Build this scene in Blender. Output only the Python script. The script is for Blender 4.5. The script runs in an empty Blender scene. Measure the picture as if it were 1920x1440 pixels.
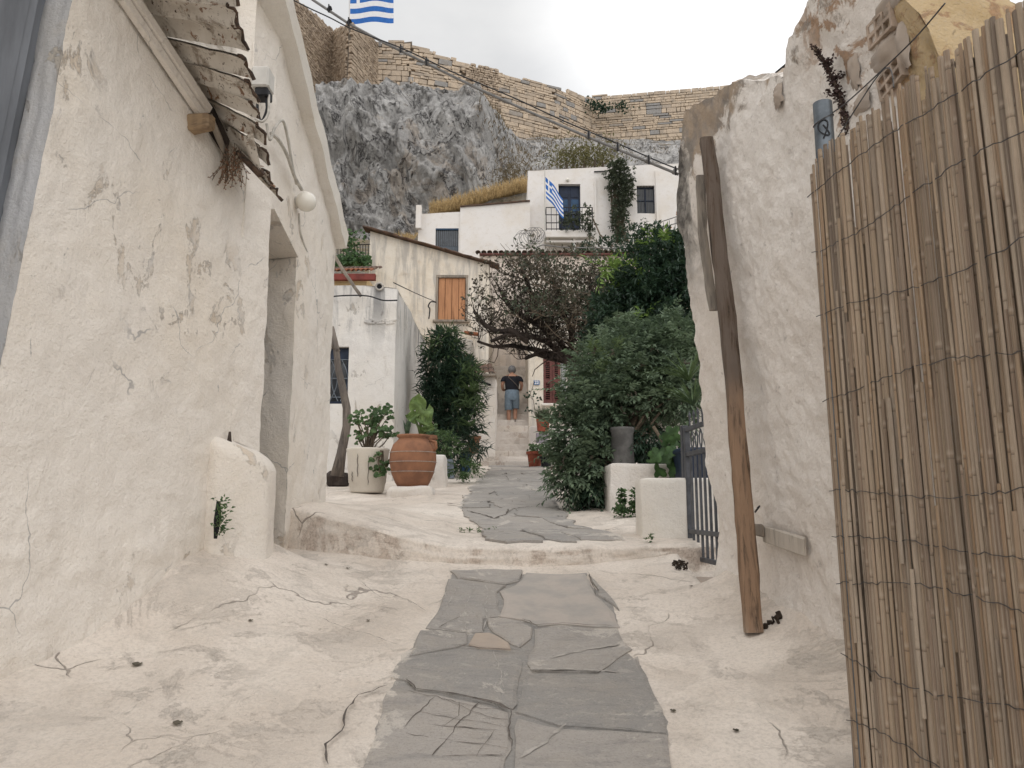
import bpy, math, random
import numpy as np
from mathutils import Vector, Matrix, noise as mn
random.seed(7); np.random.seed(7)
R = math.radians
SC = bpy.context.scene
COL = SC.collection

# ------------------------------------------------------------ camera, sky, sun
CAMZ = 1.52; FPX = 1441.0; PITCH = R(9.0)
cam_d = bpy.data.cameras.new('camera'); cam_d.sensor_width = 36.0; cam_d.lens = 36.0*FPX/1920.0
cam_d.clip_start = 0.05; cam_d.clip_end = 3000
cam = bpy.data.objects.new('camera', cam_d); COL.objects.link(cam)
cam.location = (0, 0, CAMZ); cam.rotation_euler = (R(90)+PITCH, 0, 0)
SC.camera = cam

SUN_EL, SUN_AZ = R(52), R(168)          # azimuth measured from +Y (view direction) towards +X
world = bpy.data.worlds.new('World'); SC.world = world; world.use_nodes = True
wn = world.node_tree; wn.nodes.clear()
def wnode(t, **k):
    n = wn.nodes.new(t)
    for a, b in k.items(): setattr(n, a, b)
    return n
wo = wnode('ShaderNodeOutputWorld'); wb = wnode('ShaderNodeBackground')
sky = wnode('ShaderNodeTexSky', sky_type='NISHITA', sun_disc=False, sun_elevation=SUN_EL, sun_rotation=SUN_AZ, dust_density=3.0, air_density=1.0)
tc = wnode('ShaderNodeTexCoord')
mp = wnode('ShaderNodeMapping'); mp.inputs['Scale'].default_value = (1.0, 1.0, 2.2)
cn = wnode('ShaderNodeTexNoise'); cn.inputs['Scale'].default_value = 2.3; cn.inputs['Detail'].default_value = 7; cn.inputs['Roughness'].default_value = .55
cr = wnode('ShaderNodeValToRGB')
cr.color_ramp.elements[0].position = .33; cr.color_ramp.elements[0].color = (5.3, 5.35, 5.45, 1)
cr.color_ramp.elements[1].position = .68; cr.color_ramp.elements[1].color = (7.3, 7.25, 7.15, 1)
# brighter cloud around the veiled sun
dotn = wnode('ShaderNodeVectorMath', operation='DOT_PRODUCT')
nrm = wnode('ShaderNodeVectorMath', operation='NORMALIZE')
dotn.inputs[1].default_value = (math.sin(R(23))*math.cos(R(35)), math.cos(R(23))*math.cos(R(35)), math.sin(R(35)))
gl = wnode('ShaderNodeMapRange'); gl.inputs['From Min'].default_value = .93; gl.inputs['From Max'].default_value = 1.0
gl.inputs['To Min'].default_value = 0; gl.inputs['To Max'].default_value = 4.5; gl.interpolation_type = 'SMOOTHERSTEP'
ga = wnode('ShaderNodeMix', data_type='RGBA', blend_type='ADD'); ga.inputs[0].default_value = 1.0
mx = wnode('ShaderNodeMix', data_type='RGBA'); mx.inputs[0].default_value = .93
L = wn.links.new
L(tc.outputs['Generated'], mp.inputs[0]); L(mp.outputs[0], cn.inputs['Vector']); L(cn.outputs['Fac'], cr.inputs[0])
L(tc.outputs['Generated'], nrm.inputs[0]); L(nrm.outputs[0], dotn.inputs[0]); L(dotn.outputs['Value'], gl.inputs[0])
L(cr.outputs[0], ga.inputs[6]); L(gl.outputs[0], ga.inputs[7])
L(sky.outputs[0], mx.inputs[6]); L(ga.outputs[2], mx.inputs[7])
L(mx.outputs[2], wb.inputs[0]); wb.inputs[1].default_value = 0.1
L(wb.outputs[0], wo.inputs[0])

sun_d = bpy.data.lights.new('sun', 'SUN'); sun_d.energy = 1.5; sun_d.angle = R(115); sun_d.color = (1.0, .965, .93)
sun = bpy.data.objects.new('sun', sun_d); COL.objects.link(sun)
sd = Vector((math.sin(SUN_AZ)*math.cos(SUN_EL), math.cos(SUN_AZ)*math.cos(SUN_EL), math.sin(SUN_EL)))
sun.rotation_euler = sd.to_track_quat('Z', 'Y').to_euler(); sun.location = (20, 10, 40)
SC.view_settings.view_transform = 'Standard'; SC.view_settings.look = 'None'
SC.view_settings.exposure = 0.30; SC.view_settings.gamma = 1.0; SC.view_settings.use_curve_mapping = False
SC.render.engine = 'CYCLES'
SC.cycles.max_bounces = 7; SC.cycles.diffuse_bounces = 4; SC.cycles.transparent_max_bounces = 8
SC.cycles.use_denoising = True
SC.cycles.use_adaptive_sampling = True; SC.cycles.adaptive_threshold = .02

# ------------------------------------------------------------ helpers
def ray(px, py):
    x = (px-960)/FPX; u = -(py-720)/FPX
    return Vector((x, math.cos(PITCH)-u*math.sin(PITCH), math.sin(PITCH)+u*math.cos(PITCH)))
def at(px, py, Y):
    """the point of the place at distance Y up the street that is seen at this spot"""
    d = ray(px, py); return Vector((0, 0, CAMZ))+d*(Y/d.y)
def ss(a, b, x):
    t = (x-a)/(b-a); t = 0 if t < 0 else 1 if t > 1 else t
    return t*t*(3-2*t)
def lerp(a, b, t): return a+(b-a)*t
def interp(x, pts):
    if x <= pts[0][0]: return pts[0][1]
    for (a, p), (b, q) in zip(pts, pts[1:]):
        if x <= b: return p+(q-p)*(x-a)/(b-a)
    return pts[-1][1]
def fr(p, s, o=4, h=.9): return mn.fractal(Vector(p)*s, h, 2.0, o)

ORI = {}
class MB:
    def __init__(s): s.v = []; s.f = []; s.mi = []; s.cur = 0
    def add(s, vs, fs):
        n = len(s.v); s.v += [tuple(p) for p in vs]
        for f in fs: s.f.append(tuple(i+n for i in f)); s.mi.append(s.cur)
        return s
    def grid(s, fn, nu, nv, closeu=False):
        cu = nu if closeu else nu+1
        vs = [fn(i/nu, j/nv) for j in range(nv+1) for i in range(cu)]
        fs = [(j*cu+i, j*cu+(i+1) % cu, (j+1)*cu+(i+1) % cu, (j+1)*cu+i) for j in range(nv) for i in range(nu)]
        return s.add(vs, fs)
    def box(s, c, size, rot=None, bev=0.0, jit=0.0):
        hx, hy, hz = size[0]/2, size[1]/2, size[2]/2
        c = Vector(c); M = rot if rot is not None else Matrix.Identity(3)
        if bev <= 0:
            vs = [c+M @ Vector((sx*hx+random.uniform(-jit, jit), sy*hy+random.uniform(-jit, jit), sz*hz+random.uniform(-jit, jit))) for sz in (-1, 1) for sy in (-1, 1) for sx in (-1, 1)]
            return s.add(vs, [(0, 2, 3, 1), (4, 5, 7, 6), (0, 1, 5, 4), (2, 6, 7, 3), (0, 4, 6, 2), (1, 3, 7, 5)])
        vs = []; idx = {}
        for sx in (-1, 1):
            for sy in (-1, 1):
                for sz in (-1, 1):
                    j = Vector((random.uniform(-jit, jit), random.uniform(-jit, jit), random.uniform(-jit, jit)))
                    for a in range(3):
                        p = [sx*(hx-bev), sy*(hy-bev), sz*(hz-bev)]
                        p[a] = (sx*hx, sy*hy, sz*hz)[a]
                        idx[(sx, sy, sz, a)] = len(vs); vs.append(c+M @ (Vector(p)+j))
        fs = []
        for a in range(3):
            o = [k for k in range(3) if k != a]
            for sg in (-1, 1):
                q = []
                for p1, p2 in ((-1, -1), (1, -1), (1, 1), (-1, 1)):
                    k = [0, 0, 0]; k[a] = sg; k[o[0]] = p1; k[o[1]] = p2
                    q.append(idx[(*k, a)])
                fs.append(tuple(q))
            for p1 in (-1, 1):
                for p2 in (-1, 1):
                    k = [0, 0, 0]; k[o[0]] = p1; k[o[1]] = p2
                    q = []
                    for e, ax in ((-1, o[0]), (1, o[0]), (1, o[1]), (-1, o[1])):
                        k[a] = e; q.append(idx[(*k, ax)])
                    fs.append(tuple(q))
        for sx in (-1, 1):
            for sy in (-1, 1):
                for sz in (-1, 1): fs.append(tuple(idx[(sx, sy, sz, a)] for a in range(3)))
        return s.add(vs, fs)
    def tube(s, pts, rad, n=6, cap=True):
        pts = [Vector(p) for p in pts]
        if not hasattr(rad, '__len__'): rad = [rad]*len(pts)
        t0 = (pts[1]-pts[0]).normalized()
        nr = t0.orthogonal().normalized(); vs = []
        for i, p in enumerate(pts):
            t = (pts[min(i+1, len(pts)-1)]-pts[max(i-1, 0)]).normalized()
            nr = (nr-t*nr.dot(t))
            nr = nr.normalized() if nr.length > 1e-6 else t.orthogonal().normalized()
            b = t.cross(nr)
            for k in range(n):
                a = 2*math.pi*k/n; vs.append(p+(nr*math.cos(a)+b*math.sin(a))*rad[i])
        m = len(pts)
        fs = [(j*n+i, j*n+(i+1) % n, (j+1)*n+(i+1) % n, (j+1)*n+i) for j in range(m-1) for i in range(n)]
        if cap: fs += [tuple(range(n-1, -1, -1)), tuple(range((m-1)*n, m*n))]
        return s.add(vs, fs)
    def lathe(s, prof, c, n=28, wob=0.0, seed=0):
        c = Vector(c); vs = []
        for r, z in prof:
            for k in range(n):
                a = 2*math.pi*k/n
                w = 1+wob*mn.noise(Vector((math.cos(a)*1.5+seed, math.sin(a)*1.5, z*4)))
                vs.append(c+Vector((r*w*math.cos(a), r*w*math.sin(a), z)))
        m = len(prof)
        fs = [(j*n+i, j*n+(i+1) % n, (j+1)*n+(i+1) % n, (j+1)*n+i) for j in range(m-1) for i in range(n)]
        fs += [tuple(range(n-1, -1, -1)), tuple(range((m-1)*n, m*n))]
        return s.add(vs, fs)
    def ball(s, c, r, nu=16, nv=10, sq=(1, 1, 1)):
        c = Vector(c)
        return s.grid(lambda u, v: c+Vector((r*sq[0]*math.sin(math.pi*v)*math.cos(2*math.pi*u), r*sq[1]*math.sin(math.pi*v)*math.sin(2*math.pi*u), -r*sq[2]*math.cos(math.pi*v))), nu, nv, True)
    def build(s, name, mat, parent=None, smooth=False, **props):
        me = bpy.data.meshes.new(name)
        V = np.array(s.v, dtype=np.float64)
        if parent is None:
            o0 = Vector(((V[:, 0].min()+V[:, 0].max())/2, (V[:, 1].min()+V[:, 1].max())/2, V[:, 2].min()))
        else: o0 = ORI[parent.name]
        V = V-np.array(o0)
        me.from_pydata(V.tolist(), [], s.f)
        mats = mat if isinstance(mat, (list, tuple)) else [mat]
        for m in mats: me.materials.append(m)
        if len(mats) > 1: me.polygons.foreach_set('material_index', s.mi)
        if smooth: me.polygons.foreach_set('use_smooth', [True]*len(me.polygons))
        me.update()
        o = bpy.data.objects.new(name, me); COL.objects.link(o)
        if parent is None: o.location = o0
        else: o.parent = parent
        ORI[o.name] = o0
        for k, x in props.items(): o[k] = x
        return o
def thing(name, label, cat, loc, group=None):
    o = bpy.data.objects.new(name, None); COL.objects.link(o); o.location = loc; o.empty_display_size = .1
    ORI[o.name] = Vector(loc); o['label'] = label; o['category'] = cat
    if group: o['group'] = group
    return o
def inst(name, me, parent, M, **props):
    o = bpy.data.objects.new(name, me); COL.objects.link(o); o.parent = parent
    o.matrix_parent_inverse = Matrix.Translation(-ORI[parent.name]); o.matrix_basis = M
    ORI[o.name] = M.translation.copy()
    for k, x in props.items(): o[k] = x
    return o
def rawmesh(mb, name, mat, smooth=False):
    me = bpy.data.meshes.new(name); me.from_pydata([tuple(v) for v in mb.v], [], mb.f)
    for m in (mat if isinstance(mat, (list, tuple)) else [mat]): me.materials.append(m)
    if smooth: me.polygons.foreach_set('use_smooth', [True]*len(me.polygons))
    me.update(); return me
def rotm(ax, ay, az): return (Matrix.Rotation(az, 3, 'Z') @ Matrix.Rotation(ay, 3, 'Y') @ Matrix.Rotation(ax, 3, 'X'))
def frame_y(d, up=Vector((0, 0, 1))):
    """rotation whose local x runs along d, local z near up"""
    x = Vector(d).normalized(); y = up.cross(x).normalized(); z = x.cross(y)
    return Matrix((x, y, z)).transposed()

# ------------------------------------------------------------ materials
class NT:
    def __init__(s, name):
        s.m = bpy.data.materials.new(name); s.m.use_nodes = True; s.t = s.m.node_tree
        s.b = s.t.nodes['Principled BSDF']; s.g = s.n('ShaderNodeNewGeometry'); s.pos = s.g.outputs['Position']
    def n(s, typ, ins=None, **pr):
        nd = s.t.nodes.new(typ)
        for a, b in pr.items(): setattr(nd, a, b)
        for k, x in (ins or {}).items():
            if isinstance(x, bpy.types.NodeSocket): s.t.links.new(x, nd.inputs[k])
            else: nd.inputs[k].default_value = x
        return nd
    def noise(s, scale, detail=5, rough=.55, dist=0.0, vec=None, sv=None):
        v = vec or s.pos
        if sv: v = s.n('ShaderNodeMapping', {'Vector': v, 'Scale': sv}).outputs[0]
        return s.n('ShaderNodeTexNoise', {'Vector': v, 'Scale': scale, 'Detail': detail, 'Roughness': rough, 'Distortion': dist}).outputs['Fac']
    def voro(s, scale, feature='DISTANCE_TO_EDGE', vec=None, rnd=1.0):
        return s.n('ShaderNodeTexVoronoi', {'Vector': vec or s.pos, 'Scale': scale, 'Randomness': rnd}, feature=feature)
    def step(s, f, a, b, lo=0.0, hi=1.0):
        return s.n('ShaderNodeMapRange', {'Value': f, 'From Min': a, 'From Max': b, 'To Min': lo, 'To Max': hi}, interpolation_type='SMOOTHSTEP').outputs[0]
    def mul(s, a, b, op='MULTIPLY'):
        return s.n('ShaderNodeMath', {0: a, 1: b}, operation=op).outputs[0]
    def mix(s, f, a, b, mode='MIX'):
        c = lambda x: x if isinstance(x, bpy.types.NodeSocket) else (*x, 1)
        return s.n('ShaderNodeMix', {0: f, 6: c(a), 7: c(b)}, data_type='RGBA', blend_type=mode).outputs[2]
    def warp(s, scale, amt, vec=None):
        nz = s.n('ShaderNodeTexNoise', {'Vector': vec or s.pos, 'Scale': scale, 'Detail': 4})
        d = s.n('ShaderNodeVectorMath', {0: nz.outputs['Color'], 1: (.5, .5, .5)}, operation='SUBTRACT').outputs[0]
        d = s.n('ShaderNodeVectorMath', {0: d, 3: amt}, operation='SCALE').outputs[0]
        return s.n('ShaderNodeVectorMath', {0: vec or s.pos, 1: d}, operation='ADD').outputs[0]
    def sep(s, v=None): return s.n('ShaderNodeSeparateXYZ', {0: v or s.pos}).outputs
    def bump(s, h, dist, strength=1.0, prev=None):
        i = {'Height': h, 'Distance': dist, 'Strength': strength}
        if prev: i['Normal'] = prev
        return s.n('ShaderNodeBump', i).outputs[0]
    def done(s, col, rough=.9, nrm=None, metal=0.0, spec=.3, **kw):
        def put(k, x):
            if isinstance(x, bpy.types.NodeSocket): s.t.links.new(x, s.b.inputs[k])
            else: s.b.inputs[k].default_value = (*x, 1) if isinstance(x, tuple) and len(x) == 3 else x
        put('Base Color', col); put('Roughness', rough); put('Metallic', metal); put('Specular IOR Level', spec)
        if nrm: put('Normal', nrm)
        for k, x in kw.items(): put(k, x)
        return s.m
    def rand(s): return s.n('ShaderNodeObjectInfo').outputs['Random']

def plaster(name, col, stain=(.30, .29, .28), peel=(.42, .36, .29), peel_at=.66, streak=0.0, zs=None, fine=1.0, rel=1.0, tint=(.62, .56, .48), spots=.5, flake=.75, hair=0.0):
    t = NT(name)
    big = t.noise(.9, 6, .6); mid = t.noise(4.5, 8, .62, .3); sm = t.noise(38, 5, .6)
    c = t.mix(t.step(big, .40, .72), col, tuple(a*b for a, b in zip(col, (.95, .92, .87))))
    c = t.mix(t.mul(t.step(mid, .50, .75), .45), c, tint)
    c = t.mix(t.mul(t.step(sm, .35, .75), .12), c, tuple(a*.72 for a in col))
    pz = t.noise(4.6, 9, .70, .5, sv=(1, 1, .6))
    area = t.step(t.noise(.9, 3), .40, .58)
    pm = t.mul(t.step(pz, peel_at, peel_at+.012), area)
    c = t.mix(t.mul(pm, flake), c, t.mix(t.step(mid, .42, .58), peel, t.mix(.5, col, stain)))
    lip = t.mul(t.mul(t.step(pz, peel_at-.012, peel_at), t.step(pz, peel_at+.012, peel_at+.004)), area)
    c = t.mix(t.mul(lip, .5*flake), c, stain)  # dark rim round each flake: its edge shadow mixed into the colour
    if hair > 0:
        hl = t.step(t.voro(1.1, vec=t.warp(2.2, .45)).outputs['Distance'], .0006, .005, 1, 0)
        hl = t.mul(hl, t.step(t.noise(1.9, 3), .50, .60)); c = t.mix(t.mul(hl, hair), c, stain)
        dz = t.mul(t.step(t.noise(9, 6, .7, .4, sv=(1, 1, .32)), .66, .69), t.step(t.noise(1.1, 2), .44, .56)); c = t.mix(t.mul(dz, hair), c, stain)
    sp = t.mul(t.step(t.noise(17, 6, .7, .4), .69, .73), t.step(t.noise(1.4, 3), .45, .6))
    c = t.mix(t.mul(sp, spots), c, stain)
    if streak > 0:
        st = t.noise(4.0, 7, .68, .3, sv=(1, 1, .12))
        m = t.step(st, .44, .62)
        if zs: m = t.mul(m, t.step(t.sep()[2], zs[0], zs[1]))
        c = t.mix(t.mul(m, streak), c, stain)
    hf = t.noise(75, 4, .72); c = t.mix(t.mul(t.step(hf, .44, .72), .20), c, tuple(a*.66 for a in col)); c = t.mix(t.mul(t.step(t.noise(150, 3, .6), .66, .72), .5*min(1, fine)), c, stain)
    h1 = t.bump(mid, .05*rel, .55); h2 = t.bump(sm, .008*fine, .6, h1); h3 = t.bump(pm, -.006, .8, h2)
    h4 = t.bump(hf, .006*fine, .75, h3)
    return t.done(c, .93, h4, spec=.15)

def simple(name, col, rough=.7, var=.2, scale=8, bump=.004, metal=0.0, spec=.3, sv=None, col2=None, rnd=0.0):
    t = NT(name)
    n1 = t.noise(scale, 6, .6, sv=sv); n2 = t.noise(scale*6, 4, .6, sv=sv)
    c2 = col2 or tuple(a*(1-var*1.6) for a in col)
    c = t.mix(t.step(n1, .38, .68), col, c2)
    c = t.mix(t.mul(t.step(n2, .4, .75), .3), c, tuple(a*(1-var) for a in col))
    if rnd: 
        r = t.rand(); c = t.mix(t.mul(r, rnd), c, tuple(a*.45 for a in col))
    return t.done(c, rough, t.bump(n1, bump, .6, t.bump(n2, bump*.3, .5)), metal, spec)

def leafmat(name, a, b, rough=.55, trans=.25):
    t = NT(name)
    n1 = t.noise(2.2, 4); n2 = t.noise(14, 2)
    c = t.mix(t.step(n1, .38, .65), a, b)
    c = t.mix(t.mul(t.step(n2, .42, .68), .7), c, tuple(x*1.6 for x in b)); c = t.mix(t.mul(t.step(t.noise(23, 2), .62, .70), .6), c, tuple(x*.45 for x in a))
    m = t.done(c, rough, None, 0, .35)
    tr = t.n('ShaderNodeBsdfTranslucent', {'Color': t.mix(.25, c, (.12, .17, .05))})
    ms = t.n('ShaderNodeMixShader', {0: trans})
    out = t.t.nodes['Material Output']
    t.t.links.new(t.b.outputs[0], ms.inputs[1]); t.t.links.new(tr.outputs[0], ms.inputs[2]); t.t.links.new(ms.outputs[0], out.inputs['Surface'])
    return m

M = {}
M['white'] = plaster('whitewash_smooth', (.86, .805, .735), peel=(.60, .50, .39), stain=(.33, .32, .315), peel_at=.595, spots=.8, rel=.9, fine=1.4, tint=(.72, .66, .59), flake=.7, hair=.75)
M['rough'] = plaster('whitewash_rough', (.80, .76, .72), peel=(.45, .34, .24), stain=(.33, .30, .28), peel_at=.62, fine=1.8, rel=1.6, spots=.8)
M['clean'] = plaster('whitewash_clean', (.80, .765, .71), peel_at=.72, spots=.3, rel=.5)
M['low'] = plaster('stained_whitewash', (.76, .735, .70), stain=(.15, .155, .165), streak=.8, zs=(3.9, 5.3), peel_at=.60, tint=(.6, .575, .55), hair=.4)
M['cream'] = plaster('cream_plaster', (.78, .72, .63), stain=(.24, .235, .24), streak=.5, peel=(.40, .30, .2), tint=(.63, .50, .36), peel_at=.64)
M['far'] = plaster('white_house_plaster', (.83, .80, .775), peel_at=.74, spots=.2, rel=.3)
M['pink'] = plaster('pinkish_plaster', (.70, .62, .55), streak=.35, stain=(.3, .28, .27), peel_at=.62)
M['yellow'] = plaster('ochre_plaster', (.62, .46, .25), peel_at=.7, fine=1.5)

# whitewashed ground with worn dirt and hairline cracks
t = NT('limewashed_ground')
w = t.warp(1.8, .5)
big = t.noise(.9, 5, .6); mid = t.noise(3.2, 8, .66, 1.2); fine = t.noise(55, 5, .7); grit = t.noise(170, 3, .6)
c = t.mix(t.step(big, .38, .64), (.77, .70, .625), (.63, .555, .48))
# coats of limewash chipped away one after the other
l1 = t.noise(1.9, 10, .73, .6); l2 = t.noise(4.3, 10, .74, .5); l3 = t.noise(1.2, 9, .72, .9)
m1 = t.mul(t.step(l1, .53, .575), t.step(t.noise(.7, 3), .40, .58)); m2 = t.mul(t.step(l2, .555, .595), t.step(t.noise(1.1, 3), .42, .56)); m3 = t.step(l3, .600, .612)
c = t.mix(t.mul(m1, .50), c, (.50, .445, .39)); c = t.mix(t.mul(m2, .48), c, (.43, .39, .345)); c = t.mix(t.mul(m3, .38), c, (.50, .445, .385))
sw = t.noise(3.0, 9, .72, 1.2)
c = t.mix(t.mul(t.step(sw, .50, .62), .32), c, (.46, .42, .375))
ck = t.mul(t.step(t.voro(.75, vec=w).outputs['Distance'], .0008, .0045, 1.0, 0.0), t.step(t.noise(1.3, 2), .52, .62))
c = t.mix(t.mul(ck, .7), c, (.17, .14, .12))
rid = t.n('ShaderNodeMath', {0: t.mul(t.noise(1.5, 6, .60, .7), .5, 'SUBTRACT')}, operation='ABSOLUTE').outputs[0]
ln = t.mul(t.step(rid, .0, .0035, 1.0, 0.0), t.step(t.noise(1.7, 3), .46, .58))
c = t.mix(t.mul(ln, .5), c, (.28, .24, .205))
sp = t.step(t.noise(38, 5, .72), .69, .72); c = t.mix(t.mul(sp, .8), c, (.22, .18, .15))
c = t.mix(t.mul(t.step(fine, .42, .66), .38), c, (.42, .375, .33)); c = t.mix(t.mul(t.step(grit, .42, .62), .14), c, (.86, .81, .75))
nz = t.n('ShaderNodeSeparateXYZ', {0: t.g.outputs['True Normal']}).outputs[2]
rs_ = t.mul(t.step(t.noise(2.4, 8, .75, .5, sv=(1, 1, .6)), .49, .56), t.step(nz, .55, .3))
c = t.mix(t.mul(rs_, .65), c, t.mix(t.step(fine, .45, .6), (.50, .41, .345), (.32, .25, .20)))
b = t.bump(mid, .035, .5); b = t.bump(t.mul(m1, -1), .005, .6, b); b = t.bump(t.mul(m2, -1), .004, .6, b); b = t.bump(fine, .006, .75, b); b = t.bump(t.mul(ck, -1), .008, .9, b); b = t.bump(grit, .0022, .7, b)
M['lime'] = t.done(c, .95, b, spec=.12)

# riser of the step: rusty smudges
t = NT('paving_stone')
r = t.rand(); n1 = t.noise(3.5, 8, .65, .8); n2 = t.noise(45, 5, .7); n3 = t.noise(9, 6, .7, .5, sv=(.35, 1, 1))
c = t.mix(r, (.30, .287, .27), (.40, .37, .34))
c = t.mix(t.mul(t.step(n1, .42, .7), .6), c, (.37, .335, .295))
c = t.mix(t.mul(t.step(n3, .5, .68), .5), c, (.21, .205, .20))
c = t.mix(t.mul(t.step(n2, .55, .72), .5), c, (.48, .45, .41))
c = t.mix(t.mul(t.step(t.noise(2.0, 9, .74, .7), .57, .61), .6), c, (.58, .535, .48))
x_ = t.sep()[0]
ed = t.n('ShaderNodeMath', {0: t.mul(x_, .10, 'SUBTRACT')}, operation='ABSOLUTE').outputs[0]
ed = t.mul(ed, t.mul(t.noise(4.0, 8, .72, .8), .75), 'ADD')
c = t.mix(t.mul(t.step(ed, 1.04, 1.10), .85), c, (.64, .585, .52))
c = t.mix(t.mul(t.step(t.noise(95, 4, .7), .5, .7), .35), c, (.14, .135, .13)); c = t.mix(t.mul(t.step(t.noise(13, 8, .78, .6, sv=(.5, 1, 1)), .56, .62), .5), c, (.44, .405, .365))
b = t.bump(n1, .03, .7); b = t.bump(n3, .018, .8, b); b = t.bump(n2, .006, .9, b)
M['slab'] = t.done(c, .85, b, spec=.25)
M['slab_pink'] = simple('pink_paving_stone', (.44, .395, .355), .9, .18, 5, .012, col2=(.355, .335, .31))
M['slab_tan'] = simple('tan_paving_stone', (.42, .35, .29), .9, .2, 6, .008, col2=(.38, .325, .28))
M['crack'] = simple('dark_crack', (.15, .13, .115), .95, .3, 20, .003)
M['vein'] = simple('pale_vein', (.45, .42, .385), .9, .2, 20, .002)
M['stepstone'] = plaster('worn_step_stone', (.69, .64, .59), stain=(.30, .25, .22), peel=(.48, .38, .32), peel_at=.55, spots=.7, tint=(.47, .38, .33))

# rock
t = NT('limestone_cliff')
v = t.n('ShaderNodeMapping', {'Vector': t.pos, 'Scale': (1, 1, .62), 'Rotation': (0, .45, 0)}).outputs[0]
a = t.noise(.30, 9, .70, .6, vec=v); bb = t.noise(1.5, 9, .74, .5, vec=v); d = t.noise(6, 6, .7)
c = t.mix(t.step(a, .36, .64), (.66, .65, .635), (.47, .46, .45))
def ridge(sc, wd, dist): 
    r_ = t.n('ShaderNodeMath', {0: t.mul(t.noise(sc, 7, .68, dist, vec=v), .5, 'SUBTRACT')}, operation='ABSOLUTE').outputs[0]
    return t.step(r_, .0, wd, 1.0, 0.0)
r1 = t.mul(ridge(.28, .022, 1.2), t.step(t.noise(.4, 3), .40, .55)); r2 = t.mul(ridge(.8, .022, 1.0), t.step(t.noise(.6, 3), .45, .58)); r3 = ridge(2.2, .020, .8)
c = t.mix(t.mul(t.step(t.noise(.17, 6, .68, .8), .56, .64), .5), c, (.47, .37, .275))
c = t.mix(t.mul(t.step(bb, .50, .64), .5), c, (.33, .322, .315))
c = t.mix(t.mul(r3, .45), c, (.20, .195, .195)); c = t.mix(t.mul(r2, .8), c, (.12, .117, .12)); c = t.mix(t.mul(r1, .85), c, (.075, .072, .075))
c = t.mix(t.mul(t.step(d, .55, .72), .5), c, (.68, .67, .655))
dry = t.mul(t.step(t.noise(.5, 6, .7), .50, .60), t.step(t.n('ShaderNodeSeparateXYZ', {0: t.g.outputs['Normal']}).outputs[2], .55, .8))
c = t.mix(t.mul(dry, .8), c, (.24, .185, .115))
b = t.bump(a, 1.0, .7); b = t.bump(bb, .5, .9, b); b = t.bump(t.mul(r2, -1), .5, .9, b); b = t.bump(t.mul(r1, -1), .8, .9, b); b = t.bump(d, .12, .8, b)
M['rock'] = t.done(c, .95, b, spec=.1)
t = NT('hillside_scrub')
n1 = t.noise(.35, 7, .7); n2 = t.noise(2.2, 7, .7)
c = t.mix(t.step(n1, .40, .6), (.25, .205, .135), (.24, .23, .215))
c = t.mix(t.mul(t.step(n2, .48, .66), .8), c, (.10, .095, .06))
M['scrub'] = t.done(c, .97, t.bump(n2, .4, .8, t.bump(n1, .8, .6)), spec=.05)
t = NT('ancient_ashlar')
r = t.rand(); n1 = t.noise(1.1, 7, .65); n2 = t.noise(5, 6, .7)
c = t.mix(r, (.62, .505, .385), (.47, .39, .31))
c = t.mix(t.step(r, .80, .86), c, (.33, .32, .31))
c = t.mix(t.mul(t.step(n1, .45, .68), .6), c, (.30, .26, .22))
c = t.mix(t.mul(t.step(n2, .5, .72), .5), c, (.20, .165, .13))
M['ashlar'] = t.done(c, .95, t.bump(n2, .1, .8, t.bump(n1, .25, .6)), spec=.1)
t = NT('rubble_stone')
vv = t.voro(1.9, 'F1'); cc = t.n('ShaderNodeSeparateColor', {0: vv.outputs['Color']}).outputs[0]; n2 = t.noise(4, 6, .7)
c = t.mix(cc, (.56, .455, .35), (.36, .29, .225)); c = t.mix(t.mul(t.step(n2, .5, .7), .5), c, (.14, .115, .09))
M['rubble'] = t.done(c, .96, t.bump(n2, .12, .8), spec=.1)
M['mortar'] = simple('wall_core', (.21, .175, .14), .95, .3, 1.5, .1)

# bamboo: tone of each reed its own
t = NT('split_bamboo')
r = t.rand(); lo = t.n('ShaderNodeTexCoord').outputs['Object']
g1 = t.noise(1, 6, .65, .2, vec=lo, sv=(90, 90, 2.2)); g2 = t.noise(1, 3, .5, vec=lo, sv=(8, 8, 1.7)); g3 = t.noise(1, 4, .6, vec=t.pos, sv=(14, 14, 2.3))
ramp = t.n('ShaderNodeValToRGB', {0: r}); e = ramp.color_ramp.elements
e[0].color = (.48, .35, .23, 1); e[1].color = (.34, .25, .18, 1)
for p_, c_ in ((.13, (.38, .24, .135)), (.26, (.60, .48, .365)), (.38, (.25, .18, .125)), (.5, (.49, .36, .24)), (.62, (.62, .51, .395)), (.72, (.15, .115, .092)), (.84, (.51, .385, .265)), (.93, (.30, .22, .165))):
    k = ramp.color_ramp.elements.new(p_); k.color = (*c_, 1)
c = t.mix(t.mul(t.step(g1, .33, .66), .75), ramp.outputs[0], (.19, .14, .10))
c = t.mix(t.mul(t.step(g2, .45, .7), .55), c, (.44, .38, .31))
c = t.mix(t.mul(t.step(g3, .55, .75), .5), c, (.17, .13, .10))
nd = t.mul(t.mul(t.sep()[2], 3.1), t.mul(r, 17.0), 'ADD'); nd = t.n('ShaderNodeMath', {0: nd}, operation='FRACT').outputs[0]
c = t.mix(t.mul(t.step(nd, .03, .0), .7), c, (.13, .095, .07)); c = t.mix(t.mul(t.mul(t.step(nd, .03, .05), t.step(nd, .10, .05)), .45), c, (.50, .41, .32))
M['bamboo'] = t.done(c, .62, t.bump(g1, .003, .6), spec=.3)

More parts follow.
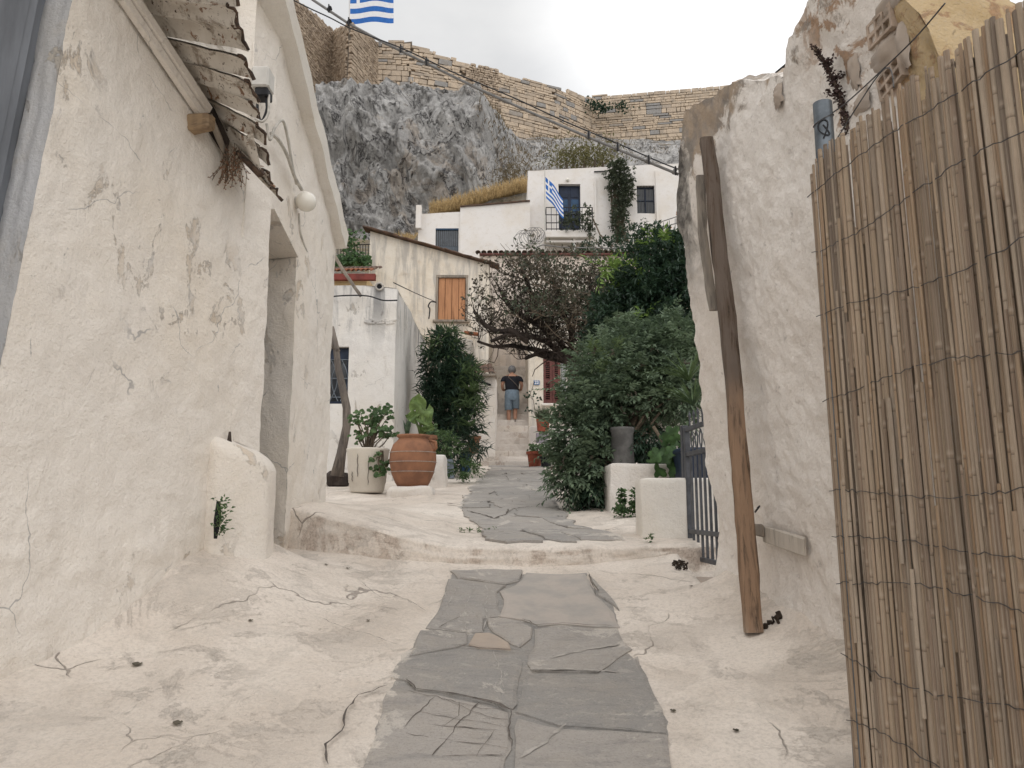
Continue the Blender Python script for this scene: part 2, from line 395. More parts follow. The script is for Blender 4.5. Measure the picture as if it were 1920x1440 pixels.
def wood(name, a, b, crackc=(.05, .04, .03), ax=(30, 30, 1.6), vec='pos'):
    t = NT(name)
    v = t.pos if vec == 'pos' else t.n('ShaderNodeTexCoord').outputs['Object']
    g1 = t.noise(1, 7, .68, .4, vec=v, sv=ax); g2 = t.noise(1, 4, .6, vec=v, sv=(4, 4, .9)); g3 = t.noise(1, 5, .6, .3, vec=v, sv=tuple(x*3 for x in ax))
    c = t.mix(t.step(g2, .42, .6), a, b); c = t.mix(t.mul(t.step(g1, .5, .68), .75), c, tuple(x*.4 for x in b)); c = t.mix(t.step(g1, .66, .70), c, crackc)
    c = t.mix(t.mul(t.step(g3, .5, .7), .3), c, tuple(min(1, x*1.5) for x in a))
    return t.done(c, .85, t.bump(g1, .012, .8, t.bump(g3, .003, .6)), spec=.2)
M['timber'] = wood('weathered_timber', (.34, .195, .09), (.155, .12, .095))
M['greywood'] = wood('grey_old_wood', (.33, .285, .235), (.21, .185, .16))
M['bark'] = wood('grey_bark', (.20, .17, .145), (.12, .105, .095), ax=(16, 16, 3))
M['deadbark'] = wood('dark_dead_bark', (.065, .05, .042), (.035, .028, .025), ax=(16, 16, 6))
M['endgrain'] = wood('beam_end_grain', (.36, .26, .16), (.24, .17, .11), ax=(3, 3, 25))
M['orangewood'] = wood('orange_painted_board', (.50, .255, .135), (.43, .215, .115), (.12, .06, .03), ax=(20, 20, .7))
M['maroon'] = simple('maroon_paint', (.155, .058, .05), .6, .25, 6, .004)
M['redpaint'] = simple('red_oxide_paint', (.20, .04, .03), .6, .25, 6, .003)
M['navy'] = simple('navy_paint', (.018, .030, .062), .5, .3, 4, .002)
M['bluegrey'] = simple('blue_grey_paint', (.17, .20, .235), .6, .25, 5, .004)
M['blue'] = simple('blue_paint', (.035, .085, .17), .55, .25, 5, .002)
M['greypaint'] = simple('grey_shutter_paint', (.21, .225, .25), .6, .25, 5, .004, sv=(1, 1, .2))
M['gate'] = simple('gate_grey_paint', (.095, .10, .112), .5, .25, 12, .001, .1)
M['iron'] = simple('dark_iron', (.02, .02, .023), .55, .3, 20, .001, .3)
M['galv'] = simple('galvanised_pipe', (.175, .20, .225), .45, .25, 14, .001, .55)
M['wire'] = simple('thin_wire', (.11, .105, .105), .5, .3, 30, .0003, .5)
M['blackcable'] = simple('black_cable', (.025, .026, .03), .6, .2, 30, .0005)
M['greycable'] = simple('grey_cable', (.21, .205, .20), .6, .2, 20, .0008)
M['whitecable'] = simple('painted_cable', (.56, .53, .48), .7, .2, 20, .0008)
M['dark'] = simple('dark_interior', (.012, .013, .016), .8, .2, 3, .001)
M['terracotta'] = simple('terracotta', (.31, .15, .085), .85, .25, 5, .006, col2=(.205, .10, .062))
M['redpot'] = simple('red_brown_pot', (.28, .075, .042), .65, .22, 9, .002)
M['lilac'] = simple('lilac_box_paint', (.30, .27, .31), .7, .2, 8, .002)
M['whitetub'] = plaster('flaking_white_paint', (.70, .66, .59), peel=(.16, .13, .11), peel_at=.70, spots=.5, rel=.3)
M['concrete'] = plaster('grey_concrete', (.50, .47, .43), streak=.3, peel_at=.66, stain=(.2, .19, .18))
t = NT('flaking_tin_sheet')
n1 = t.noise(6, 8, .7, .6); n2 = t.noise(28, 6, .72, .3); n3 = t.noise(2.2, 5, .6)
c = t.mix(t.step(n3, .4, .65), (.66, .62, .56), (.50, .45, .39))
c = t.mix(t.mul(t.step(n1, .50, .60), .85), c, (.27, .225, .18)); c = t.mix(t.step(n2, .585, .64), c, (.075, .055, .042))
c = t.mix(t.mul(t.step(t.noise(11, 7, .7, .8), .58, .63), .9), c, (.20, .10, .05))
M['reveal'] = plaster('grey_surround', (.56, .565, .58), stain=(.42, .36, .29), peel=(.52, .46, .38), peel_at=.58, rel=.8)  # window reveal: bluish grey, greyer than the wall around it
M['tin'] = t.done(c, .85, t.bump(n2, .006, .7, t.bump(n1, .015, .6)), spec=.2)
M['tinedge'] = simple('rusty_edge', (.10, .065, .045), .9, .4, 25, .01, col2=(.03, .026, .024))
M['rooftile'] = simple('old_roof_tile', (.17, .105, .075), .9, .3, 5, .01, col2=(.075, .06, .052), rnd=.5)
M['redtile'] = simple('red_roof_tile', (.34, .13, .065), .9, .3, 6, .01, rnd=.4)
M['opal'] = simple('opal_glass', (.78, .75, .68), .22, .03, 4, .0, spec=.5)
M['glass'] = simple('dark_window_glass', (.03, .035, .042), .12, .2, 2, .0, spec=.6)
M['curtain'] = simple('pale_curtain', (.48, .50, .50), .8, .2, 10, .004)
M['soil'] = simple('pot_soil', (.05, .036, .026), .97, .4, 25, .02)
M['boxgrey'] = simple('grey_plastic_box', (.62, .60, .56), .6, .1, 8, .001)
M['flagblue'] = simple('flag_blue_cloth', (.035, .155, .50), .85, .12, 3, .004)
M['flagwhite'] = simple('flag_white_cloth', (.80, .80, .82), .85, .05, 3, .004)
M['skin'] = simple('skin', (.42, .23, .155), .6, .1, 12, .001)
M['hair'] = simple('grey_hair', (.20, .20, .205), .8, .3, 40, .01)
M['blackshirt'] = simple('black_cotton', (.014, .015, .022), .9, .2, 20, .006)
M['denim'] = simple('pale_denim', (.20, .265, .33), .9, .15, 15, .006)
M['shoe'] = simple('grey_shoe', (.25, .225, .195), .8, .2, 20, .003)
M['strap'] = simple('leather_strap', (.11, .09, .08), .6, .2, 20, .001)
M['signblue'] = simple('enamel_blue', (.03, .14, .36), .35, .05, 5, .0, spec=.5)
M['signwhite'] = simple('enamel_white', (.8, .8, .8), .35, .03, 5, .0, spec=.5)
M['leaf_shrub'] = leafmat('shrub_leaf', (.075, .112, .072), (.135, .185, .115))
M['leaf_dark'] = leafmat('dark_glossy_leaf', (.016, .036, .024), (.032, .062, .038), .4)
M['leaf_new'] = leafmat('fresh_shoot_leaf', (.13, .22, .05), (.19, .29, .07))
M['leaf_ole'] = leafmat('oleander_leaf', (.04, .075, .035), (.085, .13, .055), .45)
M['leaf_ger'] = leafmat('geranium_leaf', (.045, .09, .035), (.085, .14, .055))
M['leaf_big'] = leafmat('elephant_ear_leaf', (.11, .175, .06), (.16, .23, .08), .45, .3)
M['leaf_agave'] = leafmat('agave_leaf', (.05, .085, .05), (.07, .105, .06), .45, .05)
M['leaf_dry'] = leafmat('dry_brown_leaf', (.062, .054, .042), (.105, .092, .07), .8, .2)
M['leaf_vine'] = leafmat('dusty_vine_leaf', (.05, .065, .045), (.085, .10, .065))
M['leaf_ivy'] = leafmat('ivy_leaf', (.035, .075, .025), (.06, .12, .04))
M['grass_dry'] = leafmat('dry_grass', (.30, .21, .10), (.46, .33, .165), .8, .3)
M['weed_dry'] = leafmat('dry_weed', (.17, .085, .05), (.24, .13, .08), .8, .2)
M['stem'] = simple('brown_stem', (.16, .125, .09), .85, .3, 20, .003)
M['greenstem'] = simple('green_stem', (.12, .17, .06), .6, .2, 15, .002)

# ------------------------------------------------------------ ground
def xwall_r(y, z=.98): return 2.095-.14*y-.07*(z-.98)          # street face of the ruined wall
def xwall_l(y): return -3.214+y*.2857 if y < 5.24 else -1.717+.003*(y-5.24)
def g_low(x, y):
    z = .19*y if y > -4 else -.76+.10*(y+4)
    if y < 6.8:
        z += .20*ss(-.9, -1.8, x)*ss(3.7, 4.7, y)*(1-ss(5.2, 5.75, y))
        z += .030*min(1.6, abs(x-.05))**2
        dl = max(0, x-xwall_l(y)); z += .09*math.exp(-dl/.20)*(1-ss(5.2, 5.4, y))
        dr = max(0, xwall_r(y)-x); z += .13*math.exp(-dr/.16)*(1-ss(5.0, 5.15, y))
        z -= .16*ss(1.22, 1.36, x)*ss(5.12, 5.22, y)
    z += .020*fr((x, y, 1.3), .9, 3) + .006*fr((x, y, 5.1), 4.5, 3)
    return z
def ystep(x): return 5.75+.08*x*x+.03*mn.noise(Vector((x*1.3, 0, 2)))
def g_up(x, y):
    z = 1.22+.095*(y-5.8)
    z += .27*max(0, min(1, (-.45-x)/1.2))*(1-ss(6.4, 9.0, y)) + .05*ss(.5, 1.2, x)*ss(6.5, 8, y)
    z += .030*fr((x, y, 7.7), .8, 3)*ss(5.9, 6.5, y) + .008*fr((x, y, 3.1), 4.0, 3)
    return z
def terr(x, y):
    z = interp(y, [(-400, -14), (-60, -7.5), (-8, -1.9), (0, -.45), (6, .55), (20, 1.6), (27, 4.2), (31, 8.6), (37, 12.2), (41, 15.2), (46, 17.5), (58, 21.5), (66, 25), (90, 40), (140, 47), (400, 52)])
    if y > 26: z += 1.2*fr((x*.12, y*.12, 2), 1, 4)*ss(42, 55, y)+.10*fr((x, y, 4), .6, 3)
    return z
def hit(px, py, g, y0=1.2, y1=26):
    d = ray(px, py); lo = None
    y = y0
    while y < y1:
        p = Vector((0, 0, CAMZ))+d*(y/d.y)
        if p.z <= g(p.x, p.y): break
        lo = y; y += .05
    a, b = lo or y0, y
    for _ in range(14):
        m = (a+b)/2; p = Vector((0, 0, CAMZ))+d*(m/d.y)
        if p.z <= g(p.x, p.y): b = m
        else: a = m
    p = Vector((0, 0, CAMZ))+d*(b/d.y); return p

def ys_of(v):      # uneven rows: dense where the town stands
    return interp(v, [(0, -400), (.06, -60), (.14, -8), (.30, 8), (.45, 26), (.72, 60), (.86, 100), (.93, 160), (1, 400)])
def xs_of(u):
    return interp(u, [(0, -400), (.1, -80), (.3, -20), (.7, 20), (.9, 80), (1, 400)])
mb = MB(); mb.grid(lambda u, v: (xs_of(u), ys_of(v), terr(xs_of(u), ys_of(v))), 130, 170)
mb.build('terrain', M['scrub'], smooth=True, kind='structure')

mb = MB()
def f_low(u, v):
    x = lerp(-3.4, 2.7, u); y = interp(v, [(0, -9), (.12, 1.2), (1, 6.35)])
    return (x, y, g_low(x, y))
mb.grid(f_low, 150, 190); street = mb.build('street', M['lime'], smooth=True, kind='structure')

mb = MB()
def f_up(u, v):
    x = lerp(-6.5, 4.5, u); ys = ystep(x)
    if v < .12:
        k = v/.12; zt = g_up(x, ys+.06); zb = g_low(x, ys)-.06
        w = .012*fr((x*2.2, 0, k*1.5), 2.2, 4)
        z = lerp(zb, zt-.035, k/.8) if k < .8 else zt-.035+.035*math.sin((k-.8)/.2*math.pi/2)
        yy = ys+w+(.0 if k < .8 else .06*(1-math.cos((k-.8)/.2*math.pi/2)))+.03*(k)
        return (x, yy, z)
    y = interp(v, [(.12, ys+.09), (.45, 8.2), (1, 20.6)])
    return (x, y, g_up(x, y))
mb.grid(f_up, 230, 230); terrace = mb.build('upper_street', M['lime'], smooth=True, kind='structure')

# ------------------------------------------------------------ paving slabs
def slab_piece(poly, g, mat, parent, lift=.016, shrink=.0065, jit=.010, seg=.09):
    c = sum(poly, Vector())/len(poly)
    ring = []
    for a, b in zip(poly, poly[1:]+poly[:1]):
        n = max(1, int((b-a).length/seg))
        for k in range(n):
            p = a.lerp(b, k/n); p = p+Vector((random.uniform(-jit, jit), random.uniform(-jit, jit), 0))
            d = (p-c); d.z = 0
            ring.append(p-d.normalized()*shrink)
    m = len(ring); tilt = (random.uniform(-.006, .006), random.uniform(-.006, .006)); vs = []
    def pt(p, e): return (p.x, p.y, g(p.x, p.y)+e+(p.x-c.x)*tilt[0]+(p.y-c.y)*tilt[1])
    for f, e in ((.5, lift), (.93, lift), (1.0, lift-.007), (1.0, -.05)):
        for p in ring: q = c.lerp(p, f); vs.append(pt(q, e))
    vs.append(pt(c, lift)); n0 = len(vs)-1
    fs = [(n0, i, (i+1) % m) for i in range(m)]
    for k in range(3): fs += [(k*m+i, (k+1)*m+i, (k+1)*m+(i+1) % m, k*m+(i+1) % m) for i in range(m)]
    b = MB(); b.add(vs, fs)
    return b.build('paving_slab', mat, parent, smooth=False)
Z5 = lambda x, y: (x/2.6667+600, y/2.6667+1040)
# bed of worn grey stone between and around the slabs, ragged where the limewash creeps over it
def bed(name, rows, g, parent, lift):
    mb = MB(); vs = []; n = 30
    for (y, a, b) in rows:
        a += .05*fr((y*3, 1, 2), 1.2, 4); b += .05*fr((y*3, 7, 2), 1.2, 4)
        for i in range(n+1):
            x = lerp(a, b, i/n); e = -.016 if i in (0, n) else 0; vs.append((x, y, g(x, y)+lift+e))
    mb.add(vs, [(j*(n+1)+i, j*(n+1)+i+1, (j+1)*(n+1)+i+1, (j+1)*(n+1)+i) for j in range(len(rows)-1) for i in range(n)])
    return mb.build(name, M['slab'], parent, smooth=True)
e0 = [hit(*p, g_low) for p in [Z5(640, 78), Z5(600, 250), Z5(500, 385), Z5(380, 540), Z5(330, 680), Z5(200, 1000), Z5(180, 1180)]]
e1 = [hit(*p, g_low) for p in [Z5(1345, 92), Z5(1400, 170), Z5(1490, 290), Z5(1530, 450), Z5(1610, 560), Z5(1720, 800), Z5(1800, 1180)]]
L0 = sorted([(p.y, p.x) for p in e0]); L1 = sorted([(p.y, p.x) for p in e1])
top_y = min(L0[-1][0], L1[-1][0])
road = bed('road', [(y, interp(y, L0), interp(y, L1)) for y in np.linspace(.2, top_y, 110)], g_low, street, .002)
SL = [
 ('slab', [(650,85),(1020,80),(1000,140),(930,155),(690,125)]),
 ('slab_pink', [(1030,95),(1330,100),(1380,210),(1480,300),(1500,370),(1200,355),(1090,370),(1010,335),(900,320),(915,230),(900,190),(980,160),(1010,130)]),
 ('slab', [(640,130),(690,130),(925,160),(890,195),(905,315),(820,330),(810,395),(740,400),(590,380),(530,375),(600,270)]),
 ('slab', [(830,325),(920,322),(1000,340),(1065,375),(1068,430),(1000,470),(955,455),(850,395)]),
 ('slab_tan', [(770,405),(850,400),(945,455),(955,485),(800,478),(740,455)]),
 ('slab', [(500,388),(590,388),(735,408),(735,450),(700,468),(440,515)]),
 ('slab', [(400,528),(700,476),(800,487),(1000,502),(1020,590),(990,640),(995,760),(960,785),(800,735),(580,695),(480,685),(430,640),(350,620)]),
 ('slab', [(330,692),(480,697),(580,707),(800,749),(955,800),(965,990),(930,1040),(920,1180),(180,1180)]),
 ('slab', [(1075,382),(1200,363),(1490,380),(1530,450),(1560,482),(1400,596),(1060,586),(1030,556),(1075,440)]),
 ('slab', [(1045,604),(1400,608),(1590,515),(1660,650),(1720,780),(1740,900),(1200,866),(975,795),(1005,700),(1005,640)]),
 ('slab', [(975,822),(1200,884),(1740,915),(1800,1180),(935,1180),(975,990)]),
 ('slab', [(1345,104),(1420,180),(1500,285),(1395,212)]),
]
for mname, P in SL:
    slab_piece([hit(*Z5(*p), g_low) for p in P], g_low, M[mname], street, jit=.008)
for (x0, x1, y0, y1) in ((-.85, -.1, 1.2, 2.15), (-.06, .85, 1.2, 2.1), (-.85, -.05, .3, 1.15), (0, .85, .3, 1.1)):
    slab_piece([Vector((x0, y0, 0)), Vector((x1, y0, 0)), Vector((x1, y1, 0)), Vector((x0, y1, 0))], g_low, M['slab'], street)
# upper path slabs, uneven and half drowned in limewash
rs = random.Random(5)
def pl(y): return interp(y, [(6, .05), (7.5, -.42), (9, -.62), (12, -.62), (16, -.55), (20, -.5)])
def pr(y): return interp(y, [(6, .95), (7.5, .55), (9, .55), (12, .62), (16, .75), (20, .8)])
bed('upper_road', [(y, pl(y)-.02, pr(y)+.02) for y in np.linspace(6.1, 19.4, 150)], g_up, terrace, .002)
rows = [6.05]
while rows[-1] < 19.4: rows.append(rows[-1]+rs.uniform(.45, .95))
def pl(y): return interp(y, [(6, -.15), (7.5, -.42), (9, -.62), (12, -.62), (16, -.55), (20, -.5)])
def pr(y): return interp(y, [(6, .95), (7.5, .55), (9, .55), (12, .62), (16, .75), (20, .8)])
prev = None
for a, b in zip(rows, rows[1:]):
    n = rs.choice((1, 2, 2, 3)); cuts = [0]+sorted(rs.uniform(.25, .75) for _ in range(n-1))+[1]
    for c0, c1 in zip(cuts, cuts[1:]):
        if c1-c0 < .12: continue
        q = []
        for (f, y) in ((c0, a), ((c0+c1)/2, a-.05), (c1, a), (c1, (a+b)/2), (c1, b), ((c0+c1)/2, b+.04), (c0, b)):
            jx = rs.uniform(-.07, .07); q.append(Vector((lerp(pl(y), pr(y), f)+jx, y+rs.uniform(-.09, .09), 0)))
        q = [Vector((p.x, max(p.y, ystep(p.x)+.14), 0)) for p in q]
        slab_piece(q, g_up, M['slab_pink'] if rs.random() < .12 else M['slab'], terrace, lift=rs.uniform(.012, .03), shrink=.009, jit=.02, seg=.12)
# cracks and veins as thin fillings in the surface
def strip(pix, g, mat, parent, w=.006, name='crack', lift=.0195, zoomf=Z5):
    pts = [hit(*zoomf(*p), g) for p in pix]; out = []
    for a, b in zip(pts, pts[1:]):
        n = max(2, int((b-a).length/.035))
        for k in range(n): out.append(a.lerp(b, k/n)+Vector((random.uniform(-1, 1), random.uniform(-1, 1), 0))*.006)
    out.append(pts[-1]); vs = []
    for i, p in enumerate(out):
        d = out[min(i+1, len(out)-1)]-out[max(i-1, 0)]; s = Vector((-d.y, d.x, 0)).normalized()
        ww = w*.5*random.uniform(.25, 1.3)*(.3 if i in (0, len(out)-1) else 1)
        for e in (-1, 1):
            q = p+s*ww*e; vs.append((q.x, q.y, g(q.x, q.y)+lift))
    b = MB(); b.add(vs, [(2*i, 2*i+2, 2*i+3, 2*i+1) for i in range(len(out)-1)])
    b.build(name, mat, parent)
for P, w in [([(330,675),(190,725),(130,800),(110,900),(30,975),(40,1075)], .009), ([(430,640),(480,690),(580,702),(700,722),(800,742),(900,768),(960,800)], .013),
          ([(958,800),(945,890),(960,985)], .012), ([(390,690),(580,730),(800,790),(940,800)], .003), ([(500,810),(740,850),(930,885)], .003), ([(560,875),(720,890),(880,902)], .006),
          ([(430,915),(620,950),(820,975),(940,995)], .0035), ([(570,735),(480,820),(420,890)], .004), ([(800,760),(700,860),(640,940),(560,1030)], .006), ([(690,760),(690,830),(620,880)], .003),
          ([(620,1030),(800,1030),(930,1030)], .005), ([(880,900),(820,975),(780,1040)], .003), ([(610,740),(700,780),(830,830),(940,850)], .003),
          ([(690,128),(850,148),(940,156)], .005), ([(1020,95),(1000,135),(930,158)], .006), ([(1010,335),(1080,368),(1220,357),(1460,372)], .006), ([(590,382),(740,402)], .006), ([(590,382),(700,325)], .004),
          ([(660,470),(800,482),(1000,498)], .007), ([(1340,100),(1380,215)], .006), ([(1250,865),(1450,885),(1640,910)], .003), ([(200,140),(300,225),(450,245),(530,300)], .003), ([(0,330),(130,385),(300,435),(400,470)], .003)]:
    strip(P, g_low, M['crack'], street, w)
for P in [[(720,150),(660,220),(630,290)], [(760,145),(770,180),(730,260),(720,340),(735,395)], [(820,150),(840,200),(825,270),(835,330),(815,390)], [(870,500),(890,560),(920,690)], [(1000,1040),(1120,960),(1230,870)], [(1050,590),(1250,590),(1500,610)], [(1150,540),(1300,500),(1500,465)], [(655,110),(650,170),(600,260)]]:
    strip(P, g_low, M['vein'], street, .006 if P[0][0] < 1000 else .02, 'pale_vein')
Z7 = lambda x, y: (x/3.31+660, y/3.31+880)
for P, w in [([(590,220),(700,232),(820,210),(940,192)], .03), ([(710,268),(800,290),(880,320),(960,290),(970,258)], .022), ([(990,215),(1000,200),(1080,215)], .014), ([(1020,255),(1130,240)], .014), ([(640,385),(740,395),(830,405),(990,400),(1100,430)], .02),
             ([(450,335),(700,350),(1050,362)], .006), ([(920,8),(1100,12),(1230,8)], .018), ([(660,125),(850,130),(980,122)], .012), ([(945,40),(975,75),(1100,80)], .009), ([(1190,78),(1235,115)], .012), ([(980,155),(1010,160)], .02), ([(1270,268),(1330,255)], .012), ([(1530,360),(1700,345),(1780,335)], .006), ([(1590,430),(1650,432)], .01)]:
    strip(P, g_up, M['crack'], terrace, w, zoomf=Z7, lift=.022)
# tiles of the gate threshold
th = MB(); th.box((1.9, 5.72, .93), (1.5, 1.2, .10)); th.build('threshold', M['slab_tan'], street)
for i in range(3):
    for j in range(2):
        b = MB(); b.box((1.42+.42*i, 5.42+.56*j, .99), (.405, .545, .03), bev=.006); b.build('threshold_tile', M['slab_tan'], street)
# leaf litter lying on the limewash
for i, (px, py, s, g, lab) in enumerate([
 (257, 1248, .022, 0, 'dark curled dead leaf at the foot of the left wall, nearest to it'), (333, 1358, .018, 0, 'dark dead leaf on bare limewash at lower left of the street'),
 (470, 1165, .012, 0, 'tiny dead leaf in front of the buttress'), (690, 1165, .010, 0, 'tiny dead leaf just left of the upper paving slabs'), (612, 1060, .014, 0, 'small dead leaf below the left ledge, left one of a pair'),
 (652, 1067, .014, 0, 'small dead leaf below the left ledge, right one of a pair'), (1262, 1335, .012, 0, 'tiny dead leaf right of the lowest paving slab'), (1380, 1372, .012, 0, 'tiny dead leaf on the limewash nearest to the bamboo fence'),
 (1296, 1100, .01, 0, 'tiny dead leaf on the limewash before the gate'), (1078, 958, .03, 1, 'dead leaf on the upper street below the shrub, upper one of two'), (1050, 972, .028, 1, 'dead leaf on the upper street below the shrub, lower one of two')]):
    p = hit(px, py, g_up if g else g_low); b = MB()
    b.grid(lambda u, v: p+Vector(((u-.5)*s*2.2*math.sin(math.pi*(.12+.76*v)), (v-.5)*s*2.2, (.018 if g else .006)+.12*s*math.cos(u*5)+.2*s*v)), 4, 4)
    o = b.build('fallen_leaf', M['leaf_dry'], smooth=True)
    o['category'] = 'leaf'; o['group'] = 'dead leaves on the limewashed street'; o['label'] = lab

# ------------------------------------------------------------ whitewashed house on the left
house = thing('whitewashed_house', 'big smooth whitewashed house with flaking tin eave and deep doorway along the street', 'house', (-2.2, 5.2, .9))
def roof_a(y): return 4.23-.50*(y-4.087)
def roof_b(y): return 5.09-.495*(y-5.0)
def disp_l(x, y, z): return .020*fr((y*.8, z*.8, 3), 1.1, 3)+.010*fr((y, z, 8), 4.0, 4)+.004*fr((y, z, 2), 14, 3)+(.009*fr((y, z, 5), 9, 3)*ss(1.75, 1.2, z))
mb = MB()
def wall_a(u, v, part=1):
    z = lerp(.2, 4.75, v)
    y0 = 3.339+.083*(z-2.12)
    y = lerp(y0, 4.93, u/.846) if part == 1 else lerp(4.93, 5.239, (u-.846)/.154); z = lerp(.2, (roof_a(y)+.05 if part == 1 else roof_b(y)+.02), v)
    x = xwall_l(y)
    x += .07*ss(1.7, .9, z)*ss(4.75, 4.2, y)
    d = disp_l(x, y, z); return (x+d, y-.28*d, z)
def wall_a1(u, v): return wall_a(u*.846, v, 1)
def wall_a2(u, v): return wall_a(.846+u*.154, v, 2)
mb.grid(wall_a1, 100, 160); mb.grid(wall_a2, 22, 190)
# reveal of the window nearest to the camera
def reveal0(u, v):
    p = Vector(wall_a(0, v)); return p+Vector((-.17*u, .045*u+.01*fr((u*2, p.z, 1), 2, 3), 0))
# far side of the doorway and the street wall beyond it
YD0, YD1, ZD = 5.24, 5.88, 3.62
def wall_b(u, v):
    y = lerp(YD1, 7.15, u); z = lerp(.9, roof_b(y)+.02, v)
    x = xwall_l(y); d = disp_l(x, y, z); return (x+d, y, z)
mb.grid(wall_b, 60, 130)
def wall_over(u, v):
    y = lerp(5.24, YD1, u); z = lerp(ZD-.15*u, roof_b(y)+.02, v)
    x = xwall_l(y+.001); d = disp_l(x, y, z); return (x+d, y, z)
mb.grid(wall_over, 18, 60)
def rev_far(u, v):
    z = lerp(.9, ZD-.15, v); x = xwall_l(YD1); d = disp_l(x, YD1, z)
    return (x+d-.55*u, YD1+.10*u+.012*fr((u*3, z*2, 4), 2, 4)+(.02*math.sin(u*3)), z)
mb.grid(rev_far, 12, 60)
def rev_near(u, v):
    z = lerp(.9, ZD, v); p = Vector((xwall_l(5.239)+disp_l(0, 5.239, z), 5.239-.28*disp_l(0, 5.239, z), z)); return p+Vector((-.55*u, .0, 0))
mb.grid(rev_near, 6, 60)
mb.grid(lambda u, v: (lerp(xwall_l(lerp(5.24, YD1, u))+.015, -2.3, v), lerp(5.24, YD1+.12*v, u), ZD-.15*u+.012*fr((u, v, 3), 2, 3)*ss(0, .1, v)), 14, 10)
# end wall facing up the street and upper gable facing the camera
mb.grid(lambda u, v: (lerp(xwall_l(7.15)+disp_l(0, 7.15, lerp(.9, roof_b(7.15), v)), -6, u), 7.15, lerp(.9, roof_b(7.15), v)), 4, 20)
mb.grid(lambda u, v: (lerp(-1.80, -6, u), 4.94+.02*fr((u*5, v*2, 3), 2, 3), lerp(3.3, 5.14, v)), 30, 16)
mb.build('wall', M['white'], house, smooth=True)
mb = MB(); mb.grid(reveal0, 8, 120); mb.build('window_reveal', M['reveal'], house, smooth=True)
# plain back part of the house closing the volume
mb = MB(); mb.box((-4.6, 4.3, 1.8), (3.9, 6.1, 3.6)); mb.build('rear_wall', M['white'], house)
mb = MB(); mb.box((-2.28, 5.60, 2.2), (.05, .84, 2.95), bev=.006)
door = mb.build('door', M['bluegrey'], house)
# recessed shutter nearest to the camera
def off(y, d): return Vector((xwall_l(y)-.96*d, y+.275*d, 0))
mb = MB(); mb.grid(lambda u, v: off(lerp(1.6, 3.36+.083*(lerp(.2, 4.9, v)-2.12), u), .17)+Vector((0, 0, lerp(.2, 4.9, v))), 4, 8); mb.build('window_frame', M['greypaint'], house)
mb = MB()
for d0, d1, yy in ((.17, .13, -.05), (.13, .13, -.09)):
    mb.grid(lambda u, v: off(lerp(3.16, 3.33, u)+yy+.083*(lerp(.2, 4.9, v)-2.12), lerp(d0, d1, u)-.005)+Vector((0, 0, lerp(.2, 4.9, v))), 3, 8)
mb.build('window_trim', M['greypaint'], house, smooth=False)
mb = MB(); mb.grid(lambda u, v: off(lerp(1.0, 3.13+.083*(lerp(.2, 4.9, v)-2.12), u), .155)+Vector((0, 0, lerp(.2, 4.9, v))), 3, 8); mb.build('shutter', simple('slate_shutter_paint', (.10, .115, .135), .6, .3, 5, .004), house)
mb = MB(); mb.box((-2.9, 1.3, 2.3), (.3, 3.4, 5.2)); mb.build('near_wall', M['white'], house)
# buttress by the doorway
mb = MB()
QA, QB = at(410, 950, 4.72), at(501, 950, 4.94)
BP = [Vector((QA.x-.12, QA.y+.03, 0)), Vector((QA.x, QA.y, 0)), Vector((QB.x, QB.y, 0)), Vector((QB.x-.035, 5.20, 0)), Vector((-2.0, 5.25, 0)), Vector((-2.15, 4.85, 0))]
def bpoly(s):
    n = len(BP); s = (s % 1)*n; i = int(s); f = s-i
    p0, p1, p2, p3 = (BP[(i+k-1) % n] for k in range(4)); lin = p1.lerp(p2, f)
    cr_ = .5*((2*p1)+(p2-p0)*f+(2*p0-5*p1+4*p2-p3)*f*f+(3*p1-p0-3*p2+p3)*f**3); return lin.lerp(cr_, .6)
BC = sum(BP, Vector())/len(BP)
def butt(u, v):
    p = bpoly(u); t_ = max(0, (v-.80)/.20); sc = 1-.40*(1-math.cos(t_*math.pi/2)) if v < .999 else .05
    zt = 1.93-.45*(BC.lerp(p, sc).x+1.80); h = lerp(.80, zt-.09, min(1, v/.80))+.09*math.sin(t_*math.pi/2)
    q = BC+(p-BC)*(sc+.10*ss(1.3, .9, h)); d = .018*fr((p.x*3, p.y*3, h*1.2), 1.2, 3); return (q.x+d, q.y-d, h)
mb.grid(butt, 60, 50, True); mb.build('buttress', M['white'], house, smooth=True)
mb = MB(); mb.tube([at(404, 1010, 4.64), at(408, 975, 4.64), at(410, 940, 4.65)], [.010, .022, .012], 7); mb.build('dark_gap', M['dark'], house)
ED_ = Vector((.275, .962, 0))
def onA(px, py, g=0.0):
    d = ray(px, py); y_ = -3.214/(d.x/d.y-.2857); return at(px, py, y_-g)
for px, py, w_, h_, sd_ in ((356, 1118, .05, .13, 1), (350, 1150, .035, .06, 2)):
    p_ = onA(px, py, .10); mb = MB()
    mb.grid(lambda u, v: p_+ED_*((u-.5)*w_*(1+.5*mn.noise(Vector((v*4, sd_, 0)))))+Vector((.012*math.sin(math.pi*u)*math.sin(math.pi*v)+.010*fr((u*3, v*3, sd_), 1.5, 3), 0, (v-.5)*h_*(1+.4*mn.noise(Vector((u*4, sd_, 3)))))), 10, 12)
    mb.build('broken_render', M['bark'], house, smooth=True)
mb = MB(); mb.tube([onA(429, 848, .03), onA(430, 828, .05), onA(431, 810, .03)], [.012, .016, .008], 6); mb.build('wood_plug', M['deadbark'], house)
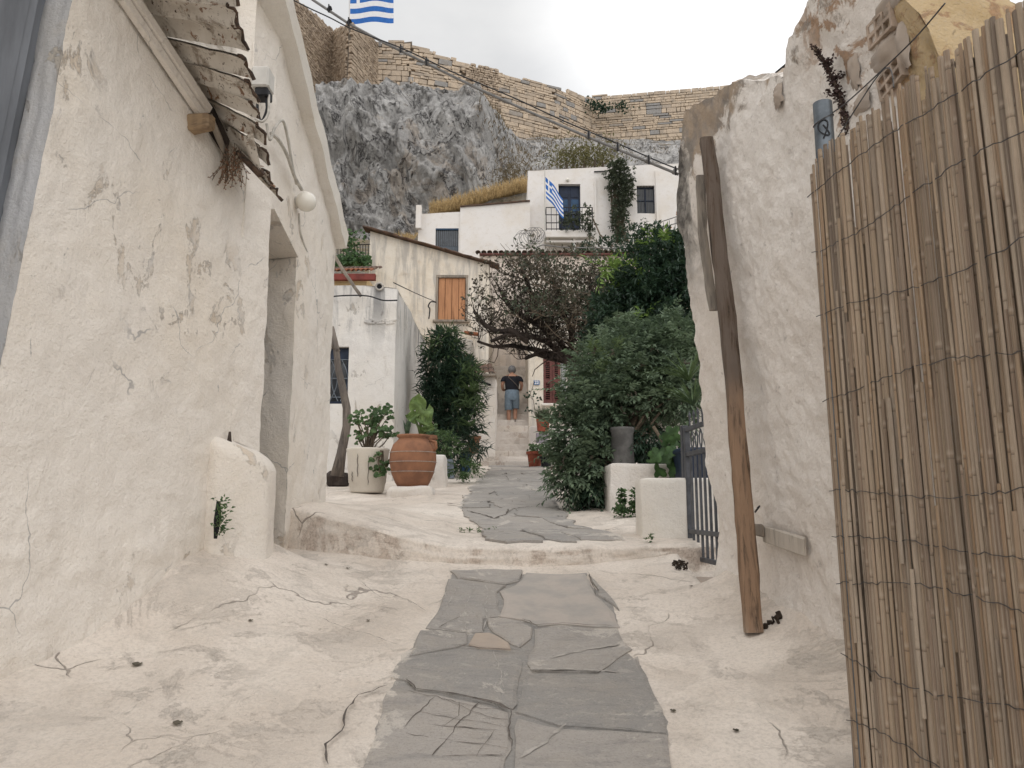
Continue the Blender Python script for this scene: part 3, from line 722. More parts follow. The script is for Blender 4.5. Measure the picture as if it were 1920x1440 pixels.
# tin eave: one rib sheet after another, each its own piece
EN = Vector((.962, -.275, 0)); ED = Vector((.275, .962, 0))
y = 3.52; k = 0
while y < 4.80:
    w = random.uniform(.095, .13); zi = roof_a(y)+.02; dr = interp(y, [(4.1, .19), (4.75, .32)])+random.uniform(-.02, .02); ov = interp(y, [(3.5, .74), (3.95, .60), (4.2, .48), (4.55, .36), (4.8, .29)])+random.uniform(-.025, .02)
    mb = MB(); sg = random.uniform(-.012, .012)
    def sheet(u, v, th=0):
        p = Vector((xwall_l(y), y, 0))+EN*lerp(-.12, ov+.012*math.sin(u*9+k), v)+ED*(u*w*1.12)
        arch = .030*math.sin(math.pi*min(1, max(0, u)))
        z = zi-.50*u*w*1.12-dr*max(0, lerp(-.25, 1, v))+arch+th+sg+.008*fr((p.x, p.y, k), 6, 3)-.04*ss(.85, 1, v)*ss(.3, .9, random.random())*.3
        return (p.x, p.y, z)
    mb.grid(sheet, 8, 10); n1 = len(mb.v); mb.grid(lambda u, v: sheet(u, v, .012), 8, 10)
    sh = mb.build('tin_sheet', M['tin'], house, smooth=True)
    mb = MB(); mb.tube([Vector(sheet(q/7, 1.0))+Vector((0, 0, .006)) for q in range(8)], [random.uniform(.006, .014) for _ in range(8)], 5); mb.build('rusted_rim', M['tinedge'], sh)
    y += w; k += 1
# loose last sheet hanging down
mb = MB()
A0, A1, B0, B1 = at(418, 246, 4.64), at(462, 312, 4.76), at(474, 246, 4.44), at(491, 322, 4.60)
mb.grid(lambda u, v: A0.lerp(A1, u).lerp(B0.lerp(B1, u), v)+Vector((0, 0, .03*math.sin(v*6.3)+.01*fr((u*3, v*3, 1), 2, 2))), 12, 10); mb.build('tin_sheet', M['tin'], house, smooth=True, label='loose rusty last tin sheet sagging at the eave end')
mb = MB(); mb.tube([at(445, 285, 4.62), at(470, 310, 4.62), at(487, 327, 4.60), at(493, 322, 4.59)], [.018, .02, .022, .02], 7); mb.build('rusted_rim', M['tinedge'], house)
for dz, dn, hh in ((-.10, .06, .05), (-.165, .04, .05)):
    mb = MB()
    pts = [Vector((xwall_l(q), q, roof_a(q)+dz))+EN*dn for q in np.linspace(3.5, 4.46, 8)]
    for a, b in zip(pts, pts[1:]):
        mb.box((a+b)/2, ((b-a).length+.004, .035, hh), frame_y(b-a))
    mb.build('eave_board', M['white'], house)
a = at(374, 232, 4.38)
mb = MB(); mb.box(a, (.17, .10, .10), frame_y(EN), bev=.014, jit=.012); mb.build('beam_end', M['endgrain'], house)
mb = MB(); mb.tube([at(392, 215, 4.46), at(410, 258, 4.56), at(426, 300, 4.66)], [.02, .022, .016], 7); mb.build('rafter', M['greywood'], house)
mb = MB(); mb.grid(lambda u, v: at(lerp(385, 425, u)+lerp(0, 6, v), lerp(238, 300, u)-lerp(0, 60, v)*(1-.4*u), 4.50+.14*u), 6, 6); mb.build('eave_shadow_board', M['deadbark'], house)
# concrete slab of the upper roof
mb = MB()
def slabp(y, e, th): return Vector((lerp(-1.86, -1.617, e), y, roof_b(y)+th-.02*(1-e)))
for th in (0, .13): mb.grid(lambda u, v: slabp(lerp(4.85, 7.2, u), v, th)+Vector((.012*fr((u*8, v, 2), 1, 3), 0, .008*fr((u*10, v*2, 5), 1, 3))), 40, 6)
mb.grid(lambda u, v: slabp(lerp(4.85, 7.2, u), 1, .13*v)+Vector((.012*fr((u*8, 1, 2), 1, 3)+.02*v, 0, .008*fr((u*10, 2, 5), 1, 3))), 40, 3)
mb.grid(lambda u, v: slabp(7.2, u, .13*v), 6, 2); mb.grid(lambda u, v: slabp(4.85, u, .13*v), 6, 2)
mb.build('roof_slab', M['clean'], house, smooth=False)
mb = MB(); mb.grid(lambda u, v: (lerp(-1.85, -6, v), lerp(4.9, 7.2, u), roof_b(lerp(4.9, 7.2, u))+.10), 2, 2); mb.build('roof', M['concrete'], house)
mb = MB(); mb.grid(lambda u, v: (lerp(-2.1, -6.0, v), lerp(3.0, 5.06, u), roof_a(lerp(3.0, 5.06, u))+.10+.5*v), 3, 3); mb.build('tin_roof', M['tin'], house)
mb = MB(); mb.grid(lambda u, v: (lerp(-1.95, -2.5, u), 4.90+.02*fr((u*6, v*6, 1), 2, 4), lerp(4.3, 5.05, v)), 16, 16); mb.build('stone_patch', M['concrete'], house)

# globe lamp
gp = at(574, 378, 5.78)
gl_ = thing('globe_lamp', 'round opal glass globe lamp on the wall above the doorway', 'lamp', gp)
mb = MB(); mb.ball(gp, .080, 26, 18); mb.build('globe', M['opal'], gl_, smooth=True)
mb = MB(); mb.tube([gp+Vector((-.055, .01, 0)), gp+Vector((-.09, .02, 0)), gp+Vector((-.20, .04, -.01))], [.045, .05, .048], 12); mb.build('mount', M['whitecable'], gl_, smooth=True)
# meter box and its cables
bp = at(493, 152, 4.92)
box = thing('meter_box', 'grey painted electric meter box under the upper roof slab', 'meter box', bp)
mb = MB(); mb.box(bp, (.12, .14, .15), bev=.012); mb.build('box_body', M['boxgrey'], box)
mb = MB(); mb.box(bp+Vector((.01, 0, -.105)), (.09, .11, .06), bev=.006); mb.build('box_base', M['iron'], box)
def cable(name, label, pts, r, mat, cat='cable', group=None, n=6, sub=6):
    P = [Vector(p) for p in pts]; out = []
    for i in range(len(P)-1):
        p0, p1, p2, p3 = P[max(i-1, 0)], P[i], P[i+1], P[min(i+2, len(P)-1)]
        for k in range(sub):
            t_ = k/sub
            out.append(.5*((2*p1)+(p2-p0)*t_+(2*p0-5*p1+4*p2-p3)*t_**2+(3*p1-p0-3*p2+p3)*t_**3))
    out.append(P[-1]); b = MB(); b.tube(out, r, n)
    o = b.build(name, mat, smooth=True, label=label, category=cat)
    if group: o['group'] = group
    return o
cable('looped_cable', 'black looped cable hanging under the meter box', [at(484, 175, 4.9), at(483, 205, 4.9), at(490, 228, 4.9), at(500, 205, 4.9), at(498, 178, 4.9)], .010, M['blackcable'])
cable('conduit', 'pale conduit bending round under the meter box', [at(479, 222, 4.86), at(492, 228, 4.86), at(503, 212, 4.88), at(504, 178, 4.9)], .009, M['whitecable'])
cable('wall_cable', 'pale cable arching over the wall above the globe lamp', [at(500, 232, 4.95), at(506, 262, 4.98), at(515, 240, 5.05), at(530, 226, 5.2), at(540, 262, 5.35), at(548, 310, 5.5), at(556, 345, 5.65)], .011, M['whitecable'])
cable('wall_cable', 'limewashed bundle of cable sloping along the wall down to the globe lamp', [at(508, 250, 5.0), at(522, 262, 5.12), at(538, 290, 5.32), at(552, 330, 5.52), at(566, 356, 5.7)], .014, M['whitecable'])
for i, (a_, lab) in enumerate((([(560, 400), (564, 440), (580, 480), (602, 494), (618, 502)], 'limewashed cable sagging below the globe lamp, lowest of three'), ([(568, 400), (576, 440), (592, 474), (608, 484), (619, 490)], 'limewashed cable sagging below the globe lamp, middle of three'), ([(580, 398), (590, 430), (600, 455), (612, 462), (620, 480)], 'limewashed cable sagging below the globe lamp, closest to the roof slab'))):
    cable('wall_cable', lab, [at(p[0], p[1], interp(p[0], [(555, 5.78), (620, 7.0)])) for p in a_], .010, M['whitecable'])

# ------------------------------------------------------------ leaf tools
def leaves(name, items, mat, parent=None, fold=.25, kind=None, **props):
    """items: rows (pos, direction, normal, length, width) - one small folded leaf each"""
    P = np.array([i[0] for i in items], float); D = np.array([i[1] for i in items], float); U = np.array([i[2] for i in items], float)
    Ln = np.array([i[3] for i in items], float)[:, None]; W = np.array([i[4] for i in items], float)[:, None]
    D /= np.linalg.norm(D, axis=1)[:, None]+1e-9
    S = np.cross(D, U); S /= np.linalg.norm(S, axis=1)[:, None]+1e-9; U = np.cross(S, D)
    a = P; l = P+D*Ln*.42+S*W*.5+U*W*fold; r = P+D*Ln*.42-S*W*.5+U*W*fold; m = P+D*Ln*.46; t_ = P+D*Ln-U*Ln*.16
    V = np.stack([a, l, m, r, t_], 1).reshape(-1, 3); n = len(P)
    b = np.arange(n)[:, None]*5
    F = np.concatenate([b+np.array([[0, 2, 1]]), b+np.array([[0, 3, 2]]), b+np.array([[1, 2, 4]]), b+np.array([[2, 3, 4]])], 1).reshape(-1, 3)
    mb = MB(); mb.v = V.tolist(); mb.f = [tuple(x) for x in F.tolist()]; mb.mi = [0]*len(mb.f)
    if kind: props['kind'] = kind
    return mb.build(name, mat, parent, smooth=False, **props)
def rv(rg): return Vector((rg.uniform(-1, 1), rg.uniform(-1, 1), rg.uniform(-1, 1)))
def sprigs(ells, n, L_, W_, rg, per=9, stem=.22, up=.35, pin=True, droop=.25, shell=(.62, 1.05)):
    """leafy sprigs through the outer part of a union of ellipsoids (centre, radii)"""
    vol = [e[1][0]*e[1][1]+e[1][1]*e[1][2]+e[1][0]*e[1][2] for e in ells]; tot = sum(vol); out = []
    for e, w in zip(ells, vol):
        for _ in range(int(n*w/tot)):
            nn = rv(rg)
            while nn.length > 1 or nn.length < .1: nn = rv(rg)
            nn.normalize(); q = Vector((nn.x*e[1][0], nn.y*e[1][1], nn.z*e[1][2]))
            f = rg.uniform(*shell)*(1+.16*mn.noise((e[0]+q)*2.2)); p = e[0]+q*f
            sd_ = (nn+Vector((0, 0, up))+rv(rg)*.6).normalized(); ls = stem*rg.uniform(.6, 1.3)
            side = sd_.cross(Vector((0, 0, 1))+rv(rg)*.3).normalized(); upv = side.cross(sd_)
            if upv.z < 0: upv = -upv
            for k in range(per):
                fr_ = (k+.5)/per; b = p+sd_*ls*fr_-Vector((0, 0, droop*ls*fr_*fr_))
                if pin:
                    sg = 1 if k % 2 else -1
                    d = sd_*.55+side*sg*.85-Vector((0, 0, droop))+rv(rg)*.22
                    if k == per-1: d = sd_-Vector((0, 0, droop))
                else: d = sd_*.4+rv(rg)*.9
                out.append((b, d, upv+rv(rg)*.35, L_*rg.uniform(.65, 1.2), W_*rg.uniform(.7, 1.2)))
    return out

# dried weed hanging at the eave end and small plants in the wall gap
rg = random.Random(3)
wd = thing('dried_weed', 'dry reddish weed hanging from the broken end of the tin eave', 'weed', at(430, 300, 4.62))
mb = MB(); it = []
for i in range(34):
    p = at(rg.uniform(418, 455), rg.uniform(268, 300), rg.uniform(4.55, 4.66)); pts = [p]; d = Vector((rg.uniform(-.25, .15), rg.uniform(-.1, .1), -1))
    for k in range(5): d = (d+rv(rg)*.28).normalized(); pts.append(pts[-1]+d*rg.uniform(.02, .055)); it += [(pts[-1], rv(rg), rv(rg), .016, .009) for _ in range(3)]
    mb.tube(pts, .0022, 4)
mb.build('stalk', M['stem'], wd, kind='stuff'); leaves('dry_leaf', it, M['weed_dry'], wd, kind='stuff')
def small_plant(label, spots, L_, W_, mat, seed, per=26, name='wall_plant', h=.1):
    rg = random.Random(seed); c = spots[0]; t_ = thing(name, label, 'plant', c); it = []; mb = MB()
    for p in spots:
        for k in range(per):
            d = Vector((rg.uniform(-.2, 1), rg.uniform(-1, .2), rg.uniform(-.2, .9))).normalized(); q = p+d*h*rg.uniform(.3, 1)+rv(rg)*h*.35
            it.append((q, d+rv(rg)*.5, Vector((.2, -.6, .8))+rv(rg)*.5, L_*rg.uniform(.6, 1.2), W_*rg.uniform(.7, 1.2)))
            if k % 4 == 0: mb.tube([p, (p+q)/2+rv(rg)*.006, q], .002, 4)
    mb.build('stem', M['greenstem'], t_); leaves('foliage', it, mat, t_, kind='stuff'); return t_
small_plant('little succulent sprouting from the dark gap beside the buttress', [at(412, y_, 4.60) for y_ in (945, 965, 985, 1000)], .03, .016, M['leaf_ger'], 4, 22, h=.05)

# ------------------------------------------------------------ ruined wall on the right
rw = thing('ruined_wall', 'crumbling rough whitewashed wall with exposed stone top behind the bamboo fence', 'wall', (1.7, 4, .7))
TOPP = [(2.45, 3.0), (2.60, 3.1), (2.66, 3.36), (2.85, 3.76), (3.17, 3.89), (3.33, 3.87), (3.5, 3.82), (3.58, 3.74), (3.66, 3.70), (3.72, 3.74), (3.95, 3.86), (4.23, 4.0), (4.58, 4.06), (4.66, 4.10), (4.82, 4.15), (4.95, 4.08), (5.08, 3.9), (5.2, 3.6)]
def rw_top(y): return interp(y, TOPP)+.03*fr((y, 0, 1), 6, 3)
def rw_front(y, z):
    x = xwall_r(y, z)
    d = .030*fr((y, z, 2), 1.6, 4)+.010*fr((y, z, 6), 7, 4)+.007*fr((y, z, 3), 22, 3)
    x += .06*ss(3.3, 3.9, z)*mn.noise(Vector((y*3, z*3, 8))) - .10*math.exp(-((z-.75-.19*(y-3.9))/.18)**2)*.6
    return x+d
mb = MB(); Y0, Y1 = 2.60, 5.16
def yedge(z): return Y1+.05*fr((z*1.5, 3, 1), 1.6, 3)+.06*ss(3.0, 3.6, z)*mn.noise(Vector((z*4, 1, 1)))
def rf(u, v):
    z = lerp(.1, rw_top(lerp(Y0, Y1, u)), v); y = lerp(Y0, yedge(z), u); return (rw_front(y, z), y, z)
mb.grid(rf, 190, 190)
def rt(u, v):
    p = Vector(rf(u, 1)); return (p.x+.42*v, p.y, p.z+.05*math.sin(v*3.1)+.05*fr((p.x*3+v, p.y*3, 2), 2.5, 4)*ss(0, .2, v))
mb.grid(rt, 120, 10)
mb.grid(lambda u, v: (lerp(rf(1, v)[0], rf(1, v)[0]+.42, u), rf(1, v)[1]+.02*math.sin(3*u)+.02*fr((u*2, v*6, 1), 2, 3), rf(1, v)[2]), 12, 80)
mb.grid(lambda u, v: (rf(0, v)[0]+.42*u, rf(0, v)[1], rf(0, v)[2]), 8, 40)
mb.grid(lambda u, v: (rt(u, 1)[0], rt(u, 1)[1], lerp(.1, rt(u, 1)[2], v)), 60, 4)
# its plaster: weathered to dark stone near the free end and top
t = NT('ruined_wall_plaster')
big = t.noise(.9, 6, .6); mid = t.noise(5, 9, .68, .4); sm = t.noise(34, 6, .7); x_, y_, z_ = t.sep()
c = t.mix(t.step(big, .4, .7), (.88, .83, .775), (.83, .765, .70))
c = t.mix(t.mul(t.step(mid, .52, .72), .4), c, (.64, .56, .49))
c = t.mix(t.mul(t.step(t.noise(11, 7, .7, .3), .60, .70), .55), c, (.40, .36, .34))
pit = t.step(t.noise(24, 6, .72), .66, .72); c = t.mix(t.mul(pit, .5), c, (.34, .27, .21))
# exposed masonry where the coat has fallen off along the top
edge = t.mul(t.step(t.n('ShaderNodeMath', {0: z_, 1: t.mul(t.noise(3.5, 7, .7, .5), 1.5)}, operation='ADD').outputs[0], 4.50, 4.62), .85)
c = t.mix(edge, c, t.mix(t.step(t.noise(6, 5), .4, .6), (.40, .30, .21), (.24, .205, .175)))
fe = t.mul(t.step(t.n('ShaderNodeMath', {0: y_, 1: t.mul(t.noise(3.2, 7, .7, .6), .9)}, operation='ADD').outputs[0], 5.28, 5.52), t.step(z_, 2.7, 3.5))
c = t.mix(fe, c, t.mix(t.step(t.noise(9, 6, .7), .4, .62), (.33, .31, .28), (.12, .112, .105)))
oc = t.step(t.n('ShaderNodeMath', {0: y_, 1: t.mul(t.noise(4, 6, .7), .35)}, operation='ADD').outputs[0], 3.00, 3.03, 1, 0)
c = t.mix(t.mul(oc, t.step(z_, 2.7, 2.9)), c, t.mix(t.step(mid, .4, .65), (.60, .46, .28), (.52, .38, .21)))
bk = t.mul(t.step(t.noise(5.5, 7, .68, .5), .52, .58), t.mul(t.step(z_, 2.95, 3.25), t.step(y_, 3.55, 3.25)))
c = t.mix(t.mul(bk, .85), c, t.mix(t.step(sm, .4, .65), (.42, .25, .14), (.30, .19, .12)))
b = t.bump(mid, .035, .6); b = t.bump(sm, .012, .9, b); b = t.bump(t.mul(pit, -1), .008, .8, b); hf = t.noise(70, 4, .72); c = t.mix(t.mul(t.step(hf, .46, .70), .26), c, (.50, .43, .37)); b = t.bump(hf, .008, .85, b)
M['ruin'] = t.done(c, .95, b, spec=.1)
mb.build('wall_body', M['ruin'], rw, smooth=True)
# hollow bricks left open in the masonry
def hollow_brick(c, w, h, ang):
    c = Vector(c); U = Vector((0, -1, 0)); Wv = Vector((-.08, 0, 1)).normalized(); U2 = U*math.cos(ang)+Wv*math.sin(ang); W2 = Wv*math.cos(ang)-U*math.sin(ang); N = Vector((-1, -.1, 0))
    mb = MB(); q = lambda a, b, d: c+U2*(a*w)+W2*(b*h)+N*d
    xs = [-.5, -.42, -.18, -.12, .12, .18, .42, .5]; ys = [-.5, -.38, -.07, .07, .38, .5]
    for i in range(7):
        for j in range(5):
            hole = i % 2 == 1 and j % 2 == 1
            d = -.05 if hole else .012
            mb.cur = 1 if hole else 0
            mb.add([q(xs[i], ys[j], d), q(xs[i+1], ys[j], d), q(xs[i+1], ys[j+1], d), q(xs[i], ys[j+1], d)], [(0, 1, 2, 3)])
            if hole:
                mb.cur = 0
                cs = [(xs[i], ys[j]), (xs[i+1], ys[j]), (xs[i+1], ys[j+1]), (xs[i], ys[j+1])]
                for (e, f), (g, h_) in zip(cs, cs[1:]+cs[:1]): mb.add([q(e, f, .012), q(g, h_, .012), q(g, h_, -.05), q(e, f, -.05)], [(0, 1, 2, 3)])
    cs = [(-.5, -.5), (.5, -.5), (.5, .5), (-.5, .5)]
    for (e, f), (g, h_) in zip(cs, cs[1:]+cs[:1]): mb.add([q(e, f, .012), q(g, h_, .012), q(g, h_, -.05), q(e, f, -.05)], [(0, 1, 2, 3)])
    mb.build('hollow_brick', [simple('brick_clay_'+str(ang)[:4], (.50, .40, .32), .9, .25, 14, .004), M['dark']], rw)
def onwall(px, py, g=.02):
    d = ray(px, py); y = 2.4
    while y < 5.2:
        p = Vector((0, 0, CAMZ))+d*(y/d.y)
        if p.x >= rw_front(p.y, p.z)-g: return p
        y += .01
    return p
for px, py, s, an in ((1652, 50, 1.0, -.10), (1671, 146, .95, .06)):
    hollow_brick(onwall(px, py, .012), .20*s, .105*s, an)
for px, py, w, h in ((1668, 10, .16, .10), (1660, 100, .14, .13), (1697, 80, .05, .24), (1605, 130, .05, .20), (1618, 195, .09, .10), (1462, 180, .07, .12)):
    p = onwall(px, py, .0); mb = MB(); sd0 = px
    mb.grid(lambda u, v: p+Vector((-.028*math.sin(math.pi*u)*math.sin(math.pi*v)-.006+.014*fr((u*2, v*2, sd0), 2, 3), (u-.5)*w*1.6*(1+.3*mn.noise(Vector((v*3, sd0, 0)))), (v-.5)*h*(1+.3*mn.noise(Vector((u*3, sd0, 4)))))), 10, 10)
    mb.build('exposed_stone', M['slab_tan'], rw, smooth=True)

# timber pole, board, bracket
def timber(name, a, b, wa, wb, mat, lab, cat, seg=14, seed=1, depth=.9, parent=None):
    a, b = Vector(a), Vector(b); rg = random.Random(seed); ax = (b-a).normalized(); s = ax.cross(Vector((0, 1, 0))).normalized(); f = s.cross(ax)
    mb = MB(); n = 12
    def pt(u, v):
        an = 2*math.pi*u+.4; cx, sy = math.cos(an), math.sin(an); e = .55
        cx = math.copysign(abs(cx)**e, cx); sy = math.copysign(abs(sy)**e, sy); w = lerp(wa, wb, v)/2
        p = a.lerp(b, v)+s*(.012*math.sin(v*5+seed)+.003*math.sin(v*17+seed))
        k = 1+.16*fr((math.cos(6.283*u)*1.2, math.sin(6.283*u)*1.2, v*7+seed), 1.5, 4)
        return p+(s*cx+f*sy*depth)*w*k
    mb.grid(pt, n, seg, True); m = len(mb.v); mb.f += [tuple(range(n)), tuple(range(m-n, m))]; mb.mi += [0, 0]
    kw = {} if parent else dict(label=lab, category=cat)
    return mb.build(name, mat, parent, smooth=False, **kw)
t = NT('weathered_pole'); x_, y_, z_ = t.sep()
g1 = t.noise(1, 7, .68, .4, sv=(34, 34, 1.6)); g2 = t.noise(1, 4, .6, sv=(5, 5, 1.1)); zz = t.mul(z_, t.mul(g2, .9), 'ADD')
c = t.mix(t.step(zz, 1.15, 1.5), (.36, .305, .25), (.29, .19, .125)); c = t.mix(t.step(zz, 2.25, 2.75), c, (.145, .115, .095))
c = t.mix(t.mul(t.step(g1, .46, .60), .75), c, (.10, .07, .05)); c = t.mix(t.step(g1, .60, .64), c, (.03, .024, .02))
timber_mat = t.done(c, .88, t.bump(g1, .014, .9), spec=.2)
pa = hit(1421, 1180, g_low); pa = pa+Vector((-.02, -.03, -.01))
pb = at(1333, 262, 4.45)+Vector((-.02, 0, 0))
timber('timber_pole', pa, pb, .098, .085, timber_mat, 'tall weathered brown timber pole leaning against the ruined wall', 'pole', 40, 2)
timber('board', at(1337, 582, 4.50)+Vector((-.01, 0, 0)), at(1318, 330, 4.60)+Vector((-.02, 0, 0)), .055, .06, M['greywood'], 'short grey board fixed beside the upper timber pole', 'board', 12, 5, depth=.5)
br_ = thing('wooden_bracket', 'old grey wooden batten and block bracing the foot of the timber pole', 'bracket', at(1440, 1010, 4.1))
wa_, wb_ = onwall(1436, 1000, .02), onwall(1514, 1026, .02)
mb = MB(); mb.box((wa_+wb_)/2+Vector((-.012, 0, 0)), ((wb_-wa_).length, .022, .095), frame_y(wb_-wa_), bev=.005, jit=.004); mb.build('batten', wood('pale_batten', (.52, .47, .41), (.40, .36, .31)), br_)
mb = MB(); mb.box(wa_+Vector((-.055, .0, .02)), (.09, .07, .06), rotm(0, .1, -.4), bev=.008, jit=.006); mb.build('block', M['greywood'], br_)
mb = MB(); mb.tube([at(1416, 960, 4.1), at(1424, 949, 4.02), at(1420, 953, 4.02)], .005, 5); mb.build('nail', M['iron'], br_)
rg = random.Random(12); mb = MB(); p = pa+Vector((.06, .02, .03))
for i in range(14): q = p+Vector((rg.gauss(0, .05), rg.gauss(0, .045), rg.uniform(-.02, .05))); mb.box(q, (rg.uniform(.015, .05), rg.uniform(.01, .03), rg.uniform(.01, .035)), rotm(rg.random()*3, rg.random()*3, rg.random()*3))
mb.build('rotten_wood_debris', M['soil'], kind='stuff')

# ------------------------------------------------------------ bamboo fence
bf = thing('bamboo_fence', 'tall fence of split bamboo reeds bound with wire', 'fence', (1.25, 2.2, .45))
def bx(y, z): return 1.172+.2*(2.77-y)-.01*(z-.64)
TM = []
rg = random.Random(21)
for q in range(7):      # shared reed shapes, one metre long, bowed across
    mb = MB(); bow = rg.uniform(-.7, .7); tw = rg.uniform(-.35, .35)
    def reed(u, v, o=1.0):
        an = math.pi*(u-.5)*.95; x = math.sin(an)*.5; yb = -math.cos(an)*.50*o
        a_ = tw*(v-.5); xx, yy = x*math.cos(a_)-yb*math.sin(a_), x*math.sin(a_)+yb*math.cos(a_)
        k = 1-.12*ss(.93, 1, v)*(q % 2)-.05*math.exp(-((v-.37-.04*q)/.01)**2)+.05*math.sin(v*7+q)
        return (xx*k+bow*math.sin(math.pi*v*1.3+q)*.35, yy*k, v)
    mb.grid(reed, 4, 12); n0 = len(mb.v)
    mb.grid(lambda u, v: (reed(u, v)[0]*.9, reed(u, v)[1]+.12, v), 4, 12)
    for j in (0, 12): mb.add([mb.v[j*5+i] for i in range(5)]+[mb.v[n0+j*5+i] for i in range(5)], [(i, i+1, 6+i, 5+i) for i in range(4)])
    TM.append(rawmesh(mb, 'reed', M['bamboo'], True))
def put_reed(y, z0, z1, w, back=0.0, lean=0.0):
    a = Vector((bx(y, z0)+back, y, z0)); b = Vector((bx(y, z1)+back, y+lean, z1))
    zax = (b-a); ln = zax.length; zax.normalize(); xax = Vector((.196, -.98, 0)); xax = (xax-zax*xax.dot(zax)).normalized(); yax = zax.cross(xax)
    Mx = Matrix((xax*w, yax*w, zax*ln)).transposed().to_4x4(); Mx.translation = a
    inst('reed', rg.choice(TM), bf, Mx)
y = 2.78
while y > 1.30:
    w = rg.uniform(.009, .015) if rg.random() < .7 else rg.uniform(.015, .023)
    top = 2.845+.018*rg.uniform(-1, 1)+.008*math.sin(y*9)-(.06 if rg.random() < .07 else 0); bot = .19*y-.1+rg.uniform(-.02, .02)
    le = rg.uniform(-.012, .012)
    if rg.random() < .55:
        cut = rg.uniform(.9, 2.7); put_reed(y, bot, cut, w, rg.uniform(-.004, .004), le*.5); put_reed(y+rg.uniform(-.006, .006), cut-rg.uniform(.03, .25), top, w*rg.uniform(.8, 1.2), .010+rg.uniform(-.003, .003), le*.5)
    else: put_reed(y, bot, top, w, rg.uniform(-.006, .006), le)
    if rg.random() < .35: c0 = rg.uniform(.6, 2.2); put_reed(y+rg.uniform(-.008, .008), c0, c0+rg.uniform(.3, .9), w*.8, -.012, 0)
    y -= w*rg.uniform(.86, 1.12)
y = 2.77
while y > 1.30:      # second layer seen through the gaps
    put_reed(y, .19*y-.1, 2.80+rg.uniform(-.08, .03), rg.uniform(.012, .02), .022, rg.uniform(-.02, .02)); y -= rg.uniform(.011, .019)
for z0, sg in ((2.70, .01), (2.47, .02), (2.20, .02), (1.92, .02), (1.56, .015), (1.41, .01), (1.27, .02), (1.0, .025), (.78, .02)):
    mb = MB(); pts = []
    for i in range(70):
        yy = 2.80-1.5*i/69; zz = z0+sg*math.sin(i*.13+z0*9)+.006*rg.uniform(-1, 1)-.02*(i/69)*(1 if z0 < 1.5 else 0)
        pts.append((bx(yy, zz)-.009-.006*rg.random(), yy, zz))
    mb.tube(pts, .0017, 4); mb.build('binding_wire', M['wire'], bf)
# fence post: a galvanised pipe with a scrawled mark
pp = thing('fence_post', 'galvanised pipe post with a scrawled mark at the bamboo fence end', 'post', Vector((1.22, 2.86, .55)))
a = Vector((1.235, 2.87, .45)); b = at(1542, 194, 2.87)
mb = MB(); mb.tube([a, a.lerp(b, .5), b], .037, 18, cap=False); n = 18; mb.tube([b, a.lerp(b, .9)], .033, 18); mb.build('pipe', M['galv'], pp, smooth=True)
ax = (b-a).normalized(); mb = MB(); pts = []
for i in range(26):
    th = i/25; an = -2.05+.62*math.sin(th*9.5)*(1-.3*th); zz = -.15-.05*math.sin(th*6.0+.4)-.07*th
    pts.append(b+ax*(zz+.06)+Vector((math.cos(an), math.sin(an), 0))*.0385)
mb.tube(pts, .0032, 4); mb.build('scrawled_mark', M['blackcable'], pp)
for k, (dz, tl) in enumerate(((.075, .02), (.255, .05))):
    mb = MB(); mb.tube([b-ax*(dz-tl*math.cos(q*.35))+Vector((math.cos(q*.35), math.sin(q*.35), 0))*.039 for q in range(20)], .0025, 4); mb.build('binding_wire', M['wire'], pp)
cable('fence_wire', 'slack wire running from the pipe post up to the ochre wall corner', [at(1560, 212, 2.85), at(1590, 190, 2.8), at(1650, 135, 2.68), at(1715, 72, 2.5), at(1772, 6, 2.36)], .003, M['wire'], 'wire')
cable('fence_wire', 'thin wire crossing the hollow bricks above the bamboo reeds', [at(1568, 262, 2.85), at(1640, 150, 2.7), at(1668, 128, 2.62), at(1676, 165, 2.6)], .0025, M['wire'], 'wire')
# dry weed stalk on top of the wall
ws = thing('dry_weed_stalk', 'dark dry weed stalk standing on the ruined wall beside the pipe post', 'weed', at(1590, 250, 3.45))
P = [at(1592, 250, 3.2), at(1585, 215, 3.2), at(1575, 180, 3.2), at(1562, 150, 3.2), at(1548, 120, 3.2), at(1524, 85, 3.2)]
mb = MB(); mb.tube(P, [.008, .008, .007, .006, .005, .003], 6); mb.build('stalk', M['stem'], ws)
rg = random.Random(9); it = []
for i in range(620):
    u = rg.random()*5; k = int(u); p = P[k].lerp(P[min(k+1, 5)], u-k); e = rg.choice((.010, .016, .02))*(1.35-u/6)
    it.append((p+rv(rg)*e, rv(rg), rv(rg), .016, .012))
for bq, d in ((P[2], (-.06, 0, .02)), (P[3], (.05, 0, .03)), (P[0], (.09, -.02, .05)), (P[4], (.03, 0, .02)), (P[1], (.07, 0, .02))):
    for i in range(60): f = rg.random(); it.append((bq+Vector(d)*f+rv(rg)*.012, rv(rg), rv(rg), .016, .012))
leaves('seed_head', it, simple('dark_dry_seed', (.085, .055, .05), .9, .3, 30, .001), ws, kind='stuff')

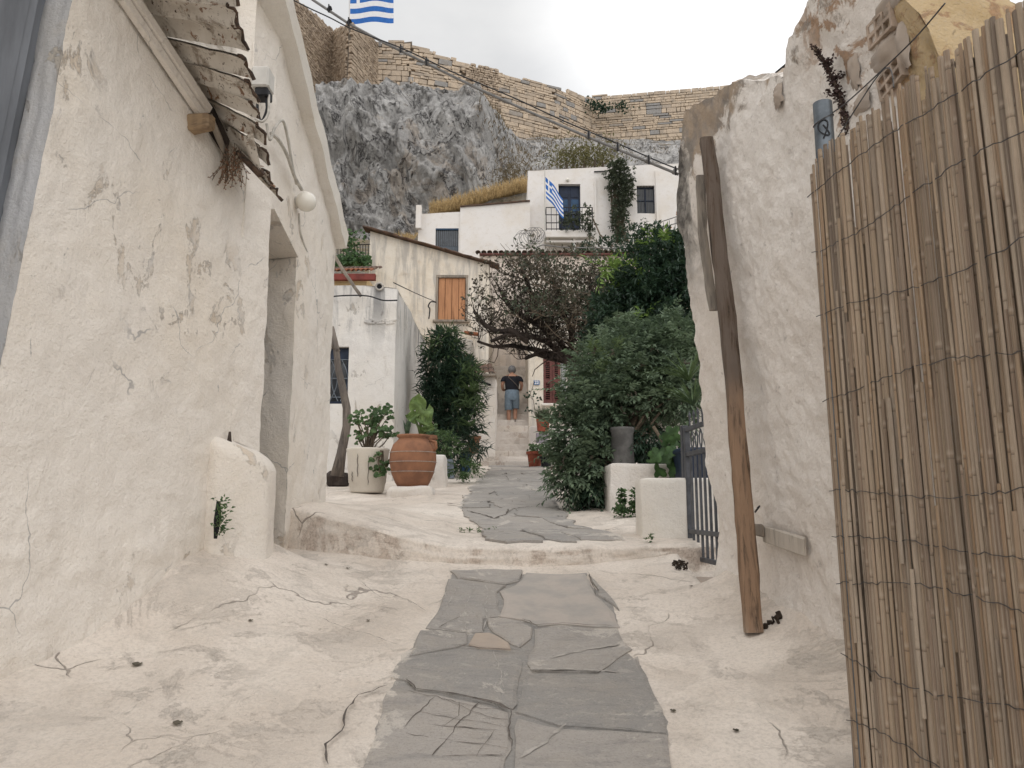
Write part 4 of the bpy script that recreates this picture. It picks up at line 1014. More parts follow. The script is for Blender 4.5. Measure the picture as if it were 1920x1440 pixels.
# ------------------------------------------------------------ gate, low wall, planter
gt = thing('metal_gate', 'grey painted metal bar gate standing ajar beside the ruined wall', 'gate', (1.43, 5.9, 1.0))
G0, G1 = Vector((1.415, 6.30, 0)), Vector((1.475, 5.18, 0)); gd = (G1-G0).normalized()
def gp_(s, z): q = G0+gd*s; return Vector((q.x, q.y, z))
gb, gtp = 1.10, 2.14; GLn = (G1-G0).length
mb = MB(); mb.box(gp_(0, (1.02+2.16)/2), (.055, .055, 1.16), frame_y(gd), bev=.004); mb.build('post', M['gate'], gt)
mb = MB(); mb.box(gp_(GLn-.03, 1.62), (.045, .045, 1.06), frame_y(gd), bev=.004); mb.build('frame_stile', M['gate'], gt)
mb = MB(); mb.box(gp_(.065, 1.62), (.045, .045, 1.06), frame_y(gd), bev=.004); mb.build('frame_stile', M['gate'], gt)
for z in (1.12, 1.32, 1.93, 2.13):
    mb = MB(); mb.box(gp_(GLn/2+.02, z), (GLn-.12, .034, .034), frame_y(gd), bev=.003); mb.build('rail', M['gate'], gt)
for i in range(8):
    s = .17+i*(GLn-.28)/7.4
    mb = MB(); mb.box(gp_(s, 1.525), (.022, .016, .80), frame_y(gd)); mb.build('bar', M['gate'], gt)
    mb = MB(); mb.tube([gp_(s, 2.13), gp_(s, 2.21), gp_(s, 2.235), gp_(s, 2.27)], [.008, .007, .013, .001], 6); mb.build('spike', M['gate'], gt)
    mb = MB(); mb.tube([gp_(s+.055, 1.95)+Vector((0, 0, 0)), gp_(s+.02, 2.0), gp_(s+.015, 2.05), gp_(s+.05, 2.10), gp_(s+.085, 2.06), gp_(s+.08, 2.0), gp_(s+.055, 1.95)], .006, 5); mb.build('scroll', M['gate'], gt)
mb = MB(); mb.box(gp_(-.035, 1.88), (.03, .05, .05), frame_y(gd), bev=.005); mb.build('hinge', M['iron'], gt)
def soft_box(x0, x1, y0, y1, z0, z1, r=.04, seed=0, n=10, amp=.012):
    """plastered block: rounded box of grids with uneven faces"""
    mb = MB(); c = Vector(((x0+x1)/2, (y0+y1)/2, (z0+z1)/2)); h = Vector(((x1-x0)/2, (y1-y0)/2, (z1-z0)/2))
    def f(p):
        q = Vector((max(-h.x+r, min(h.x-r, p.x)), max(-h.y+r, min(h.y-r, p.y)), max(-h.z+r, min(h.z-r, p.z))))
        d = p-q; d = d.normalized()*r if d.length > 1e-6 else d
        w = c+q+d; k = amp*fr((w.x, w.y, w.z+seed), 3, 3); return w+Vector((k, k*.7, k*.5))
    for a in range(3):
        o = [k for k in range(3) if k != a]
        for sg in (-1, 1):
            def g(u, v):
                p = Vector((0, 0, 0)); p[a] = sg*h[a]; p[o[0]] = lerp(-h[o[0]], h[o[0]], u); p[o[1]] = lerp(-h[o[1]], h[o[1]], v); return f(p)
            mb.grid(g, n, n)
    return mb
soft_box(1.03, 2.9, 6.22, 6.52, .95, 1.745, .035, 3, 24).build('low_wall', M['clean'], smooth=True, label='low rounded white wall block beside the grey gate', category='wall')
pl_ = thing('planter', 'square whitewashed masonry planter under the big shrub', 'planter', (1.3, 8.3, 1.5))
soft_box(1.0, 1.62, 7.95, 8.75, 1.35, 1.95, .03, 5, 20, .02).build('planter_wall', M['rough'], pl_, smooth=True)
mb = MB(); mb.grid(lambda u, v: (lerp(1.06, 1.56, u), lerp(8.0, 8.7, v), 1.93+.03*fr((u*3, v*3, 1), 2, 3)), 8, 8); mb.build('soil', M['soil'], pl_)
c0 = at(1168, 868, 8.35)
mb = MB(); mb.lathe([(.13, 0), (.13, .02), (.12, .36), (.135, .40), (.135, .43), (.10, .43)], (c0.x, c0.y, 1.93), 20, .03); mb.build('clay_pipe_pot', simple('dark_cement', (.16, .155, .15), .9, .3, 6, .01), smooth=True, label='grey cement pipe pot standing in the whitewashed planter', category='pot')
# garden wall and dark opening behind the gate
soft_box(1.7, 4.6, 9.4, 9.75, 1.3, 3.35, .05, 8, 26, .03).build('garden_wall', M['rough'], smooth=True, label='rough whitewashed garden wall behind the gate and shrub', category='wall')
bn = thing('wheelie_bin', 'dark bin with lid standing behind the gate bars', 'bin', at(1318, 905, 7.6))
p = at(1320, 900, 7.7)
mb = MB(); mb.grid(lambda u, v: Vector((p.x+lerp(.21, .27, v)*math.copysign(abs(math.cos(2*math.pi*u))**.3, math.cos(2*math.pi*u)), p.y+lerp(.2, .26, v)*math.copysign(abs(math.sin(2*math.pi*u))**.3, math.sin(2*math.pi*u)), lerp(1.3, 2.02, v))), 24, 4, True); mb.build('bin_body', M['navy'], bn)
mb = MB(); mb.box((p.x, p.y, 2.05), (.58, .56, .06), bev=.02); mb.build('lid', M['navy'], bn)

# ------------------------------------------------------------ houses along the lane
def house_walls(x0, x1, y0, y1, zb, top, mat, parent, ops=(), res=.14, amp=.02, depth=.18, seed=0, roof=True, name='wall', capdrop=.0, back=True):
    """four plastered walls; the front (facing down the lane) has real openings; top(x) gives the roof line"""
    mb = MB(); tp = top if callable(top) else (lambda x: top)
    xs = list(np.linspace(x0, x1, max(2, int((x1-x0)/res)))); zmax = max(tp(x0), tp(x1)); zs = list(np.linspace(0, 1, max(3, int((zmax-zb)/res))))
    for (a, b, c, d) in ops: xs += [a, b]
    xs = sorted(xs); xs = [x for i, x in enumerate(xs) if i == 0 or x-xs[i-1] > .004]
    zl = list(np.linspace(zb, zmax, len(zs)))
    for (a, b, c, d) in ops: zl += [c, d]
    zl = sorted(zl); zl = [z for i, z in enumerate(zl) if i == 0 or z-zl[i-1] > .004]
    def f(x, z):
        zz = min(z, tp(x)); k = amp*fr((x+seed, zz, seed), .8, 4)+amp*.35*fr((x, zz+seed, 2), 4, 3); return (x, y0+k, zz)
    vs = [f(x, z) for z in zl for x in xs]; nx = len(xs); fs = []
    for j in range(len(zl)-1):
        for i in range(nx-1):
            cx, cz = (xs[i]+xs[i+1])/2, (zl[j]+zl[j+1])/2
            if any(a < cx < b and c < cz < d for (a, b, c, d) in ops): continue
            if zl[j] >= max(tp(xs[i]), tp(xs[i+1])): continue
            fs.append((j*nx+i, j*nx+i+1, (j+1)*nx+i+1, (j+1)*nx+i))
    mb.add(vs, fs)
    for (a, b, c, d) in ops:
        P = [(a, c), (b, c), (b, d), (a, d)]
        for p, q in zip(P, P[1:]+P[:1]):
            A, B = Vector(f(*p)), Vector(f(*q)); mb.add([A, B, B+Vector((0, depth, 0)), A+Vector((0, depth, 0))], [(0, 1, 2, 3)])
    for x in (x0, x1):
        def side(u, v):
            y = lerp(y0, y1, u); z = lerp(zb, tp(x), v); k = amp*fr((y+seed, z, seed+4), .8, 4)*ss(0, .1, u)+(f(x, z)[1]-y0)*(1-ss(0, .1, u)); return (x+k*(0 if u == 0 else 1), y+(f(x, z)[1]-y0 if u == 0 else 0), z)
        mb.grid(side, max(3, int((y1-y0)/res/1.5)), max(3, int((tp(x)-zb)/res)))
    if back: mb.grid(lambda u, v: (lerp(x0, x1, u), y1, lerp(zb, tp(lerp(x0, x1, u)), v)), 6, 2)
    if roof: mb.grid(lambda u, v: (lerp(x0, x1, u), lerp(y0+.005, y1, v), tp(lerp(x0, x1, u))-capdrop), 10, 6)
    return mb.build(name, mat, parent, smooth=True)
TILE = MB(); TILE.grid(lambda u, v: (lerp(.5, .42, v)*math.cos(math.pi*u), v, lerp(.5, .42, v)*math.sin(math.pi*u)), 8, 2)
TILE.grid(lambda u, v: (lerp(.42, .35, v)*math.cos(math.pi*u), v, lerp(.42, .35, v)*math.sin(math.pi*u)), 8, 2)
TILE.add([(.5*math.cos(math.pi*i/8), 0, .5*math.sin(math.pi*i/8)) for i in range(9)]+[(.42*math.cos(math.pi*i/8), 0, .42*math.sin(math.pi*i/8)) for i in range(9)], [(i, i+1, 10+i, 9+i) for i in range(8)])
TILE_D = rawmesh(TILE, 'roof_tile', M['rooftile'], True); TILE_R = rawmesh(TILE, 'roof_tile_red', M['redtile'], True)
def tile_at(parent, p, run, w, ln, me=TILE_D, roll=0.0):
    """one barrel tile, its mouth at p, running along run"""
    y = Vector(run).normalized(); x = y.cross(Vector((0, 0, 1))).normalized(); z = x.cross(y)
    Mx = Matrix((x*w, y*ln, z*w*.8)).transposed().to_4x4(); Mx.translation = Vector(p); inst('roof_tile', me, parent, Mx @ Matrix.Rotation(roll, 4, 'Y'))

# --- low flat-roofed house
lh = thing('low_house', 'low flat roofed white house with black rain streaks and blue barred window', 'house', (-4, 14, 1.6))
lx0, lx1, ly = -7.5, -2.01, 13.0; lz = at(735, 535, 13).z
wx0, wx1 = at(560, 700, ly).x, at(653, 700, ly).x; wz0, wz1 = at(650, 757, ly).z, at(650, 650, ly).z
def ltop(x): return lz-.05*ss(-2.6, -2.0, x)+.03*mn.noise(Vector((x*2, 1, 1)))
house_walls(lx0, lx1, ly, 17.6, 1.3, ltop, M['low'], lh, [(wx0, wx1, wz0, wz1)], .11, .035, .16, 3)
win = MB(); win.box(((wx0+wx1)/2, ly+.17, (wz0+wz1)/2), (wx1-wx0, .02, wz1-wz0)); W1 = win.build('window', M['glass'], lh)
for x in (wx0+.03, wx1-.03, (wx0+wx1)/2):
    mb = MB(); mb.box((x, ly+.13, (wz0+wz1)/2), (.05, .05, wz1-wz0), bev=.004); mb.build('frame', M['navy'], W1)
for z in (wz0+.03, wz1-.11):
    mb = MB(); mb.box(((wx0+wx1)/2, ly+.128, z), (wx1-wx0, .05, .05 if z < wz0+.1 else .20), bev=.004); mb.build('frame', M['navy'], W1)
for k in range(3):
    z = lerp(wz0+.12, wz1-.22, k/2); mb = MB(); mb.tube([(wx0, ly+.05, z), (wx1, ly+.05, z)], .008, 5); mb.build('grille_bar', M['bluegrey'], lh)
for k in range(4):
    xc = lerp(wx0+.15, wx1-.15, k/3)
    for s in (-1, 1):
        mb = MB(); mb.tube([(xc+s*(.02+.12*math.sin(q/12*math.pi)), ly+.04, lerp(wz0+.05, wz1-.22, q/12)) for q in range(13)], .007, 5); mb.build('grille_scroll', M['bluegrey'], lh)
hp = at(712, 538, ly)
mb = MB(); mb.tube([hp+Vector((.062*math.cos(q*.42), -.03, .062*math.sin(q*.42))) for q in range(16)], .018, 6); mb.build('drain_ring', M['concrete'], lh, smooth=True)
mb = MB(); mb.box((hp.x, hp.y-.012, hp.z), (.10, .02, .10), bev=.008); mb.build('drain_hole', M['dark'], lh)
for k in range(9):  # broken lip of render under the drain
    p = at(lerp(690, 737, k/8), 603+3*math.sin(k*2.1), ly-.02); mb = MB(); mb.box(p, (.13, .035, .03+.02*random.random()), rotm(0, random.uniform(-.2, .2), 0), bev=.006, jit=.006); mb.build('render_lip', M['low'], lh)
timber('leaning_stick', at(676, 557, 12.85), at(622, 470, 12.6), .055, .06, M['greywood'], 'thin wooden stick propped against the low house parapet', 'stick', 10, 11)
cable('parapet_wire', 'dark wire slung along the low house parapet', [at(612, 557, 12.8), at(650, 554, 12.8), at(690, 555, 12.8), at(718, 563, 12.8), at(745, 563, 12.8)], .012, M['blackcable'], 'wire')
cable('stay_wire', 'thin wire sloping from the low house corner to the orange shutter', [at(738, 530, 13.1), at(780, 550, 17), at(817, 566, 21.8)], .010, M['blackcable'], 'wire')

# --- red tiled house behind it, with railing and ivy above
rh = thing('tiled_house', 'small ochre house with red beam and tiled eave behind the low house', 'house', (-4.6, 18.5, 3))
rz = at(650, 525, 18.4).z
mb = MB(); mb.box((-5.2, 20, rz-1.5), (3.2, 3.2, 3.2)); mb.build('wall', M['yellow'], rh)
mb = MB(); mb.box((at(655, 518, 18.2).x-.3, 18.2, at(655, 520, 18.2).z), (1.9, .12, .16), bev=.01); mb.build('red_beam', M['redpaint'], rh)
for k in range(11):
    p = at(600+9*k, 510-.2*k, 18.2); tile_at(rh, p, (0, 1, .38), .15, .5, TILE_R); tile_at(rh, p+Vector((0, .45, .17)), (0, 1, .38), .15, .5, TILE_D)
    tile_at(rh, p+Vector((.05, .9, .34)), (0, 1, .38), .15, .5, TILE_D)
rl = thing('iron_railing', 'dark iron railing with ivy below the rock face', 'railing', at(655, 500, 21.5))
for k in range(15):
    p0, p1 = at(618+5.2*k, 500, 21.5), at(618+5.2*k, 458, 21.5)
    mb = MB(); mb.tube([p0, p1], .012, 4); mb.build('bar', M['iron'], rl)
for yy in (462, 492):
    mb = MB(); mb.tube([at(612, yy, 21.5), at(694, yy-4, 21.5)], .016, 5); mb.build('rail', M['iron'], rl)
rg = random.Random(31)
iv = thing('ivy', 'green ivy creeping over tiles at the iron railing', 'ivy', at(655, 490, 21.2))
leaves('foliage', [(at(rg.uniform(622, 694), rg.gauss(491, 5), 21.2+rg.uniform(-.3, .3)), rv(rg), Vector((0, -1, .6))+rv(rg)*.5, .11, .10) for _ in range(700)]+[(at(rg.gauss(660, 10), rg.uniform(432, 490), 21.3+rg.uniform(-.2, .2)), rv(rg), Vector((0, -1, .6))+rv(rg)*.5, .11, .10) for _ in range(170)], M['leaf_ivy'], iv, kind='stuff')
mb = MB(); mb.tube([at(690, 498, 21.3), at(650, 496, 21.3), at(626, 494, 21.3)], .03, 5); mb.build('stem', M['stem'], iv)

# --- cream house with orange shutter
ch = thing('cream_house', 'cream plastered house with sloping roof edge and closed orange shutter', 'house', (-2.4, 23, 3))
cy = 22.0; cx0, cx1 = at(692, 500, cy).x, at(917, 500, cy).x; ca, cb = at(697, 434, cy), at(905, 493, cy)
def ctop(x): return ca.z+(cb.z-ca.z)*(x-ca.x)/(cb.x-ca.x)
sx0, sx1, sz0, sz1 = at(817, 560, cy).x, at(877, 560, cy).x, at(850, 604, cy).z, at(850, 516, cy).z
house_walls(cx0, cx1, cy, 26.5, 3, ctop, M['cream'], ch, [(sx0, sx1, sz0, sz1)], .16, .05, .16, 8)
mb = MB(); mb.box(((sx0+sx1)/2, cy+.13, (sz0+sz1)/2), (sx1-sx0, .03, sz1-sz0)); sh = mb.build('shutter_back', M['dark'], ch)
for k in range(4):
    w = (sx1-sx0-.14)/4; x = sx0+.07+w*(k+.5); mb = MB(); mb.box((x, cy+.055, (sz0+sz1)/2), (w-.012, .04, sz1-sz0-.16), bev=.006); mb.build('shutter_board', M['orangewood'], ch)
for (c_, s_) in ((((sx0+.03), cy+.04, (sz0+sz1)/2), (.07, .12, sz1-sz0)), (((sx1-.03), cy+.04, (sz0+sz1)/2), (.07, .12, sz1-sz0)), (((sx0+sx1)/2, cy+.038, sz1-.04), (sx1-sx0+.02, .13, .08)), (((sx0+sx1)/2, cy+.0, sz0+.02), (sx1-sx0+.14, .22, .07))):
    mb = MB(); mb.box(c_, s_, bev=.008); mb.build('shutter_frame', M['greywood'], ch)
for k in range(15):
    x = lerp(cx0-.05, cb.x+.35, k/14); z = ctop(x)+.02; s = (cb.z-ca.z)/(cb.x-ca.x)
    mb = MB(); mb.box((x, cy+.05, z+.02), (.30, .5, .045), rotm(0, -math.atan(s)+random.uniform(-.08, .08), random.uniform(-.1, .1)), bev=.008, jit=.01); mb.build('edge_tile', M['rooftile'], ch)
cable('hook_chain', 'iron hook and chain hanging left of the orange shutter', [at(818, 567, 21.85), at(808, 566, 21.85), at(803, 574, 21.85), at(806, 580, 21.85), at(804, 598, 21.85)], .018, M['iron'], 'hook')
# --- annex with little tiled roof left of the stairs
an = thing('stair_annex', 'small whitewashed annex with little tiled roof left of the stairs', 'annex', (-1, 20.5, 2.5))
ax0, ax1, ay = at(838, 760, 20).x, at(929, 760, 20).x, 20.0; az = at(900, 708, 20).z
house_walls(ax0, ax1, ay, 24.5, 2.0, lambda x: az, M['rough'], an, (), .14, .05, .1, 14)
for k in range(7):
    p = at(866+9.5*k, 703-abs(k-3)*.5, 19.75); tile_at(an, p, (-.12, 1, .42), .17, .55); tile_at(an, p+Vector((-.05, .5, .21)), (-.12, 1, .42), .17, .55)
mb = MB(); mb.box((at(897, 708, 19.8).x, 20.0, az+.03), (.95, .55, .06), bev=.01); mb.build('roof_board', M['greywood'], an)
mb = MB(); mb.box((at(864, 650, 20.8).x, 21.2, at(864, 650, 20.8).z), (.62, 1.2, .42), rotm(0, .2, 0), bev=.03); mb.build('canopy', M['concrete'], an)
mb = MB(); mb.box((at(884, 630, 21.6).x, 21.7, at(884, 624, 21.6).z), (.42, .3, .05), rotm(0, .12, 0)); mb.build('ledge_tile', M['redtile'], an)
mb = MB(); mb.tube([at(903, 716, 19.9), at(920, 722, 19.85)], .03, 6); mb.build('bracket', M['iron'], an)

# --- house 22 right of the stairs
h2 = thing('numbered_house', 'cream house number 22 with maroon louvred shutters right of the stairs', 'house', (1.5, 22, 2.5))
hy = 21.5; hx0, hx1 = at(991, 720, hy).x, 3.9; hz = at(1000, 505, hy).z
w0, w1, w2, w3 = at(1019, 757, hy), at(1081, 757, hy), 0, 0; wz0, wz1 = w0.z, at(1019, 672, hy).z
house_walls(hx0, hx1, hy, 26.5, 2.0, lambda x: hz, M['cream'], h2, [(w0.x, w1.x, wz0, wz1)], .15, .03, .2, 17)
ws_ = w1.x-w0.x
mb = MB(); mb.box(((w0.x+w1.x)/2, hy+.19, (wz0+wz1)/2), (ws_, .02, wz1-wz0)); pn = mb.build('window', M['glass'], h2)
mb = MB(); mb.grid(lambda u, v: (lerp(w0.x+.5*ws_, w1.x-.1, u), hy+.165+.015*math.sin(u*22), lerp(wz0, wz1, v)), 24, 2); mb.build('curtain', M['curtain'], pn)
for x in (.52, .72, .92):
    mb = MB(); mb.box((w0.x+ws_*x, hy+.14, (wz0+wz1)/2), (.035, .04, wz1-wz0)); mb.build('mullion', M['clean'], pn)
def louvre(x0, x1, yy, ang):
    s = thing_part = MB(); xc = (x0+x1)/2; w = x1-x0
    for x in (x0+.035, x1-.035): s.box((x, yy, (wz0+wz1)/2), (.07, .045, wz1-wz0), bev=.004)
    f = s.build('shutter_frame', M['maroon'], h2)
    for z in (wz0+.05, (wz0+wz1)/2, wz1-.05):
        m2 = MB(); m2.box((xc, yy, z), (w-.12, .04, .10), bev=.004); m2.build('shutter_rail', M['maroon'], f)
    n = 20
    for k in range(n):
        z = lerp(wz0+.13, wz1-.13, k/(n-1)); m2 = MB(); m2.box((xc, yy, z), (w-.12, .045, .010), rotm(.6, 0, 0)); m2.build('slat', M['maroon'], f)
louvre(w0.x, w0.x+ws_*.27, hy+.02, 0); louvre(w0.x+ws_*.275, w0.x+ws_*.52, hy+.025, 0); louvre(w1.x-ws_*.16, w1.x, hy+.02, 0)
mb = MB(); mb.box(((w0.x+w1.x)/2, hy-.05, wz0-.035), (ws_+.12, .24, .06), bev=.01); mb.build('sill', M['clean'], h2)
# enamel number plate
def textmesh(body, size, name):
    cu = bpy.data.curves.new(name, 'FONT'); cu.body = body; cu.size = size; cu.align_x = 'CENTER'; cu.align_y = 'CENTER'; cu.extrude = .002; cu.offset = .004
    o = bpy.data.objects.new('tmp', cu); COL.objects.link(o); dg = bpy.context.evaluated_depsgraph_get(); dg.update()
    me = bpy.data.meshes.new_from_object(o.evaluated_get(dg)); bpy.data.objects.remove(o); return me
np_ = at(1006, 718, hy); ns = thing('number_plate', 'blue enamel house number plate reading 22', 'sign', np_+Vector((0, -.05, 0)))
mb = MB(); mb.box(np_+Vector((0, -.05, 0)), (.165, .015, .125), bev=.004); mb.build('plate', M['signblue'], ns)
me = textmesh('22', .125, 'digits'); me.materials.clear(); me.materials.append(M['signwhite'])
inst('number', me, ns, Matrix.Translation(np_+Vector((0, -.0615, 0))) @ Matrix.Rotation(math.pi/2, 4, 'X'))
# --- tiled house closing the view behind the dead tree
bh = thing('back_house', 'pinkish house with a dark row of barrel tiles behind the dead tree', 'house', (.5, 28, 6))
by = 27.5; bx0, bx1 = at(899, 500, by).x, 5.2; bz = at(960, 477, by).z
house_walls(bx0, bx1, by, 31, 3.0, lambda x: bz, M['pink'], bh, (), .18, .05, .2, 23)
k = 0; x = bx0-.05
while x < bx1:
    tile_at(bh, (x, by-.18, bz+.02), (0, 1, .25), .20, .6); tile_at(bh, (x, by+.35, bz+.15), (0, 1, .25), .20, .6); x += .215
for xx, zz in ((.0, .0), (.02, .02)): pass
mb = MB(); mb.box(((bx0+bx1)/2, by-.05, bz-.03), (bx1-bx0, .22, .06), bev=.01); mb.build('eave_board', M['maroon'], bh)

# ------------------------------------------------------------ stairs
st = MB(); st.box((0, 24.5, 2.0), (1.2, 9.0, .6)); stairs = st.build('stairs', M['stepstone'], kind='structure')
rg = random.Random(2)
zc = g_up(0, 20.0)
def step(x0, x1, y, z, th=.21, dp=.5, seed=0):
    mb = soft_box(x0, x1, y, y+dp, z-th-.05, z, .022, seed, 8, .018); mb.build('step', M['stepstone'], stairs, smooth=True)
step(-.75, 1.05, 19.3, zc+.06, .2, 1.0, 1); step(-.62, 1.0, 19.75, zc+.20, .2, 1.0, 2)
sy, sz_, STEPS = 20.25, zc+.38, []
for k in range(17):
    STEPS.append((sy, sz_)); step(-.46-.01*k, .50, sy, sz_, .22, .62, 10+k); sy += .32; sz_ += .2
mb = soft_box(-.9, .55, sy, 27.4, sz_-3, sz_-.2, .03, 3); mb.build('landing', M['stepstone'], stairs)
soft_box(.46, 2.9, 20.35, 21.47, 2.0, 3.62, .05, 6, 18, .03).build('stair_side_wall', M['rough'], smooth=True, label='low whitewashed parapet block beside the stairs under the maroon shutters', category='wall')

# ------------------------------------------------------------ white house on the hill
wh = thing('hill_house', 'clean white flat roofed house with balcony high above the lane', 'house', (5, 41, 13))
wy = 40.0; wx0, wx1 = at(990, 380, wy).x, at(1330, 380, wy).x; wt0, wt1 = at(990, 320, wy).z, at(1290, 304, wy).z
def wtop(x): return wt0+(wt1-wt0)*(x-wx0)/(wx1-wx0)
def rect(px0, py0, px1, py1, Y): a, b = at(px0, py1, Y), at(px1, py0, Y); return (a.x, b.x, a.z, b.z)
dr_ = rect(1048, 345, 1088, 431, wy); wi_ = rect(1195, 348, 1227, 400, wy)
house_walls(wx0, wx1, wy, 46, 11.5, wtop, M['far'], wh, [dr_, wi_], .30, .03, .30, 31)
def fill(r, Y, name, mat, parent, th=.05):
    mb = MB(); mb.box(((r[0]+r[1])/2, Y, (r[2]+r[3])/2), (r[1]-r[0], th, r[3]-r[2])); return mb.build(name, mat, parent)
dd = fill(dr_, wy+.30, 'door', M['navy'], wh)
for k in range(2):
    w = (dr_[1]-dr_[0])/2
    for j, (f0, f1) in enumerate(((.05, .38), (.44, .70), (.74, .96))):
        mb = MB(); mb.box((dr_[0]+w*(k+.5), wy+.265, lerp(dr_[2], dr_[3], (f0+f1)/2)), (w*.72, .03, (dr_[3]-dr_[2])*(f1-f0)), bev=.01); mb.build('door_panel', M['blue'] if j == 1 else M['navy'], dd)
ww = fill(wi_, wy+.28, 'window', M['glass'], wh)
for k in range(3):
    mb = MB(); mb.box((lerp(wi_[0], wi_[1], (k)/2), wy+.24, (wi_[2]+wi_[3])/2), (.07, .05, wi_[3]-wi_[2])); mb.build('frame', M['navy'], ww)
for z in (wi_[2], (wi_[2]+wi_[3])/2, wi_[3]-.05):
    mb = MB(); mb.box(((wi_[0]+wi_[1])/2, wy+.238, z), (wi_[1]-wi_[0], .05, .06)); mb.build('frame', M['navy'], ww)
for k in range(6):
    x = lerp(wi_[0]+.08, wi_[1]-.08, k/5); mb = MB(); mb.tube([(x, wy+.06, wi_[2]), (x, wy+.06, wi_[3])], .014, 4); mb.build('grille_bar', M['iron'], wh)
mb = MB(); mb.ball(at(1064, 337, wy-.05), .10, 12, 8); mb.build('round_lamp', M['opal'], wh, smooth=True)
mb = MB(); mb.box((at(1116, 370, wy).x, wy-.06, at(1116, 385, wy).z), (.10, .12, 3.2)); mb.build('downpipe', M['far'], wh)
mb = MB(); mb.box((at(1228, 370, wy).x+.1, wy-.06, at(1228, 385, wy).z-.6), (.12, .12, 5.2)); mb.build('downpipe', M['far'], wh)
mb = MB(); mb.tube([at(1114, 322, wy-.06), at(1136, 321, wy-.06)], .035, 5); mb.build('bracket_arm', M['iron'], wh)
# balcony
bq = rect(1021, 433, 1112, 446, 38.9); bal = MB(); bal.box(((bq[0]+bq[1])/2, 39.4, (bq[2]+bq[3])/2), (bq[1]-bq[0], 1.2, bq[3]-bq[2]), bev=.03); bl = bal.build('balcony', M['far'], wh)
for px in (1077, 1110):
    mb = MB(); a = at(px, 452, 39.0); mb.box((a.x, 39.1, a.z-.7), (.13, .13, 1.9)); mb.build('post', M['far'], bl)
mb = MB(); a, b = at(1024, 452, 39), at(1110, 450, 39); mb.box(((a.x+b.x)/2, 39.1, a.z), (b.x-a.x, .14, .12)); mb.build('beam', M['far'], bl)
zb_, zt_ = at(1060, 432, 38.85).z, at(1060, 389, 38.85).z; xa, xb = at(1024, 410, 38.85).x, at(1111, 410, 38.85).x
for z in (zb_+.08, lerp(zb_, zt_, .33), lerp(zb_, zt_, .68), zt_):
    mb = MB(); mb.box(((xa+xb)/2, 38.85, z), (xb-xa, .035, .04)); mb.build('rail', M['iron'], bl)
for k in range(10):
    x = lerp(xa, xb, k/9); mb = MB(); mb.box((x, 38.852, (zb_+zt_)/2), (.045 if k in (0, 9) else .028, .03, zt_-zb_)); mb.build('baluster', M['iron'], bl)
for x in (xa, xb):
    for z in (zb_+.08, zt_): mb = MB(); mb.box((x, 39.4, z), (.035, 1.05, .04)); mb.build('rail', M['iron'], bl)
# lower wing
wg = thing('hill_house_wing', 'lower white wing with barred blue window beside the balcony house', 'house', (-1.5, 41, 12))
g0, g1, g2 = at(784, 430, wy-.4).x, at(863, 430, wy-.4).x, wx0+.1
wr = rect(816, 428, 860, 478, wy-.4)
def gtop(x): return at(800, 401, wy-.4).z+(x-g0)*.05 if x < g1 else at(930, 382, wy-.4).z+(x-g1)*.06
house_walls(g0, g1, wy-.4, 45, 10, lambda x: at(800, 401, wy-.4).z+(x-g0)*.05, M['far'], wg, [wr], .3, .03, .2, 37)
house_walls(g1, g2, wy-.55, 45, 10, lambda x: at(863, 389, wy-.4).z+(x-g1)*.085, M['far'], wg, (), .3, .03, .2, 39)
mb = MB(); mb.box((g0+.07, wy-.75, at(788, 410, wy-.6).z), (.30, .35, 1.3), bev=.03); mb.build('corner_pier', M['far'], wg)
v_ = fill(wr, wy-.22, 'window', M['bluegrey'], wg)
mb = MB(); mb.box(((wr[0]+wr[1])/2, wy-.26, wr[3]-.5), (wr[1]-wr[0], .02, .9)); mb.build('pane', M['glass'], v_)
for k in range(13):
    x = lerp(wr[0], wr[1], k/12); mb = MB(); mb.tube([(x, wy-.34, wr[2]), (x, wy-.34, wr[3]-.1)], .02, 4); mb.build('grille_bar', M['bluegrey'], wg)
for z in (wr[3]-.03, ):
    mb = MB(); mb.box(((wr[0]+wr[1])/2, wy-.33, z), (wr[1]-wr[0], .12, .08)); mb.build('frame', M['blue'], wg)
mb = MB(); a, b = at(784, 404, wy-.6), at(863, 398, wy-.6); mb.box(((g1+g2)/2, wy-.5, at(925, 384, wy-.5).z+.03), (g2-g1, .3, .07), rotm(0, -.085, 0)); mb.build('coping', M['rooftile'], wg)

